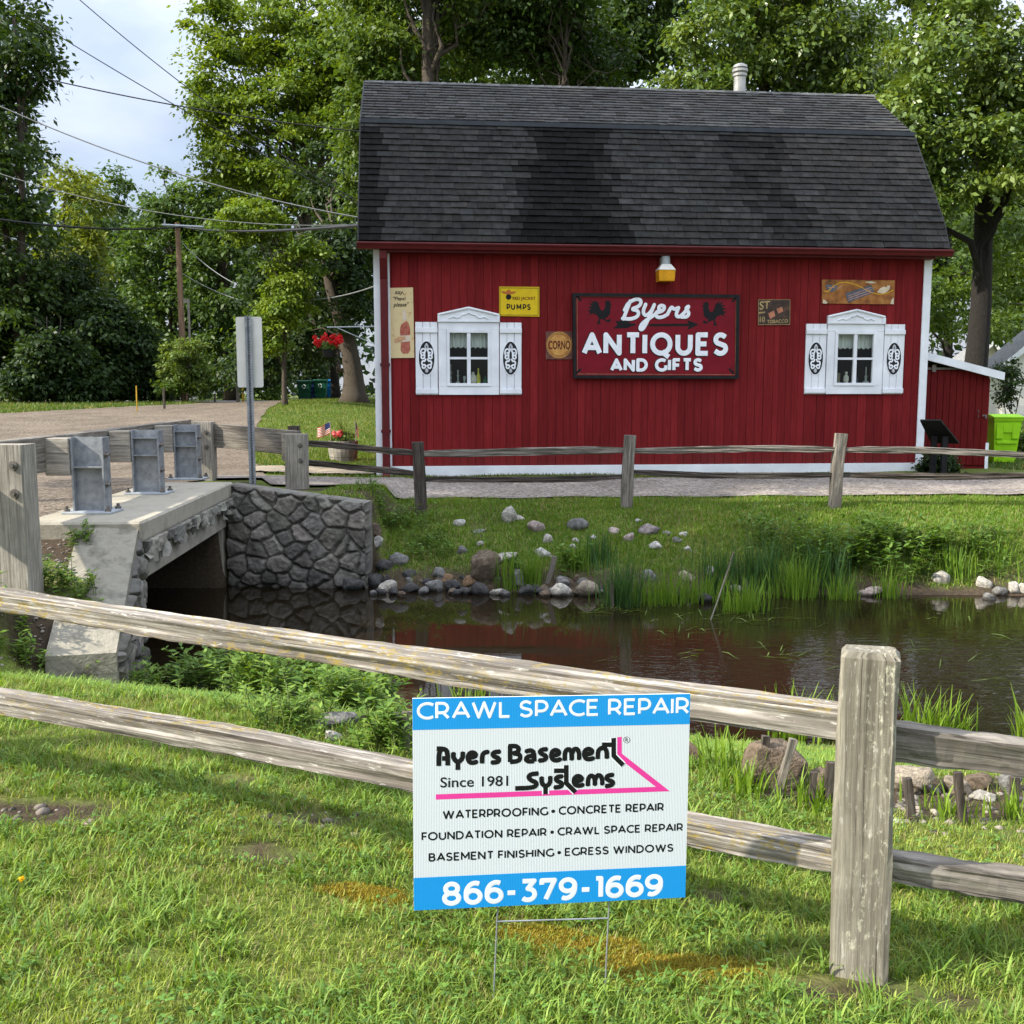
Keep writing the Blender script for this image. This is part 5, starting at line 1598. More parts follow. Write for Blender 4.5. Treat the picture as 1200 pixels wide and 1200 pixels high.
def herb(px, py, hpx, spx, stems, leaf_px, c0, c1, label, group, seed, name='weed', cat='weed', flower=None, ang=.5):
    q = hit(px, py); k = q.y / 1200; r = np.random.default_rng(seed)
    base = Vector((q.x, q.y, q.z))
    t = thing(name, label, cat, base, group)
    mb = MB(); Ps = []; Tg = []
    for s in range(stems):
        x = q.x + r.normal(0, spx * k * .45); y = q.y + r.normal(0, spx * k * .4); z = Tz(x, y)
        h = hpx * k * r.uniform(.5, 1.1); dx, dy = r.normal(0, ang * h * .5, 2)
        pts = [Vector((x + dx * u * u, y + dy * u * u, z + h * u)) for u in (0, .35, .7, 1)]
        mb.tube(pts, [.0035, .003, .0022, .001], 4, cap=False)
        nl_ = max(6, int(hpx * r.uniform(.22, .34)))
        for j in range(nl_):
            u = .15 + .85 * (j + r.uniform(0, 1)) / nl_
            a = j * 2.4 + r.uniform(-.4, .4)
            p = np.array([x + dx * u * u, y + dy * u * u, z + h * u])
            for s2 in (0, math.pi):
                Ps.append(p); Tg.append((math.cos(a + s2), math.sin(a + s2), r.uniform(-.1, .7)))
    Ps = np.array(Ps); Tg = unit(np.array(Tg)); n = len(Ps)
    nr = unit(np.stack([-Tg[:, 0] * .5, -Tg[:, 1] * .5, np.ones(n)], 1) + r.normal(0, .25, (n, 3)))
    ln = leaf_px * k * r.uniform(.6, 1.3, n)
    V, F = leaf_quads(Ps, nr, Tg, ln, ln * .36)
    tt = r.uniform(0, 1, (n, 1)); c = (np.array(c0) * (1 - tt) + np.array(c1) * tt)
    np_mesh('leaves', V, F, HERB, col=np.repeat(c, 4, 0), parent=t)
    mb.build('stem', mat_stem, t)
    return t
mat_stem = mat_noise('green_stem', (.06, .09, .02), (.12, .15, .04), 20, .7, bmp=0)
HG = 'leafy weeds on the near bank'
for i, a in enumerate([(215, 800, 46, 40, 22, 10, 'low leafy weed at the foot of the near wing wall'), (262, 806, 66, 46, 30, 11, 'leafy weed in front of the dark bridge opening'), (310, 822, 74, 56, 36, 12, 'tall bright weed right of the bridge opening'), (355, 815, 64, 40, 30, 13, 'narrow-leaved weed above the flat grey rock'),
                       (335, 850, 46, 70, 40, 10, 'low weeds above the lower rail left of the flat grey rock'), (408, 838, 62, 46, 34, 14, 'bushy bright green weed beside the water left of the sign'), (432, 836, 56, 36, 26, 14, 'leafy weed at the water right of the flat grey rock'), (455, 880, 60, 34, 30, 12, 'leafy weed touching the left edge of the blue sign'),
                       (475, 868, 42, 20, 14, 11, 'small weed behind the left edge of the blue sign'), (150, 808, 34, 60, 30, 10, 'low weeds left of the near wing wall end'), (70, 690, 36, 30, 16, 10, 'weed growing beside the big wooden guardrail post'), (95, 640, 26, 24, 14, 9, 'weed under the end of the concrete kerb'),
                       (20, 760, 34, 50, 24, 11, 'weeds at the left edge above the top rail'), (110, 720, 30, 26, 16, 9, 'weed on the gravel beside the sloping concrete cap')]):
    herb(a[0], a[1], a[2], a[3], a[4], a[5], (.065, .145, .018), (.20, .30, .050), a[6], HG, 300 + i)
FG = 'leafy plants on the far bank edge'
for i, a in enumerate([(1000, 664, 42, 34, 30, 10, 'dark broad-leaved plant hanging over the bank'), (1040, 662, 44, 36, 30, 10, 'dark bushy plant at the middle of the bank overhang'), (1080, 660, 38, 26, 20, 10, 'dark plant at the right end of the overhang'), (960, 655, 44, 36, 26, 9, 'light leafy plant on the bank left of the overhang'), (1095, 655, 40, 18, 14, 10, 'light green plant above the pale shore rock'),
                       (664, 668, 34, 12, 8, 9, 'bright young plant beside the leaning stake'), (450, 610, 22, 34, 30, 6, 'weeds at the top of the bank right of the wing wall'), (500, 640, 22, 40, 30, 6, 'weeds on the bare bank above the smooth oval rock'), (475, 615, 22, 40, 30, 6, 'weeds beside the left far fence post'), (605, 672, 18, 12, 10, 7, 'dark leafy plant behind the mottled rock'), (1150, 650, 34, 40, 26, 8, 'leafy plants above the far right rocks'),
                       (900, 640, 40, 40, 26, 8, 'seeding weeds on the bank above the dark reeds')]):
    herb(a[0], a[1], a[2], a[3], a[4], a[5], (.045, .110, .013), (.130, .220, .032), a[6], FG, 330 + i)

def floating():
    r = np.random.default_rng(95); P_ = []; A = []; Ln = []
    for (px_, py_, a, b_, n, ang) in [(905, 765, .35, .20, 16, .6), (815, 745, .2, .15, 8, .7), (1060, 785, .5, .4, 6, .5), (740, 715, .35, .10, 26, .5), (860, 725, .4, .12, 20, .5), (1000, 730, 1.0, .3, 8, 0.3), (700, 770, 1.2, .5, 7, .1), (1120, 770, .8, .4, 7, .6)]:
        q = G(px_, py_, WATER_Z); P_.append(np.stack([q.x + r.normal(0, a, n), q.y + r.normal(0, b_, n), np.full(n, WATER_Z + .006)], 1)); A.append(r.normal(ang, .6, n)); Ln.append(r.uniform(.10, .42, n))
    p = np.concatenate(P_); az = np.concatenate(A); ln = np.concatenate(Ln); n = len(p)
    c = np.array([.085, .125, .028]) * r.uniform(.3, 1.3, (n, 1))
    d = np.stack([np.cos(az), np.sin(az)], 1); V = []
    for s, w in ((0, .3), (.33, 1), (.66, .9), (1, .1)):
        for sd in (-1, 1):
            q = p.copy(); q[:, 0] += d[:, 0] * ln * s - d[:, 1] * .010 * w * sd * .6; q[:, 1] += d[:, 1] * ln * s + d[:, 0] * .010 * w * sd * .6
            q[:, 2] += .05 * s * s * r.uniform(0, 1); V.append(q)
    V = np.stack(V, 1); base = np.arange(n)[:, None] * 8
    F = np.concatenate([base + np.array([2 * i, 2 * i + 1, 2 * i + 3, 2 * i + 2])[None] for i in range(3)])
    o = np_mesh('floating_grass', V.reshape(-1, 3), F, GRASS, col=np.repeat(c, 8, 0)); kind(o, 'stuff')
    o['label'] = 'loose grass blades floating on the dark creek'; o['category'] = 'water weed'
floating()

def stake(px0, py0, px1, py1, w_px, mat, label, group, name='stake'):
    q = hit(px1, py1); k = q.y / 1200
    top = P(px0, py0, q.y)
    mb = MB(); d = (top - q).normalized()
    mb.beam(q - d * .15, top, w_px * k, w_px * k * .7, 6, .003, up=Vector((0, 1, 0)), bev=.25)
    o = mb.build(name, mat, base=q); tag(o, label, 'stake', group)
SG = 'thin stakes along the near shore'
stake(897, 862, 890, 918, 9, WOOD_DARK, 'dark thin stake in front of the largest boulder', SG)
stake(929, 866, 912, 934, 9, WOOD_GREY, 'pale leaning stake in front of the largest boulder', SG)
stake(973, 893, 970, 952, 12, WOOD_DARK, 'brown stub of a stake left of the near fence post', SG)
stake(952, 905, 952, 950, 9, WOOD_DARK, 'dark short stake beside the brown rock', SG)
stake(1065, 912, 1066, 962, 11, WOOD_DARK, 'weathered stub of a stake right of the near fence post', SG)
stake(1124, 905, 1128, 968, 10, WOOD_DARK, 'tall brown stake in front of the tan rock', SG)
stake(1188, 910, 1186, 940, 11, WOOD_DARK, 'short brown stake near the right edge of the photograph', SG)
stake(464, 836, 466, 880, 8, WOOD_GREY, 'grey broken stake in the weeds left of the sign', SG)
stake(476, 834, 477, 880, 10, WOOD_GREY, 'thicker grey broken stake at the left edge of the sign', SG)
stake(424, 838, 452, 874, 6, WOOD_DARK, 'dark dead branch leaning in the weeds left of the sign', SG)
SG2 = 'stakes along the far shore'
stake(650, 652, 642, 683, 6, WOOD_GREY, 'grey stake leaning at the far waterline beside the brown boulder', SG2)
stake(717, 681, 717, 712, 4, WOOD_DARK, 'dark short stake in the water at the tall reeds', SG2)
stake(873, 679, 874, 692, 5, WOOD_GREY, 'grey stub behind the flat pale rock', SG2)
stake(860, 646, 833, 727, 1.5, WOOD_PALE, 'long thin pale stick leaning out of the water', SG2, 'stick')
# ================================================================ SIGNS ON THE BARN (all measured on the wall plane)
def paint(name, c, r=.55, v=.15):
    return mat_noise(name, tuple(x * (1 - v) for x in c), tuple(min(1, x * (1 + v)) for x in c), 7, r, bmp=0, spec=.15)
P_RED = paint('sign_red', (.165, .006, .014), .45, .12)
P_BLACK = paint('sign_black', (.010, .010, .011), .5)
P_YELLOW = paint('sign_yellow', (.66, .46, .015), .45, .08)
P_MAROON = paint('sign_maroon', (.10, .018, .012), .6)
P_ORANGE = paint('sign_orange', (.42, .13, .03), .6)
P_TAN = paint('sign_tan_ink', (.36, .26, .12), .7, .3)
P_CREAM = mat_noise('rust_speckled_cream', (.40, .20, .06), (.62, .49, .26), 9, .6, bmp=.05, lo=.28, hi=.42)
P_RUST = mat_noise('rusty_orange_tin', (.10, .035, .012), (.30, .11, .020), 7, .7, bmp=.1, c3=(.40, .19, .05), lo=.3, hi=.72)
P_DARKTIN = mat_noise('dark_brown_tin', (.012, .008, .006), (.05, .026, .016), 9, .6, bmp=.1, c3=(.12, .06, .035), lo=.3, hi=.8)

def wq(pts, d):
    return [W(a, b_, d) for a, b_ in pts]
def sign_root(name, label, cat, px, py, d=-.02, group='painted signs on the barn wall'):
    u, z = W(px, py)
    return thing(name, label, cat, MBN @ Vector((u, d, z)), group)
def plate(px4, d0, d1, mat, name, root):
    mb = MB(MBN); mb.prism(wq(px4, d1), d1, d0); return mb.build(name, mat, root)
def wtext(mb, s, x0, yb0, yt0, x1, yb1, yt1, d, bold=.0, shear=0, proj=None):
    """writing fitted between a left and a right end, both with base and top measured"""
    proj = proj or (lambda a, b_: W(a, b_, d))
    vs, fs = text2d(s, bold, shear)
    xs = [v[0] for v in vs]; ys = [v[1] for v in vs]
    X0, X1, Y0, Y1 = min(xs), max(xs), min(ys), max(ys)
    (a0, b0), (_, t0), (a1, b1), (_, t1) = proj(x0, yb0), proj(x0, yt0), proj(x1, yb1), proj(x1, yt1)
    out = []
    for v in vs:
        k = (v[0] - X0) / (X1 - X0); h = (v[1] - Y0) / (Y1 - Y0)
        out.append((a0 + (a1 - a0) * k, d, (b0 * (1 - h) + t0 * h) * (1 - k) + (b1 * (1 - h) + t1 * h) * k))
    mb.add(out, fs)
def arc(cx, cy, rx, ry, a0, a1, n=10):
    return [(cx + rx * math.cos(R(a0 + (a1 - a0) * i / n)), cy + ry * math.sin(R(a0 + (a1 - a0) * i / n))) for i in range(n + 1)]
GLYPH = {
 'A': (.86, [[(0, 0), (.43, 1), (.86, 0)], [(.17, .30), (.69, .30)]]),
 'B': (.62, [[(0, 0), (0, 1), (.33, 1)] + arc(.33, .765, .24, .235, 90, -90) + [(0, .53)], [(.33, .53)] + arc(.36, .265, .26, .265, 90, -90) + [(0, 0)]]),
 'C': (.72, [arc(.50, .5, .50, .50, 52, 308, 18)]),
 'D': (.76, [[(0, 0), (0, 1), (.30, 1)] + arc(.30, .5, .46, .5, 90, -90, 14) + [(0, 0)]]),
 'E': (.54, [[(.54, 1), (0, 1), (0, 0), (.56, 0)], [(0, .51), (.48, .51)]]),
 'F': (.52, [[(.53, 1), (0, 1), (0, 0)], [(0, .48), (.47, .48)]]),
 'G': (.78, [arc(.50, .5, .50, .50, 52, 318, 18) + [(.84, .46)]]),
 'H': (.74, [[(0, 0), (0, 1)], [(.74, 0), (.74, 1)], [(0, .51), (.74, .51)]]),
 'I': (0, [[(0, 0), (0, 1)]]),
 'L': (.50, [[(0, 1), (0, 0), (.50, 0)]]),
 'M': (.88, [[(0, 0), (0, 1), (.44, .28), (.88, 1), (.88, 0)]]),
 'N': (.74, [[(0, 0), (0, 1), (.74, 0), (.74, 1)]]),
 'O': (.98, [arc(.49, .5, .49, .5, 0, 360, 28)]),
 'P': (.60, [[(0, 0), (0, 1), (.29, 1)] + arc(.29, .665, .31, .335, 90, -90, 12) + [(0, .33)]]),
 'Q': (.98, [arc(.49, .5, .49, .5, 0, 360, 28), [(.55, .12), (.70, -.05), (.92, -.20)]]),
 'R': (.62, [[(0, 0), (0, 1), (.29, 1)] + arc(.29, .675, .31, .325, 90, -90, 12) + [(0, .35)], [(.36, .35), (.63, 0)]]),
 'S': (.60, [[(.57, .88)] + arc(.30, .745, .27, .255, 50, 205, 9) + [(.13, .56), (.46, .45)] + arc(.31, .255, .29, .255, 40, -135, 10) + [(.0, .14)]]),
 'T': (.66, [[(0, 1), (.66, 1)], [(.33, 1), (.33, 0)]]),
 'U': (.70, [[(0, 1), (0, .36)] + arc(.35, .36, .35, .36, 180, 360, 12) + [(.70, 1)]]),
 'W': (1.22, [[(0, 1), (.31, 0), (.61, .98), (.91, 0), (1.22, 1)]]),
 '1': (.22, [[(0, 1), (.22, 1), (.22, 0)]]),
 '3': (.58, [[(.02, 1), (.54, 1), (.26, .60)] + arc(.27, .295, .30, .295, 88, -140, 12)]),
 '6': (.62, [arc(.33, .31, .31, .31, 0, 360, 22), [(.02, .33)] + arc(.42, .46, .40, .54, 185, 66, 10)]),
 '7': (.58, [[(0, .78), (0, 1), (.57, 1), (.18, 0)]]),
 '8': (.62, [arc(.31, .755, .265, .245, 0, 360, 20), arc(.31, .265, .31, .265, 0, 360, 22)]),
 '9': (.62, [arc(.29, .69, .31, .31, 0, 360, 22), [(.60, .67)] + arc(.20, .54, .40, .54, 5, -114, 10)]),
 '-': (.34, [[(0, .42), (.34, .42)]]),
 '\u2022': (.02, [[(0, .45), (.02, .45)]]),
 ' ': (.12, []),
}
def gtext(mb, s, x0, yb0, yt0, x1, yb1, yt1, d, wt=.15, gap=.15, proj=None, depth=.0022, wsc=1.0, below=0):
    """lettering drawn with even strokes, fitted between a left and a right end"""
    proj = proj or (lambda a, b_: W(a, b_, d))
    (a0, b0), (_, t0), (a1, b1), (_, t1) = proj(x0, yb0), proj(x0, yt0), proj(x1, yb1), proj(x1, yt1)
    x = 0; S = []
    for ch in s:
        w, st = GLYPH[ch]
        for q in st: S.append(([(x + wt / 2 + u * wsc * (1 - wt * .35), wt / 2 + v * (1 - wt)) for u, v in q], wt * (2.1 if ch == '\u2022' else 1)))
        x += w * wsc * (1 - wt * .35) + wt + gap * (.45 if ch in 'LTAFP' else 1)
    X1 = x - gap
    ch_ = ((t0 - b0) + (t1 - b1)) / 2
    for i, (q, w) in enumerate(S):
        out = []
        for u, v in q:
            k = u / X1
            out.append((a0 + (a1 - a0) * k, (b0 + (t0 - b0) * v) * (1 - k) + (b1 + (t1 - b1) * v) * k))
        mb.stroke(out, w * ch_, d - (i % 7) * depth * .004, depth, 8, False)
def wpoly(mb, polys, d, proj=None):
    proj = proj or (lambda a, b_: W(a, b_, d))
    vs, fs = poly2d([[(p[0], -p[1]) for p in pl] for pl in polys])
    mb.add([(proj(v[0], -v[1])[0], d, proj(v[0], -v[1])[1]) for v in vs], fs)
def wstroke(mb, pts, wpx, d, proj=None, k=None, smooth=2, depth=.004, rnd=True):
    proj = proj or (lambda a, b_: W(a, b_, d))
    pp = [proj(a, b_) for a, b_ in pts]
    if smooth: pp = chaikin(pp, smooth)
    mb.stroke(pp, wpx * (k or .0163), d, depth, 8, rnd)

# --- the big antiques sign
r_ = sign_root('shop_sign', 'big framed maroon sign reading Byers Antiques and Gifts with two black roosters', 'sign', 769, 394)
d = -.075
plate([(673, 345), (864.5, 347), (864, 442), (674, 441)], -.03, d, P_RED, 'panel', r_)
mb = MB(MBN)
fr_ = [(671, 343.2), (867, 345.2), (865.6, 444), (672.2, 443.2)]
fi_ = [(674.6, 347), (863.2, 348.8), (862.2, 440.5), (675.4, 439.8)]
for i in range(4):
    j = (i + 1) % 4
    mb.prism(wq([fr_[i], fr_[j], fi_[j], fi_[i]], -.1), -.105, -.02)
mb.build('frame', BLACK, r_)
def s5(x, y): return 640 + x / 4.615, 290 + y / 4.615
mb = MB(MBN); dt = d - .004
gtext(mb, 'ANTIQUES', *s5(193, 584), s5(0, 459)[1], *s5(982, 587), s5(0, 459)[1], dt, .215, .15, depth=.006, wsc=.92)
gtext(mb, 'AND GIFTS', *s5(345, 672), s5(0, 600)[1], *s5(847, 672), s5(0, 598)[1], dt - .0005, .25, .07, depth=.006, wsc=.85)
by = [[(455, 290), (418, 386)], [(424, 338), (446, 296), (492, 276), (516, 288), (506, 318), (458, 334), (500, 342), (498, 372), (462, 388), (414, 384)],
      [(538, 308), (522, 350), (538, 372), (566, 350), (585, 310)], [(585, 310), (560, 370), (538, 418), (520, 446), (505, 440), (520, 408), (575, 372), (602, 352)],
      [(602, 352), (634, 342), (642, 318), (618, 312), (606, 330), (622, 342)], [(614, 342), (592, 352), (596, 378), (628, 378), (656, 362)], [(656, 362), (678, 318), (690, 336), (716, 326)],
      [(716, 326), (700, 368), (720, 378), (748, 352)], [(748, 352), (776, 314), (752, 330), (774, 352), (764, 376), (732, 376)]]
for c_ in by: wstroke(mb, [s5(*p) for p in c_], 4.1, dt - .003)
mb.build('white_lettering', LETTER_WHITE, r_)
mb = MB(MBN); db = d - .0015
shift = lambda p: (p[0] - 4, p[1] + 3)
vs = MB(MBN)
gtext(mb, 'ANTIQUES', *s5(187, 590), s5(0, 459)[1], *s5(980, 593), s5(0, 459)[1], db, .25, .115, depth=.003, wsc=.92)
gtext(mb, 'AND GIFTS', *s5(340, 677), s5(0, 600)[1], *s5(844, 677), s5(0, 599)[1], db - .0005, .29, .03, depth=.003, wsc=.85)
for c_ in by: wstroke(mb, [s5(*shift(p)) for p in c_], 4.6, db - .0008, depth=.003)
rooster = [(320, 318), (318, 296), (324, 283), (329, 293), (335, 281), (340, 293), (350, 286), (346, 300), (356, 310), (346, 316), (352, 330), (346, 338), (348, 356), (336, 372), (318, 384), (326, 394), (350, 384), (346, 394), (354, 400), (330, 404), (312, 392),
           (296, 386), (290, 400), (296, 412), (272, 416), (280, 398), (286, 384), (274, 366), (252, 356), (230, 366), (238, 350), (222, 342), (244, 334), (224, 322), (248, 318), (228, 302), (252, 304), (238, 284), (264, 296), (258, 280), (282, 298), (290, 326), (300, 342), (312, 338)]
wpoly(mb, [[s5(*p) for p in rooster]], db)
wpoly(mb, [[s5(1198 - p[0], p[1] + 8) for p in rooster]], db)
wpoly(mb, [[s5(*p) for p in [(360, 438), (386, 419), (374, 397), (440, 399), (462, 411), (482, 412), (482, 424), (462, 425), (440, 436)]]], db)
wpoly(mb, [[s5(*p) for p in [(556, 414), (770, 411), (762, 392), (826, 416), (764, 446), (772, 425), (556, 427)]]], db)
for (cx, cy, a) in ((178, 276, .8), (1018, 281, -.8), (176, 668, -.8), (1002, 668, .8)):
    wstroke(mb, [s5(cx - 9, cy - 9 * (1 if a > 0 else -1)), s5(cx + 9, cy + 9 * (1 if a > 0 else -1))], 2.6, db, smooth=0, depth=.003)
mb.build('black_artwork', P_BLACK, r_)
mb = MB(MBN)
o_ = [s5(*p) for p in [(167, 264), (1028, 272), (1022, 688), (170, 684)]]
for i in range(4): wstroke(mb, [o_[i], o_[(i + 1) % 4]], .35, d - .001, smooth=0, depth=.002)
mb.build('border_line', P_TAN, r_)

# --- tall cream drink sign
r_ = sign_root('tin_sign', 'tall narrow cream tin sign with a red bottle at the left end of the barn', 'sign', 470, 378)
plate([(455.3, 337.4), (484, 336.8), (485.6, 419.2), (456.8, 419.6)], -.004, -.022, P_CREAM, 'panel', r_)
s6 = lambda x, y: (440 + x / 6, 320 + y / 6)
mb = MB(MBN); d = -.026
wtext(mb, 'say,', *s6(136, 157), s6(0, 128)[1], *s6(200, 157), s6(0, 128)[1], d, .012, .25)
wtext(mb, '"Pepsi', *s6(126, 200), s6(0, 166)[1], *s6(214, 198), s6(0, 164)[1], d, .012, .25)
wtext(mb, 'please"', *s6(126, 246), s6(0, 206)[1], *s6(236, 244), s6(0, 204)[1], d, .012, .25)
mb.build('lettering', P_BLACK, r_)
bot = [(196, 262), (210, 258), (214, 300), (222, 335), (238, 365), (246, 410), (240, 470), (248, 565), (176, 568), (180, 470), (170, 400), (182, 360), (190, 325), (192, 285)]
mb = MB(MBN); wpoly(mb, [[s6(*p) for p in chaikin(bot[3:-2], 1)]], d)
mb.build('bottle_picture', mat_noise('faded_red_ink', (.26, .04, .025), (.46, .16, .10), 14, .6, bmp=0), r_)
mb = MB(MBN); wpoly(mb, [[s6(*p) for p in [bot[0], bot[1], bot[2], (221, 333), (190, 333), (192, 285)]]], d - .0006); wpoly(mb, [[s6(*p) for p in [(178, 440), (244, 436), (242, 480), (180, 486)]]], d - .0012)
mb.build('bottle_neck_label', paint('faded_cream_ink', (.60, .50, .40), .6, .2), r_)  # pale neck and cream label of the printed bottle
mb = MB(MBN); wpoly(mb, [[s6(*p) for p in [(132, 462), (160, 448), (208, 444), (212, 468), (176, 482), (134, 492)]]], d - .0018)
mb.build('hand_picture', paint('faded_orange_ink', (.52, .30, .16), .6, .3), r_)

# --- yellow pump sign
r_ = sign_root('tin_sign', 'yellow metal sign reading Red Jacket Pumps above the left window', 'sign', 608, 353)
plate([(585, 335.8), (632, 336.2), (632, 371), (585, 370.2)], -.004, -.020, P_YELLOW, 'panel', r_)
mb = MB(MBN); d = -.0225
o_ = [s6(*p) for p in [(876, 104), (1144, 106), (1144, 296), (876, 294)]]
for i in range(4): wstroke(mb, [o_[i], o_[(i + 1) % 4]], .5, d, smooth=0, depth=.002)
gtext(mb, 'PUMPS', *s6(922, 258), s6(0, 216)[1], *s6(1092, 260), s6(0, 218)[1], d, .2, .2, depth=.003, wsc=.72)
wpoly(mb, [[s6(936 + 20 * math.cos(k * .4), 168 + 20 * math.sin(k * .4)) for k in range(16)]], d)
mb.build('black_lettering', P_BLACK, r_)
mb = MB(MBN)
wtext(mb, 'RED JACKET', *s6(964, 194), s6(0, 166)[1], *s6(1126, 195), s6(0, 167)[1], d, .02)
mb.build('red_lettering', P_MAROON, r_)
mb = MB(MBN)
wpoly(mb, [[s6(*p) for p in [(882, 126), (918, 130), (928, 120), (936, 116), (946, 120), (954, 130), (992, 128), (978, 142), (958, 148), (936, 150), (914, 148), (894, 142)]]], d - .0006)
mb.build('winged_emblem', P_ORANGE, r_)

# --- round orange sign on a brown square
r_ = sign_root('tin_sign', 'brown square sign with an orange disc reading Corno', 'sign', 655, 404)
plate([(639.6, 388.4), (670.6, 388.4), (670.8, 421), (639.6, 421)], -.004, -.016, mat_noise('brown_tin', (.07, .025, .018), (.16, .06, .04), 7, .7, bmp=.1), 'panel', r_)
mb = MB(MBN); d = -.018
wpoly(mb, [[(655.2 + 15 * math.cos(k * .157), 404.2 + 15.6 * math.sin(k * .157)) for k in range(40)]], d)
mb.build('disc', mat_noise('worn_orange', (.40, .16, .03), (.58, .33, .08), 9, .6, bmp=0), r_)
mb = MB(MBN)
for rr in (12.6, 14.2): wstroke(mb, [(655.2 + rr * math.cos(k * .157), 404.2 + rr * math.sin(k * .157)) for k in range(41)], .5, d - .001, smooth=0, depth=.002)
wtext(mb, 'CORNO', 642.8, 409.6, 399.2, 668.2, 409.6, 399.2, d - .0008, .03)
mb.build('lettering', P_MAROON, r_)

# --- dark tobacco sign
r_ = sign_root('tin_sign', 'small dark tin sign reading Tobacco right of the big sign', 'sign', 907.5, 366)
plate([(888.8, 351.2), (926, 351), (925.8, 380.8), (888.6, 380.8)], -.004, -.018, P_DARKTIN, 'panel', r_)
s7 = lambda x, y: (880 + x / 6.667, 320 + y / 6.667)
mb = MB(MBN); d = -.0205
wtext(mb, 'TOBACCO', *s7(125, 394), s7(0, 366)[1], *s7(288, 388), s7(0, 360)[1], d, .02)
wtext(mb, '10', *s7(68, 384), s7(0, 340)[1], *s7(108, 382), s7(0, 338)[1], d, .02)
wtext(mb, 'ST', *s7(66, 290), s7(0, 220)[1], *s7(148, 275), s7(0, 216)[1], d, .02)
o_ = [s7(*p) for p in [(58, 208), (306, 208), (304, 402), (58, 404)]]
for i in range(4): wstroke(mb, [o_[i], o_[(i + 1) % 4]], .5, d, smooth=0, depth=.002)
wpoly(mb, [[s7(*p) for p in [(60, 306), (110, 300), (112, 312), (62, 318)]]], d)
mb.build('tan_lettering', P_TAN, r_)
mb = MB(MBN)
wpoly(mb, [[s7(*p) for p in [(135, 315), (180, 292), (190, 335), (150, 358)]]], d - .0006); wpoly(mb, [[s7(*p) for p in [(200, 280), (244, 262), (252, 300), (214, 318)]]], d - .0006)
mb.build('copper_plugs', paint('copper_ink', (.42, .17, .10), .6, .25), r_)

# --- long rusty sign
r_ = sign_root('tin_sign', 'long rusty orange tin sign with a cup and a blue pack above the right window', 'sign', 1006, 342)
plate([(963.4, 327.6), (1048.6, 328.6), (1048, 356.6), (963.2, 355.6)], -.004, -.020, P_RUST, 'panel', r_)
mb = MB(MBN); d = -.0225
wstroke(mb, [s7(*p) for p in [(570, 140), (600, 150), (640, 100), (720, 66), (800, 84), (860, 108), (950, 160), (1040, 168), (1110, 135)]], 1.3, d, depth=.003)
mb.build('yellow_ribbon', paint('ribbon_yellow', (.55, .30, .03), .6, .25), r_)
mb = MB(MBN)
wpoly(mb, [[s7(*p) for p in [(582, 92), (676, 92), (668, 125), (645, 145), (615, 145), (592, 125)]]], d)
wpoly(mb, [[s7(*p) for p in [(738, 158), (940, 92), (965, 150), (758, 232)]]], d - .001)
mb.build('cup_and_pack', mat_noise('faded_blue_ink', (.035, .04, .055), (.13, .15, .18), 12, .6, bmp=0), r_)
mb = MB(MBN)
for k in range(3): wstroke(mb, [s7(760, 178 + k * 18), s7(940, 112 + k * 19)], .7, d - .0015, smooth=0, depth=.003)
wstroke(mb, [s7(605, 112), s7(655, 112)], .9, d - .001, smooth=0, depth=.003)
wstroke(mb, [s7(680, 125), s7(710, 95)], .9, d - .001, smooth=0, depth=.003)
mb.build('pink_strips', paint('faded_pink_ink', (.46, .25, .20), .6, .2), r_)
mb = MB(MBN)
for pl in ([(985, 150), (1010, 118), (1040, 105), (1060, 112), (1068, 95), (1088, 98), (1084, 125), (1060, 150), (1030, 160)], [(560, 236), (566, 205), (584, 214), (600, 230), (590, 240)], [(1090, 240), (1100, 205), (1116, 190), (1116, 244)], [(890, 70), (940, 62), (980, 76), (930, 82)]):
    wpoly(mb, [[s7(*p) for p in pl]], d - .0006)
mb.build('worn_patches', paint('bare_worn_tin', (.62, .52, .38), .6, .2), r_)

# --- lamp over the sign
u0, z0 = W(777, 331)
lamp = thing('wall_lamp', 'barn wall lamp with an amber lens box above the big sign', 'lamp', MBN @ Vector((u0, -.15, z0)))
mb = MB(MBN)
def frus(mb, u, d, z0, z1, w0, w1, dd0, dd1):
    vs = [(u + sx * w / 2, d + sy * dd / 2, z) for (z, w, dd) in ((z0, w0, dd0), (z1, w1, dd1)) for sx, sy in ((-1, -1), (1, -1), (1, 1), (-1, 1))]
    mb.add(vs, [(0, 1, 2, 3), (4, 7, 6, 5), (0, 4, 5, 1), (1, 5, 6, 2), (2, 6, 7, 3), (3, 7, 4, 0)])
frus(mb, u0, -.17, z0, z0 + .20, .285, .315, .26, .28)
mb.build('lens', paint('amber_lens', (.62, .29, .015), .25, .2), lamp)
mb = MB(MBN); frus(mb, u0, -.17, z0 + .202, z0 + .31, .325, .17, .29, .17)
mb.build('reflector_cap', paint('lamp_white', (.70, .68, .62), .4, .05), lamp)
mb = MB(MBN); mb.lathe([(.085, z0 + .311), (.085, z0 + .45), (.07, z0 + .47), (.035, z0 + .475), (.035, z0 + .51), (.02, z0 + .515)], (u0, -.17, 0), 16)
mb.b2((u0 - .03, -.09, z0 + .34), (u0 + .03, -.003, z0 + .40)); mb.b2((u0 - .07, -.012, z0 + .29), (u0 + .07, -.002, z0 + .45))
mb.build('housing', GALV_PLATE, lamp)

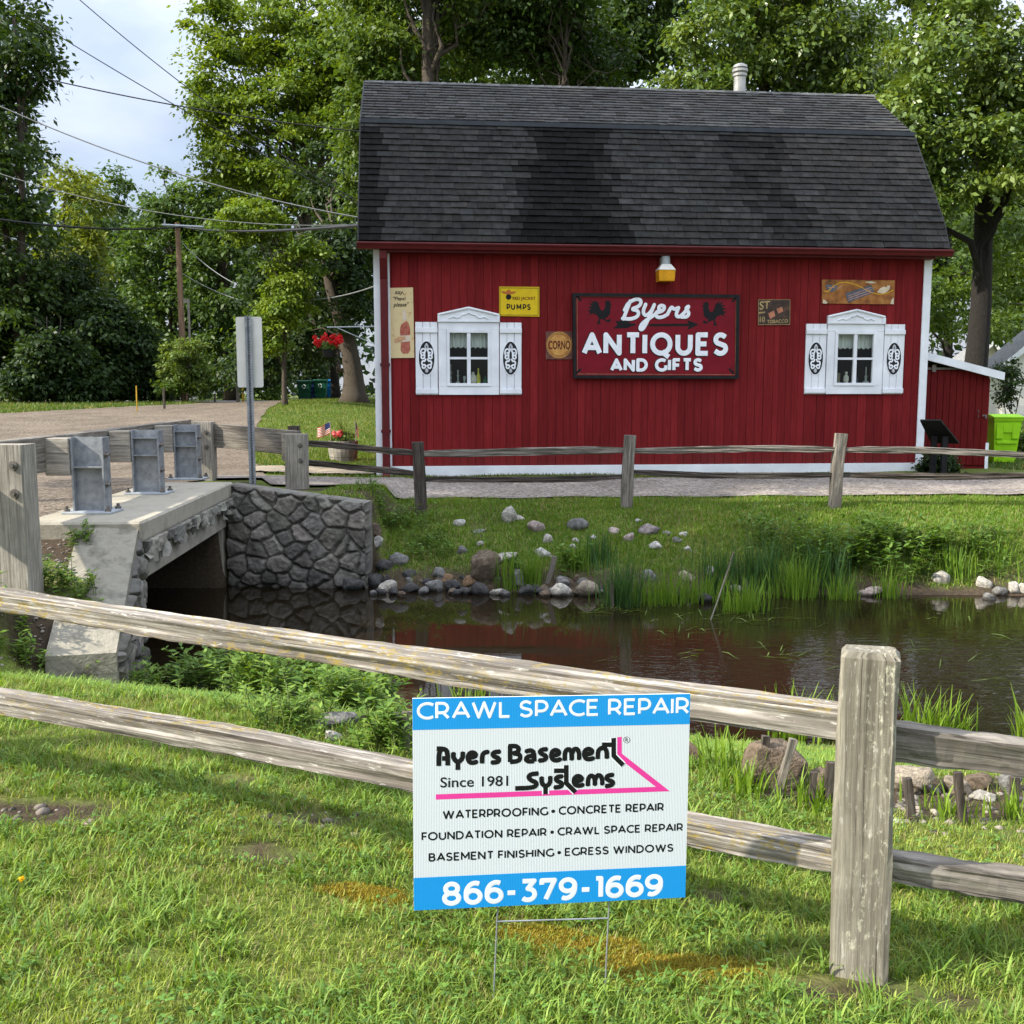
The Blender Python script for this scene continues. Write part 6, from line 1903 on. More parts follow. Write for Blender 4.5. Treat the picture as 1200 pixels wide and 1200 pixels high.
# --- things standing on the window sills
def sill_thing(px, prof, mat, label, cat, zw, extra=None):
    u, _ = W(px, 440, .07); z = zw - wh / 2 + .047
    mb = MB(MBN); mb.lathe([(r0, z + h0) for r0, h0 in prof], (u, .075, 0), 14)
    o = mb.build(cat.replace(' ', '_'), mat, base=MBN @ Vector((u, .075, z)), smooth=False); tag(o, label, cat, 'trinkets on the window sills')
for k, (wu, wz) in enumerate(win):
    mb = MB(MBN); mb.b2((wu - ww / 2 + .002, .021, wz - wh / 2 + .012), (wu + ww / 2 - .002, .136, wz - wh / 2 + .046)); mb.build('window_sill', WHITE, barn)
M_CLEAR = mat_noise('pale_glassware', (.30, .32, .33), (.48, .50, .50), 9, .1, bmp=0, spec=.8)
M_PORC = paint('white_porcelain', (.66, .64, .58), .25, .06)
sill_thing(527.8, [(.03, 0), (.035, .02), (.012, .05), (.03, .1), (.012, .14), (.028, .2), (.012, .24), (.02, .34), (.01, .36)], M_CLEAR, 'tall clear glass ornament at the left end of the left sill', 'ornament', win[0][1])
sill_thing(536.7, [(.04, 0), (.04, .015), (.012, .04), (.012, .12), (.03, .14), (.012, .16), (.014, .24), (.006, .25)], M_CLEAR, 'clear glass candlestick on the left sill', 'candlestick', win[0][1])
sill_thing(544.3, [(.03, 0), (.012, .03), (.03, .08), (.028, .13), (.02, .135)], M_CLEAR, 'small clear glass on the left sill beside the middle bar', 'glass', win[0][1])
sill_thing(554.3, [(.05, 0), (.085, .05), (.085, .10), (.05, .15), (.025, .17), (.03, .20), (.02, .21)], M_PORC, 'round white vase on the left sill right of the middle bar', 'vase', win[0][1])
sill_thing(560.6, [(.04, 0), (.042, .05), (.036, .14), (.014, .20), (.014, .27), (.008, .28)], paint('yellow_bottle', (.55, .50, .08), .3), 'yellow bottle on the left sill', 'bottle', win[0][1])
sill_thing(568.5, [(.045, 0), (.05, .06), (.02, .1), (.02, .13)], paint('green_glass', (.04, .12, .08), .1), 'dull green glass jar at the right end of the left sill', 'jar', win[0][1])
sill_thing(991.7, [(.035, 0), (.055, .06), (.05, .12), (.022, .16), (.03, .21), (.02, .215)], M_PORC, 'white vase on the right sill left of the middle bar', 'vase', win[1][1])
sill_thing(1003.5, [(.03, 0), (.04, .04), (.03, .1), (.01, .13)], paint('blue_glass', (.06, .09, .13), .15), 'small bluish jar beside the middle bar of the right window', 'jar', win[1][1])
sill_thing(1014.8, [(.06, 0), (.06, .02), (.02, .05), (.02, .10), (.035, .12), (.012, .15), (.012, .30), (.005, .31)], M_CLEAR, 'candlestick with a thin candle on the right sill', 'candlestick', win[1][1])
sill_thing(981.6, [(.05, 0), (.05, .19), (.0501, .19)], paint('tan_tin', (.22, .19, .14), .5), 'tan tin at the left end of the right sill', 'tin', win[1][1])

# ================================================================ LEAN-TO SHED
qs = BB + bV * .45
shed = thing('lean_to_shed', 'low red lean-to shed with a sliding board door against the right end of the barn', 'shed', Vector((qs.x + .8, qs.y, BZ)))
SD = .45
s8 = lambda x, y: (1060 + x / 6.667, 380 + y / 6.667)
def wz(px, py): return W(px, py, SD)
uA = BL + .07; uB = wz(1157.5, 500)[0]
zt0 = wz(1086, 426)[1]; zt1 = wz(1157, 444)[1]
mb = MB(MBN); mb.seed = Vector((0, 0, 0))
mb.prism([(uA, -.05), (uB, -.05), (uB, zt1), (uA, zt0)], SD, SD + .10)
mb.b2((uB - .08, SD + .101, -.05), (uB, SD + 3.2, zt1 - .04))
mb.build('wall', SIDING, shed)
mb = MB(MBN)
nb = 11
u1d = uB - .04; u0d = uA + .02
zd = wz(1120, 434)[1]
for k in range(nb):
    a_ = u0d + (u1d - u0d) * k / nb; b2_ = u0d + (u1d - u0d) * (k + 1) / nb
    mb.b2((a_ + .004, SD - .05, .10), (b2_ - .004, SD - .004, zd), bev=.006)
mb.b2((u0d, SD - .03, -.02), (u1d, SD - .003, .09))
door = mb.build('door', mat_noise('dark_red_door', (.085, .006, .006), (.125, .010, .010), 6, .75, stretch=(4, 4, .6), bmp=.3, spec=.08), shed)
mb = MB(MBN)
hx, hz = wz(1143.5, 485)
mb.tube([(hx, SD - .05, hz - .08), (hx, SD - .10, hz - .06), (hx, SD - .10, hz + .06), (hx, SD - .05, hz + .08)], .010, 6)
hx, hz = wz(1152, 487)
mb.b2((hx - .05, SD - .07, hz - .015), (hx + .05, SD - .051, hz + .018)); mb.b2((hx + .0, SD - .10, hz - .06), (hx + .03, SD - .071, hz - .0))
mb.build('handle', BOLT, door)
mb = MB(MBN)
a_ = wz(1084, 432); b2_ = wz(1140, 434.5)
mb.b2((uA, SD - .075, a_[1] - .02), (b2_[0], SD - .045, a_[1] + .02)); hx = wz(1092, 430)
mb.b2((hx[0] - .04, SD - .10, hx[1] - .10), (hx[0] + .04, SD - .076, hx[1] + .04)); mb.b2((hx[0] + .9, SD - .10, hx[1] - .14), (hx[0] + .96, SD - .076, hx[1] + .02))
mb.build('door_track', BOLT, shed)
mb = MB(MBN)
f0, f1, f2, f3 = W(1083, 411, SD - .2), W(1178, 436.5, SD - .2), W(1177, 445.5, SD - .2), W(1083, 420, SD - .2)
f0 = (uA - .0, f0[1]); f3 = (uA, f3[1])
mb.prism([f0, f1, f2, f3], SD - .20, SD - .16)
mb.build('fascia', WHITE, shed)
mb = MB(MBN); mb.prism([(f0[0], f0[1] - .02), (f1[0] - .01, f1[1] - .02), (f1[0] - .01, f1[1] - .07), (f0[0], f0[1] - .07)], SD - .159, SD + 3.4)
mb.build('roof', paint('shed_roofing', (.07, .07, .07), .9), shed)
mb = MB(MBN); mb.b2((uB - .055, SD - .055, -.03), (uB + .012, SD - .0505, .55)); mb.build('edge_trim', WHITE, shed)

# ================================================================ INFORMATION BOARD seen from the back
ib = hit(1104, 549)
brd = thing('information_board', 'black slanted information board on two legs in front of the shed', 'board', ib)
c4 = [P(1078, 493, 19.0), P(1102, 493, 18.7), P(1124, 520, 19.2), P(1091, 519.5, 19.5)]
nrm = (c4[1] - c4[0]).cross(c4[3] - c4[0]).normalized() * .03
mb = MB(); mb.add([*c4, *[p + nrm for p in c4]], [(0, 1, 2, 3), (7, 6, 5, 4), (0, 4, 5, 1), (1, 5, 6, 2), (2, 6, 7, 3), (3, 7, 4, 0)])
mb.build('panel', BLACK, brd)
for s in (.30, .72):
    a_ = c4[0].lerp(c4[1], s).lerp(c4[3].lerp(c4[2], s), .62)
    mb = MB(); mb.b2((a_.x - .05, a_.y - .04, Tz(a_.x, a_.y) - .1), (a_.x + .05, a_.y + .04, a_.z - .02)); mb.build('leg', BLACK, brd)

# ================================================================ TRASH CARTS
def cart(x, y, z, h, w, dp, col, lidcol, label, group=None, emblem=False, rot=0.0):
    body = paint('cart_plastic', col, .45, .08); lidm = paint('cart_lid', lidcol, .45, .08)
    t = thing('trash_cart', label, 'trash cart', (x, y, z), group)
    mb = MB(Matrix.Translation((x, y, z)) @ Matrix.Rotation(rot, 4, 'Z'))
    frus(mb, 0, 0, .04, h * .86, w * .74, w * .96, dp * .70, dp * .92)
    frus(mb, 0, 0, h * .861, h * .90, w * 1.02, w * 1.02, dp * 1.0, dp * 1.0)
    # step-in front panel with grab recess
    for (a0, a1, b0, b1, o) in ((-.40, -.16, .50, .80, .470), (.16, .40, .50, .80, .470), (-.16, .16, .62, .80, .470), (-.36, .36, .40, .46, .445)):
        mb.b2((a0 * w, -o * dp, b0 * h), (a1 * w, -o * dp + .05, b1 * h), bev=.008)
    mb.build('body', body, t)
    mb = MB(mb.M)
    pr = [(-.52 * dp, h * .902), (-.53 * dp, h * .93), (-.1 * dp, h * .985), (.45 * dp, h * .97), (.52 * dp, h * .902)]
    mb.add([(-w * .53, a, b_) for a, b_ in pr] + [(w * .53, a, b_) for a, b_ in pr], [(0, 1, 2, 3, 4), (9, 8, 7, 6, 5)] + [(i, i + 5, (i + 1) % 5 + 5, (i + 1) % 5) for i in range(5)])
    mb.build('lid', lidm, t)
    mb = MB(mb.M); mb.tube([(-w * .45, dp * .58, h * .93), (w * .45, dp * .58, h * .93)], .018, 6)
    for s in (-1, 1): mb.tube([(s * w * .4, dp * .45, h * .90), (s * w * .4, dp * .58, h * .93)], .015, 6)
    mb.build('handle', lidm, t)
    for s in (-1, 1):
        mb = MB(mb.M); mb.tube([(s * w * .36, dp * .36, .13), (s * w * .46, dp * .36, .13)], .13, 14); mb.build('wheel', BLACK, t)
    if emblem:
        mb = MB(mb.M)
        for k in range(3):
            a = k * 2.094 + .3
            mb.stroke([(.09 * math.cos(a + j * .25), h * .66 + .09 * math.sin(a + j * .25)) for j in range(6)], .035, -.49 * dp, .01, 6)
        mb.build('emblem', LETTER_WHITE, t)
    return t
q = hit(1173, 547, 18)
lime = (.30, .62, .015)
cart(P(1173, 500, 22.6).x, 22.6, Tz(8, 22.6) - .02, 1.10, .62, .70, lime, lime, 'bright lime green wheeled trash cart beside the red shed')
CG = 'trash carts by the big tree'
for px_, Y_, c_, lb, em in [(357, 55, (.012, .075, .045), 'left dark green trash cart with white emblem', True), (376, 55.5, (.014, .10, .055), 'right dark green trash cart with white emblem', True), (367.5, 56.5, (.012, .03, .10), 'navy blue trash cart squeezed between the green ones', False), (388, 57, (.01, .13, .36), 'bright blue recycling cart right of the green ones', False)]:
    x_ = P(px_, 460, Y_).x
    cart(x_, Y_, Tz(x_, Y_), 1.05, .72, .75, c_, c_, lb, CG, em, .1)

# ================================================================ HANGING BASKET AND BRACKET
A_ = MBN @ Vector((-.17, .05, 0))
ya = A_.y + .1
hb = thing('hanging_bracket', 'thin grey iron arm with a brace reaching out from the barn corner', 'bracket', P(439, 383, ya))
mb = MB(); mb.tube([P(441, 382.5, ya), P(383, 383.5, ya)], .012, 6); mb.tube([P(395, 384, ya), P(440, 404, ya)], .008, 6); mb.tube([P(441, 380, ya), P(441, 407, ya)], .014, 6)
mb.build('arm', GALV_PLATE, hb)
qb = P(385, 418.5, ya)
bs = thing('hanging_basket', 'hanging black pot of bright red geraniums left of the barn', 'hanging basket', qb)
mb = MB(); mb.lathe([(.075, 0), (.10, .02), (.125, .14), (.13, .145), (.115, .145), (.1, .13)], qb, 18); mb.build('pot', BLACK, bs)
mb = MB(); top = P(384.5, 384, ya)
for k in range(3):
    a = k * 2.094; mb.tube([qb + Vector((.125 * math.cos(a), .125 * math.sin(a), .14)), top], .004, 5)
mb.build('hanger', BLACK, bs)
def posy(parent, c, n, r3, leaf, cols, name, seed, asp=.8):
    r = np.random.default_rng(seed)
    u = unit(r.normal(size=(n, 3))); p = np.array(c) + u * np.array(r3) * r.uniform(.4, 1, (n, 1))
    V, F = leaf_quads(p, unit(u + r.normal(0, .6, (n, 3))), unit(r.normal(size=(n, 3))), leaf * r.uniform(.6, 1.3, n), leaf * asp * r.uniform(.6, 1.2, n))
    t = r.uniform(0, 1, (n, 1)); c_ = np.array(cols[0]) * (1 - t) + np.array(cols[1]) * t
    np_mesh(name, V, F, HERB, col=np.repeat(c_, 4, 0), parent=parent)
posy(bs, qb + Vector((0, 0, .21)), 420, (.19, .19, .10), .05, ((.05, .10, .02), (.16, .24, .05)), 'foliage', 1)
def blooms(parent, cs, seed, cols, rr=.05, n=60, name='flowers'):
    r = np.random.default_rng(seed); Ps = []; Ns = []
    for c in cs:
        u = unit(r.normal(size=(n, 3))); Ps.append(np.array(c) + u * rr); Ns.append(u)
    p = np.concatenate(Ps); u = np.concatenate(Ns); m_ = len(p)
    V, F = leaf_quads(p, unit(u + r.normal(0, .3, (m_, 3))), unit(r.normal(size=(m_, 3))), rr * r.uniform(.5, 1, m_), rr * .7 * np.ones(m_))
    t = r.uniform(0, 1, (m_, 1)); np_mesh(name, V, F, HERB, col=np.repeat(np.array(cols[0]) * (1 - t) + np.array(cols[1]) * t, 4, 0), parent=parent)
r = random.Random(4)
blooms(bs, [qb + Vector((r.uniform(-.26, .26), r.uniform(-.2, .1), .24 + r.uniform(-.03, .16) - 0)) for _ in range(30)], 2, ((.42, .006, .010), (.75, .02, .03)), .042, 46)

# ================================================================ BARREL PLANTER AND FLAGS
qp = hit(411.5, 537.5, 17)
x, y, z = qp.x, max(21.2, min(qp.y, 23)), 0
z = Tz(x, y)
k = y / 1200
bp = thing('barrel_planter', 'weathered half barrel planter of flowers on the lawn left of the barn', 'planter', (x, y, z))
mb = MB()
rr = 17.2 * k; hh = 24.5 * k
for s in range(22):
    a = 2 * math.pi * s / 22
    ca, sa = math.cos(a), math.sin(a); w = 2 * math.pi * rr / 22 * .48
    tv = Vector((-sa, ca, 0)); rv = Vector((ca, sa, 0))
    vs = []
    for (zz, f_) in ((0, .86), (hh * .5, .98), (hh, 1.0)):
        c = Vector((x, y, z + zz)) + rv * rr * f_
        vs += [c - tv * w * f_, c + tv * w * f_, c + tv * w * f_ - rv * .025, c - tv * w * f_ - rv * .025]
    fs = []
    for i in range(2):
        for j in range(4): fs.append((i * 4 + j, i * 4 + (j + 1) % 4, (i + 1) * 4 + (j + 1) % 4, (i + 1) * 4 + j))
    fs.append((8, 9, 10, 11)); g_ = random.uniform(.8, 1.2)
    mb.add(vs, fs, gr=[(v.z, a * .3, 0) for v in vs])
mb.lathe([(rr * .8, z + .01), (rr * .95, z + hh * .86), (rr * .5, z + hh * .9), (.01, z + hh * .92)], (x, y, 0), 18)
mb.build('tub', WOOD_PALE, bp)
mb = MB()
for zz, f_ in ((.12, .905), (hh - .06, 1.0)):
    n = 24; vs = []
    for dz in (-.018, .018):
        for s in range(n): a = 2 * math.pi * s / n; vs.append((x + (rr * f_ + .008) * math.cos(a), y + (rr * f_ + .008) * math.sin(a), z + zz + dz))
    mb.add(vs, [(s, (s + 1) % n, n + (s + 1) % n, n + s) for s in range(n)])
mb.build('hoop', BOLT, bp)
posy(bp, (x, y, z + hh + .06), 260, (rr * .95, rr * .8, .10), .09, ((.06, .12, .02), (.20, .28, .07)), 'foliage', 3)
r = random.Random(6)
blooms(bp, [(x + r.uniform(-.28, .02), y - r.uniform(.0, .28), z + hh + .10 + r.uniform(0, .10)) for _ in range(7)], 5, ((.55, .05, .03), (.65, .20, .28)), .055, 40)
n = 46; rg_ = np.random.default_rng(8); az = rg_.uniform(0, 6.28, n)
o = blades('spike_leaves', np.stack([x + .05 + rg_.normal(0, .03, n), y + rg_.normal(0, .03, n), np.full(n, z + hh)], 1), rg_.uniform(.35, .72, n), np.full(n, .022), az, rg_.uniform(.1, .8, n), np.array([.14, .20, .05]) * rg_.uniform(.7, 1.4, (n, 1)), rows=5)
o.parent = bp; o.matrix_parent_inverse = Matrix.Translation(-Vector(bp.location))
def flag(x, y, z, h, w, fh, ang, label, droop):
    t = thing('small_flag', label, 'flag', (x, y, z), 'small flags in the barrel planter')
    mb = MB(); mb.tube([(x, y, z), (x, y, z + h)], .008, 6); mb.ball((x, y, z + h + .01), .014, 6, 4); mb.build('flag_stick', WOOD_PALE, t)
    nu, nv = 22, 26; V = []; Cc = []; 
    for j in range(nv + 1):
        for i in range(nu + 1):
            u = i / nu; v = j / nv
            V.append((x + math.cos(ang) * u * w * (1 - .3 * droop), y + math.sin(ang) * u * w + .03 * math.sin(u * 7) * u, z + h - v * fh - droop * u * w * .75 + .012 * math.sin(u * 6 + v * 2)))
    Q = []; 
    for j in range(nv):
        for i in range(nu):
            a = j * (nu + 1) + i; Q.append((a, a + 1, a + nu + 2, a + nu + 1))
            red = (j // 2) % 2 == 0
            Cc.append((.03, .045, .16) if (i < 9 and j < 14) else ((.48, .03, .03) if red else (.72, .70, .68)))
    V = np.array(V)[np.array(Q)].reshape(-1, 3)
    np_mesh('cloth', V, np.arange(len(V)).reshape(-1, 4), HERB, col=np.repeat(np.array(Cc), 4, 0), parent=t)
flag(x - .26, y - .1, z + hh - .05, .46, .34, .24, math.pi, 'small striped flag flying at the left rim of the planter', .45)
flag(x + .30, y - .1, z + hh - .15, .58, .12, .26, .3, 'small furled flag at the right rim of the planter', 1.6)

# ================================================================ FENCES
nf = thing('split_rail_fence', 'weathered split rail fence with one square post crossing the foreground', 'fence', hit(1003, 1152))
q = hit(1003, 1152); Yp = q.y
top = P(1020, 766, Yp)
mb = MB()
fc = Vector((q.x, Yp, 0)).normalized()
pc = Vector((q.x, Yp, 0)) + fc * .055
mb.beam((pc.x, pc.y, q.z - .35), (pc.x + .004, pc.y, top.z - .016), .134, .10, 30, .0032, up=fc, bev=.16)
k0 = len(mb.v) - 24
ring = [Vector(v) for v in mb.v[k0:]]; gk = mb.g[k0:]
cen = sum(ring, Vector((0, 0, 0))) / 24
ins = [cen + (v - cen) * .84 + Vector((0, 0, .019 + random.uniform(-.002, .002))) for v in ring]
mb.add(ring + ins, [(i, (i + 1) % 24, 24 + (i + 1) % 24, 24 + i) for i in range(24)] + [tuple(range(24, 48))], gr=[Vector(g_) - mb.seed for g_ in gk] + [Vector(g_) - mb.seed + Vector((.02, 0, 0)) for g_ in gk])
mb.build('post', WOOD_POST, nf)
def rail(p0, p1, w, eh, mat, sag, parent, rough=.006, seg=26, twist=0.0):
    mb = MB(); mb.beam(p0, p1, w, .08, seg, rough, sag=sag, endh=eh, bev=.22, twist=twist); return mb.build('rail', mat, parent)
yr = Yp + .07
rail(P(-190, 671, 3.42), P(990, 848, yr), .082, (.046, .072), WOOD_LICHEN, -.006, nf, .0060, 60)
rail(P(-190, 790, 3.42), P(975, 1000, yr), .082, (.062, .060), WOOD_LICHEN, .010, nf, .0065, 60)
rail(P(1036, 866, yr), P(1480, 934, 2.33), .078, (.080, .080), WOOD_GREY, 0, nf, .0055, 40)
rail(P(1030, 1011, yr), P(1480, 1077, 2.33), .070, (.056, .070), WOOD_GREY, 0, nf, .0055, 40)
for pq, zz in ((P(-200, 700, 3.45), 0.78), (P(1490, 900, 2.33), .78)):
    g0 = Tz(pq.x, pq.y); mb = MB(); mb.beam((pq.x, pq.y, g0 - .3), (pq.x, pq.y, g0 + .82), .134, .12, 16, .0035, up=Vector((0, 1, 0)), bev=.10); mb.build('post', WOOD_POST, nf)

ff = thing('split_rail_fence', 'old grey split rail fence along the gravel path in front of the barn', 'fence', hit(735, 592, 11))
YF = 14.95
posts = [(345.5, 499, 15.75), (492, 518, YF), (735.5, 510, YF), (980.5, 508, YF), (1226, 510, YF)]
for i, (px_, tp, Y_) in enumerate(posts):
    x_ = P(px_, 560, Y_).x; g0 = Tz(x_, Y_)
    mb = MB(); lean = [0, -.03, .03, .04, 0][i]
    mb.beam((x_ - lean, Y_, g0 - .3), (x_ + lean, Y_, P(px_, tp, Y_).z), .165, .13, 12, .006, up=Vector((0, 1, 0)), bev=.2)
    mb.build('post', [WOOD_DARK, WOOD_DARK, WOOD_GREY, WOOD_GREY, WOOD_GREY][i], ff)  # left posts and left rails in darker wood, shade put into colour
for (x0, y0, x1, y1, Ya, Yb, mat_, hh_, sg) in [(350, 517, 491, 532.5, 15.75, YF, WOOD_DARK, .085, .0), (350, 540, 491, 556.5, 15.75, YF, WOOD_DARK, .08, 0), (494, 531, 733, 528, YF, YF, WOOD_GREY, .10, -.0), (494, 562.5, 733, 558, YF, YF, WOOD_DARK, .075, -.02),
                                                (738, 528, 979, 527, YF, YF, WOOD_GREY, .085, .01), (738, 554, 979, 556.5, YF, YF, WOOD_DARK, .08, -.02), (983, 527.5, 1224, 534, YF, YF, WOOD_GREY, .09, .02), (983, 556, 1224, 558, YF, YF, WOOD_DARK, .085, -.01),
                                                (1229, 534, 1480, 536, YF, YF, WOOD_GREY, .09, 0), (1229, 557, 1480, 559, YF, YF, WOOD_DARK, .085, 0)]:
    mb = MB(); mb.beam(P(x0, y0, Ya), P(x1, y1, Yb), .09, hh_, 20, .010, sag=sg, bev=.25, taper=.35); mb.build('rail', mat_, ff)

# ================================================================ UTILITY POLE, CABLES, MARKERS
Yq = 60; x_ = P(213.5, 400, Yq).x; g0 = Tz(x_, Yq)
up_ = thing('utility_pole', 'tall brown wooden utility pole with a crossarm behind the round bush', 'utility pole', (x_, Yq, g0))
zt = P(213, 261, Yq).z
mb = MB(); mb.tube([(x_ + .05, Yq, g0 - .3), (x_, Yq, (g0 + zt) / 2), (x_ - .02, Yq, zt)], [.20, .17, .14], 12); mb.build('pole', mat_noise('pole_wood', (.13, .075, .045), (.30, .19, .12), 3, .9, stretch=(4, 4, .4), bmp=.3), up_)
mb = MB(); a_ = P(190, 263.5, Yq - .3); b2_ = P(239, 266, Yq - .3); mb.tube([a_, b2_], .07, 6); mb.tube([P(193, 257, Yq - .3), P(193, 264, Yq - .3)], .05, 6); mb.build('crossarm', GALV_PLATE, up_)
mb = MB(); mb.tube([(x_ + .45, Yq, g0), (x_ + .43, Yq, P(222, 350, Yq).z)], .07, 8); mb.b2((x_ + .1, Yq - .05, P(222, 355, Yq).z), (x_ + .43, Yq + .05, P(222, 353, Yq).z + .1)); mb.build('conduit', WOOD_PALE, up_)
CB = 'overhead cables left of the barn'
M_CABLE = paint('cable_black', (.015, .015, .016), .5); M_CABLE_L = paint('cable_grey', (.16, .165, .17), .45)
def cable(a, b_, sag, rr, lb, light=False):
    p0, p1 = P(*a), P(*b_); pts = []
    for i in range(33):
        s = i / 32; q = p0.lerp(p1, s); q.z -= sag * 4 * s * (1 - s); pts.append(q)
    mb = MB(); mb.tube(pts, rr, 5); o = mb.build('cable', M_CABLE_L if light else M_CABLE, base=p0); tag(o, lb, 'cable', CB)
cable((-60, 248, 44), (213, 266, 59.6), .35, .050, 'thickest black cable running left from the pole top')
cable((213, 266, 59.6), (424, 264, 24), .18, .042, 'thick black cable from the pole top to the barn')
cable((80, -12, 30), (440, 248, 30), .35, .014, 'steepest cable falling from the top edge across the sky')
cable((30, 18, 30), (440, 250, 30), .15, .014, 'diagonal cable below the steepest one across the sky')
cable((52, 92, 30), (440, 156, 30), .15, .018, 'dark cable crossing the sky nearly level')
cable((-40, 106, 30), (440, 258, 30), .45, .018, 'long cable falling across the left trees and the sky', True)
cable((-40, 190, 40), (440, 262, 40), .8, .016, 'pale cable just above the thickest one', True)
cable((213, 284, 60), (440, 335, 40), 1.6, .022, 'sagging pale cable right of the pole below the crossarm', True)
cable((213, 320, 60), (440, 352, 48), 1.1, .022, 'lower sagging pale cable right of the pole', True)
cable((-40, 255, 34), (80, 304, 52), .1, .016, 'short cable falling through the trees at the left edge')
MG = 'posts beside the far road'
def marker(px, yb, yt, w, mat, lb, Y_):
    x_ = P(px, yb, Y_).x; g0 = Tz(x_, Y_); mb = MB(); k = Y_ / 1200
    zt_ = P(px, yt, Y_).z
    mb.beam((x_, Y_, g0 - .2), (x_, Y_, zt_), w * k, w * k * .8, 4, .003, up=Vector((0, 1, 0)))
    o = mb.build('marker_post', mat, base=(x_, Y_, g0)); tag(o, lb, 'post', MG)
M_YEL = paint('marker_yellow', (.40, .25, .03), .6)
marker(160.5, 475, 452, 1.4, M_YEL, 'thin yellow marker post at the edge of the roadside lawn', 44)
marker(192.5, 472, 455, 2.4, WOOD_DARK, 'short dark marker post right of the yellow one', 46)
marker(279, 471, 402, 3.6, WOOD_GREY, 'tall bare grey pole just left of the road sign', 58)
marker(285, 471, 452, 2.2, M_YEL, 'short yellowish post beside the bare grey pole', 58)
marker(252, 471, 461, 2.4, WOOD_GREY, 'low grey post right of the round bush', 58)

# ================================================================ NEIGHBOUR HOUSES
M_HOUSE = mat_noise('white_siding', (.62, .60, .54), (.74, .72, .66), 3, .7, stretch=(.3, .3, 9), bmp=.2)
M_BRICK = mat_noise('brick_red', (.16, .06, .045), (.30, .12, .085), 16, .9, stretch=(1, 1, 2.5), bmp=.3)
M_ROOFG = mat_noise('grey_roofing', (.12, .12, .125), (.22, .22, .22), 6, .9, bmp=.2)
def house(label, x0, x1, y0, y1, zb, ze, zr, wall, trim=True, xr=None, group='neighbour houses', brick=None):
    t = thing('house', label, 'house', ((x0 + x1) / 2, y0, zb), group)
    xm = xr if xr is not None else (x0 + x1) / 2
    mb = MB()
    if brick: mb.prism([(x0, zb + brick), (x1, zb + brick), (x1, ze), (xm, zr), (x0, ze)], y0, y1)
    else: mb.prism([(x0, zb), (x1, zb), (x1, ze), (xm, zr), (x0, ze)], y0, y1)
    mb.build('wall', wall, t)
    if brick:
        mb = MB(); mb.b2((x0, y0 + .02, zb - .2), (x1, y1, zb + brick - .003)); mb.build('brick_base', M_BRICK, t)
    for s, e in ((-1, x0), (1, x1)):
        mb = MB(); dx = s * .5; sl = (zr - ze) / abs(xm - e)
        mb.prism([(xm, zr + .02), (e + dx, ze - .5 * sl + .02), (e + dx, ze - .5 * sl + .16), (xm, zr + .18)], y0 - .5, y1 + .3); ro = mb.build('roof', M_ROOFG, t)
        mb = MB(); mb.prism([(xm, zr - .12), (e + dx, ze - .5 * sl - .12), (e + dx, ze - .5 * sl + .165), (xm, zr + .185)], y0 - .54, y0 - .505); mb.build('barge_board', WHITE, ro)
    return t
def hx_(px, Y_): return P(px, 460, Y_).x
def hz_(py, Y_): return EYE + (460 - py) / 1200 * Y_
house('bright white neighbour house with a gable at the right edge', hx_(1176, 48), hx_(1360, 48), 48, 49.5, hz_(492, 48), hz_(424, 48), hz_(352, 48), M_HOUSE, xr=hx_(1262, 48))
house('neighbour house with a white gable above brick behind the shed roof', hx_(1128, 64), hx_(1172.5, 64), 64, 66, hz_(475, 64), hz_(425, 64), hz_(403, 64), M_HOUSE, xr=hx_(1158, 64), brick=(475 - 451) / 1200 * 64)
house('low grey-roofed house half hidden behind the round bush', hx_(120, 84), hx_(196, 84), 84, 92, hz_(468, 84), hz_(428, 84), hz_(402, 84), M_HOUSE, xr=hx_(176, 84))

# ================================================================ DANDELION
q = hit(12, 1088); dn = thing('dandelion', 'single yellow dandelion on a bare stalk in the near lawn', 'flower', q)
tp = P(25, 1030, q.y); mb = MB(); mb.tube([q, q.lerp(tp, .5) + Vector((-.003, 0, .004)), tp], .0016, 5); mb.build('stalk', mat_stem, dn)
posy(dn, tp, 60, (.006, .006, .004), .008, ((.70, .42, .01), (.80, .55, .02)), 'petals', 9, .35)

# ================================================================ YARD SIGN
TLs, TRs, BLs, BRs = P(486.5, 818.5, 2.20), P(809, 813, 2.295), P(485, 1067, 2.20), P(806, 1051.5, 2.295)
Us = ((BRs - BLs) + (TRs - TLs)) / 2; Zs = ((TLs - BLs) + (TRs - BRs)) / 2
sw_, sh_ = Us.length, Zs.length
Us.normalize(); Zs.normalize(); Vs = Zs.cross(Us).normalized()
if Vs.y < 0: Vs = -Vs
MSG = Matrix(((Us.x, Vs.x, Zs.x, BLs.x), (Us.y, Vs.y, Zs.y, BLs.y), (Us.z, Vs.z, Zs.z, BLs.z), (0, 0, 0, 1)))
def SGN(px, py):
    r = ray(px, py); t = (BLs - EYEV).dot(Vs) / r.dot(Vs); q = EYEV + r * t - BLs
    Mi = Matrix(((Us.x, Zs.x, Vs.x), (Us.y, Zs.y, Vs.y), (Us.z, Zs.z, Vs.z))).inverted() @ q
    return Mi[0], Mi[1]
gq = hit(645, 1192)
ys = thing('yard_sign', 'blue and white corrugated yard sign for crawl space repair on a wire stake', 'yard sign', gq)
m, nt, b = nodes_of('corrugated_white_plastic')
b.inputs['Base Color'].default_value = (.66, .69, .72, 1); b.inputs['Roughness'].default_value = .38
wv = nt.nodes.new('ShaderNodeTexWave'); wv.inputs['Scale'].default_value = 85; wv.bands_direction = 'X'
nt.links.new(coord(nt, 'gr'), wv.inputs['Vector'])
nt.links.new(ramp(nt, wv.outputs['Fac'], [(0, (.62, .65, .685)), (1, (.66, .69, .72))]), b.inputs['Base Color'])
bump(nt, b, wv.outputs['Fac'], .25, .0008)
CORR = m
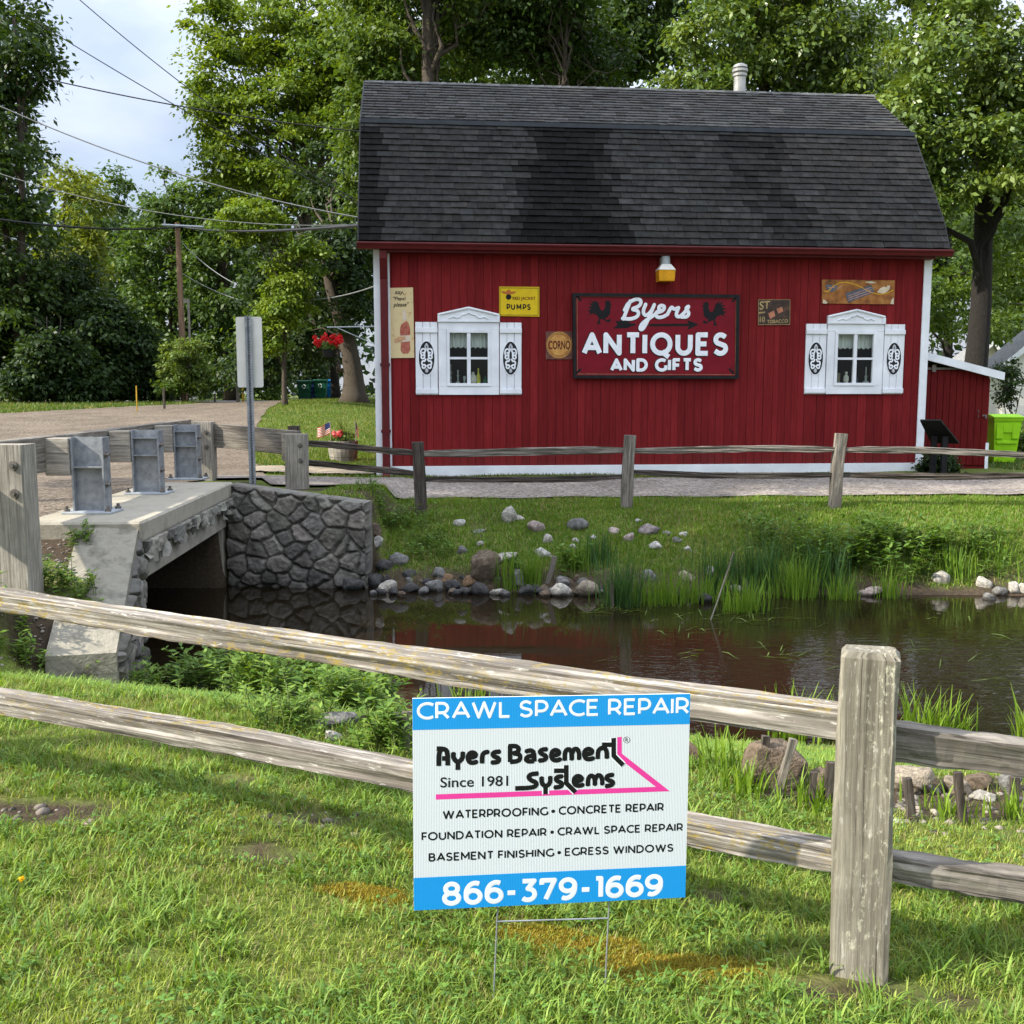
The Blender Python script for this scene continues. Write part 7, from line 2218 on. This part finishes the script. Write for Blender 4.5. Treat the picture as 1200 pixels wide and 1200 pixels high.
m, nt, b = nodes_of('sign_blue_ink')
b.inputs['Roughness'].default_value = .38
wv = nt.nodes.new('ShaderNodeTexWave'); wv.inputs['Scale'].default_value = 85; wv.bands_direction = 'X'
nt.links.new(coord(nt, 'gr'), wv.inputs['Vector'])
nt.links.new(ramp(nt, wv.outputs['Fac'], [(0, (.006, .26, .66)), (1, (.010, .30, .72))]), b.inputs['Base Color'])
bump(nt, b, wv.outputs['Fac'], .2, .0008)
BLUE = m
INK = paint('sign_ink_black', (.010, .010, .011), .45, .1); PINK = paint('sign_ink_pink', (.72, .05, .30), .45, .05)
mb = MB(MSG); mb.b2((0, .00005, 0), (sw_, .0042, sh_)); mb.build('panel', CORR, ys)
e = 2 * sw_
def band(nm, ya, yb, top):
    mb = MB(MSG); z0 = SGN(486, ya)[1]; z1 = SGN(807, yb)[1]
    d0 = -.00012
    pl = [(0, sh_), (sw_, sh_), (sw_, z1), (0, z0)] if top else [(0, 0), (sw_, 0), (sw_, z1), (0, z0)]
    mb.prism(pl, d0, 0.0003); mb.build(nm, BLUE, ys)
band('top_band', 855.5, 848.5, True); band('bottom_band', 1028.8, 1014.2, False)
z2 = lambda x, y: (460 + x / 2.857, 780 + y / 2.857)
def stxt(mb, s, x0, b0, t0, x1, b1, t1, d, wt, gap=.15, dep=.0004):
    gtext(mb, s, *z2(x0, b0), z2(0, t0)[1], *z2(x1, b1), z2(0, t1)[1], d, wt, gap, SGN, dep)
mb = MB(MSG)
stxt(mb, 'CRAWL SPACE REPAIR', 81, 182, 123, 993, 162, 106, -.00022, .165, .10); mb.build('heading_lettering', LETTER_WHITE, ys)
mb = MB(MSG)
stxt(mb, '866-379-1669', 166, 806, 724, 906, 771, 697, -.00022, .20, .08); mb.build('phone_lettering', LETTER_WHITE, ys)
mb = MB(MSG)
stxt(mb, 'WATERPROOFING \u2022 CONCRETE REPAIR', 168, 515, 485, 908, 487, 459, -.0001, .195, .11, .0002)
stxt(mb, 'FOUNDATION REPAIR \u2022 CRAWL SPACE REPAIR', 97, 587, 558, 972, 554, 527, -.0001, .195, .11, .0002)
stxt(mb, 'BASEMENT FINISHING \u2022 EGRESS WINDOWS', 121, 657, 628, 940, 623, 596, -.0001, .195, .11, .0002)
mb.build('service_lettering', INK, ys)
z3 = lambda x, y: (490 + x / 3.871, 850 + y / 3.871)
PK = [(903, 54), (924, 52), (924, 128), (1142, 299), (80, 337), (80, 313), (1078, 279), (903, 143)]
mb = MB(MSG); wpoly(mb, [[z3(*p) for p in PK]], -.00005, SGN); mb.build('pink_outline', PINK, ys)
LG = [[(94, 184), (94, 128), (104, 108), (124, 108), (134, 126), (134, 182)], [(108, 150), (128, 150)], [(84, 106), (112, 106)],
      [(160, 124), (160, 150), (180, 170), (202, 150), (202, 121)], [(180, 166), (180, 202)],
      [(228, 147), (258, 143), (262, 130), (246, 121), (229, 130), (225, 150), (233, 168), (250, 170), (266, 165)],
      [(290, 172), (290, 137), (300, 123), (318, 120)], [(372, 119), (346, 121), (337, 131), (346, 143), (361, 146), (368, 156), (360, 167), (332, 169)],
      [(417, 95), (417, 166)], [(410, 95), (442, 93), (457, 104), (452, 122), (432, 126)], [(432, 127), (458, 130), (464, 147), (455, 162), (417, 166)],
      [(488, 119), (510, 112), (525, 122), (527, 164)], [(525, 139), (502, 139), (487, 152), (498, 164), (525, 162)],
      [(585, 108), (561, 110), (551, 120), (561, 131), (575, 135), (582, 146), (573, 157), (547, 160)],
      [(606, 137), (636, 133), (640, 120), (623, 110), (607, 119), (603, 140), (612, 157), (630, 159), (646, 153)],
      [(665, 160), (665, 125), (675, 108), (691, 110), (697, 130), (697, 157)], [(697, 130), (706, 107), (722, 107), (730, 125), (730, 155)],
      [(755, 132), (786, 128), (790, 115), (773, 105), (756, 114), (752, 134), (761, 152), (780, 154), (796, 148)],
      [(815, 152), (815, 118), (828, 103), (846, 102), (856, 118), (856, 150)],
      [(545, 218), (512, 221), (499, 234), (512, 250), (533, 257), (538, 271), (518, 283), (440, 286)],
      [(560, 234), (560, 262), (578, 279), (599, 262), (599, 231)], [(578, 275), (578, 312)],
      [(655, 231), (633, 233), (623, 243), (633, 254), (647, 258), (654, 268), (645, 279), (617, 282)],
      [(708, 254), (739, 250), (743, 238), (726, 228), (709, 237), (705, 257), (714, 272), (732, 274), (749, 269)],
      [(770, 274), (770, 245), (780, 228), (795, 230), (802, 248), (802, 271)], [(802, 248), (812, 226), (828, 228), (835, 245), (835, 269)],
      [(886, 224), (862, 227), (853, 237), (862, 249), (877, 252), (885, 262), (876, 272), (850, 276)]]
TT = [[(887, 57), (887, 138), (930, 181)], [(833, 88), (887, 88)], [(672, 180), (672, 262), (714, 303)], [(616, 206), (672, 206)]]
kk = sw_ / 322 * 1.0
mb = MB(MSG)
for c_ in [LG[20 + 1]] + TT: wstroke(mb, [z3(*p) for p in c_], 8.4, -.0001, SGN, kk, 0, .0002, False)
mb.build('logo_outline', LETTER_WHITE, ys)
mb = MB(MSG)
for i_, c_ in enumerate(LG): wstroke(mb, [z3(*p) for p in c_], 5.6, -.0002 - .000006 * (i_ % 5), SGN, kk, 1 if len(c_) > 2 else 0, .0003, False)
for c_ in TT: wstroke(mb, [z3(*p) for p in c_], 5.7, -.00024, SGN, kk, 0, .0003, False)
wtext(mb, 'Since 1981', *z2(160, 409), z2(0, 374)[1], *z2(387, 403), z2(0, 368)[1], -.0002, .012, proj=SGN)
wstroke(mb, [z3(946 + 14 * math.cos(k * .3), 66 + 14 * math.sin(k * .3)) for k in range(22)], .45, -.0001, SGN, kk, 0, .0003)
wtext(mb, 'R', *z3(940, 74), z3(0, 58)[1], *z3(953, 74), z3(0, 58)[1], -.0002, .01, proj=SGN)
mb.build('logo', INK, ys)
mb = MB(MSG)
def wp(px, py, d=.0022): u, z = SGN(px, py); return (u, d, z)
for xa, xb in ((584, 578), (715.5, 708.5)):
    u, z = SGN(xa, 1000); ub, zb = SGN(xb, 1188)
    mb.tube([(u, .0058, sh_ * .72), (u, .0058, .0), (ub, .0058, zb), (ub + (ub - u) * .35, .0058, zb - .12)], .0019, 8)
mb.tube([wp(581.5, 1081.5, .0058), wp(713.5, 1077.5, .0058)], .0019, 8); mb.tube([wp(578.5, 1188, .0058), wp(709, 1183, .0058)], .0019, 8)
mb.build('wire_stake', GALV, ys)
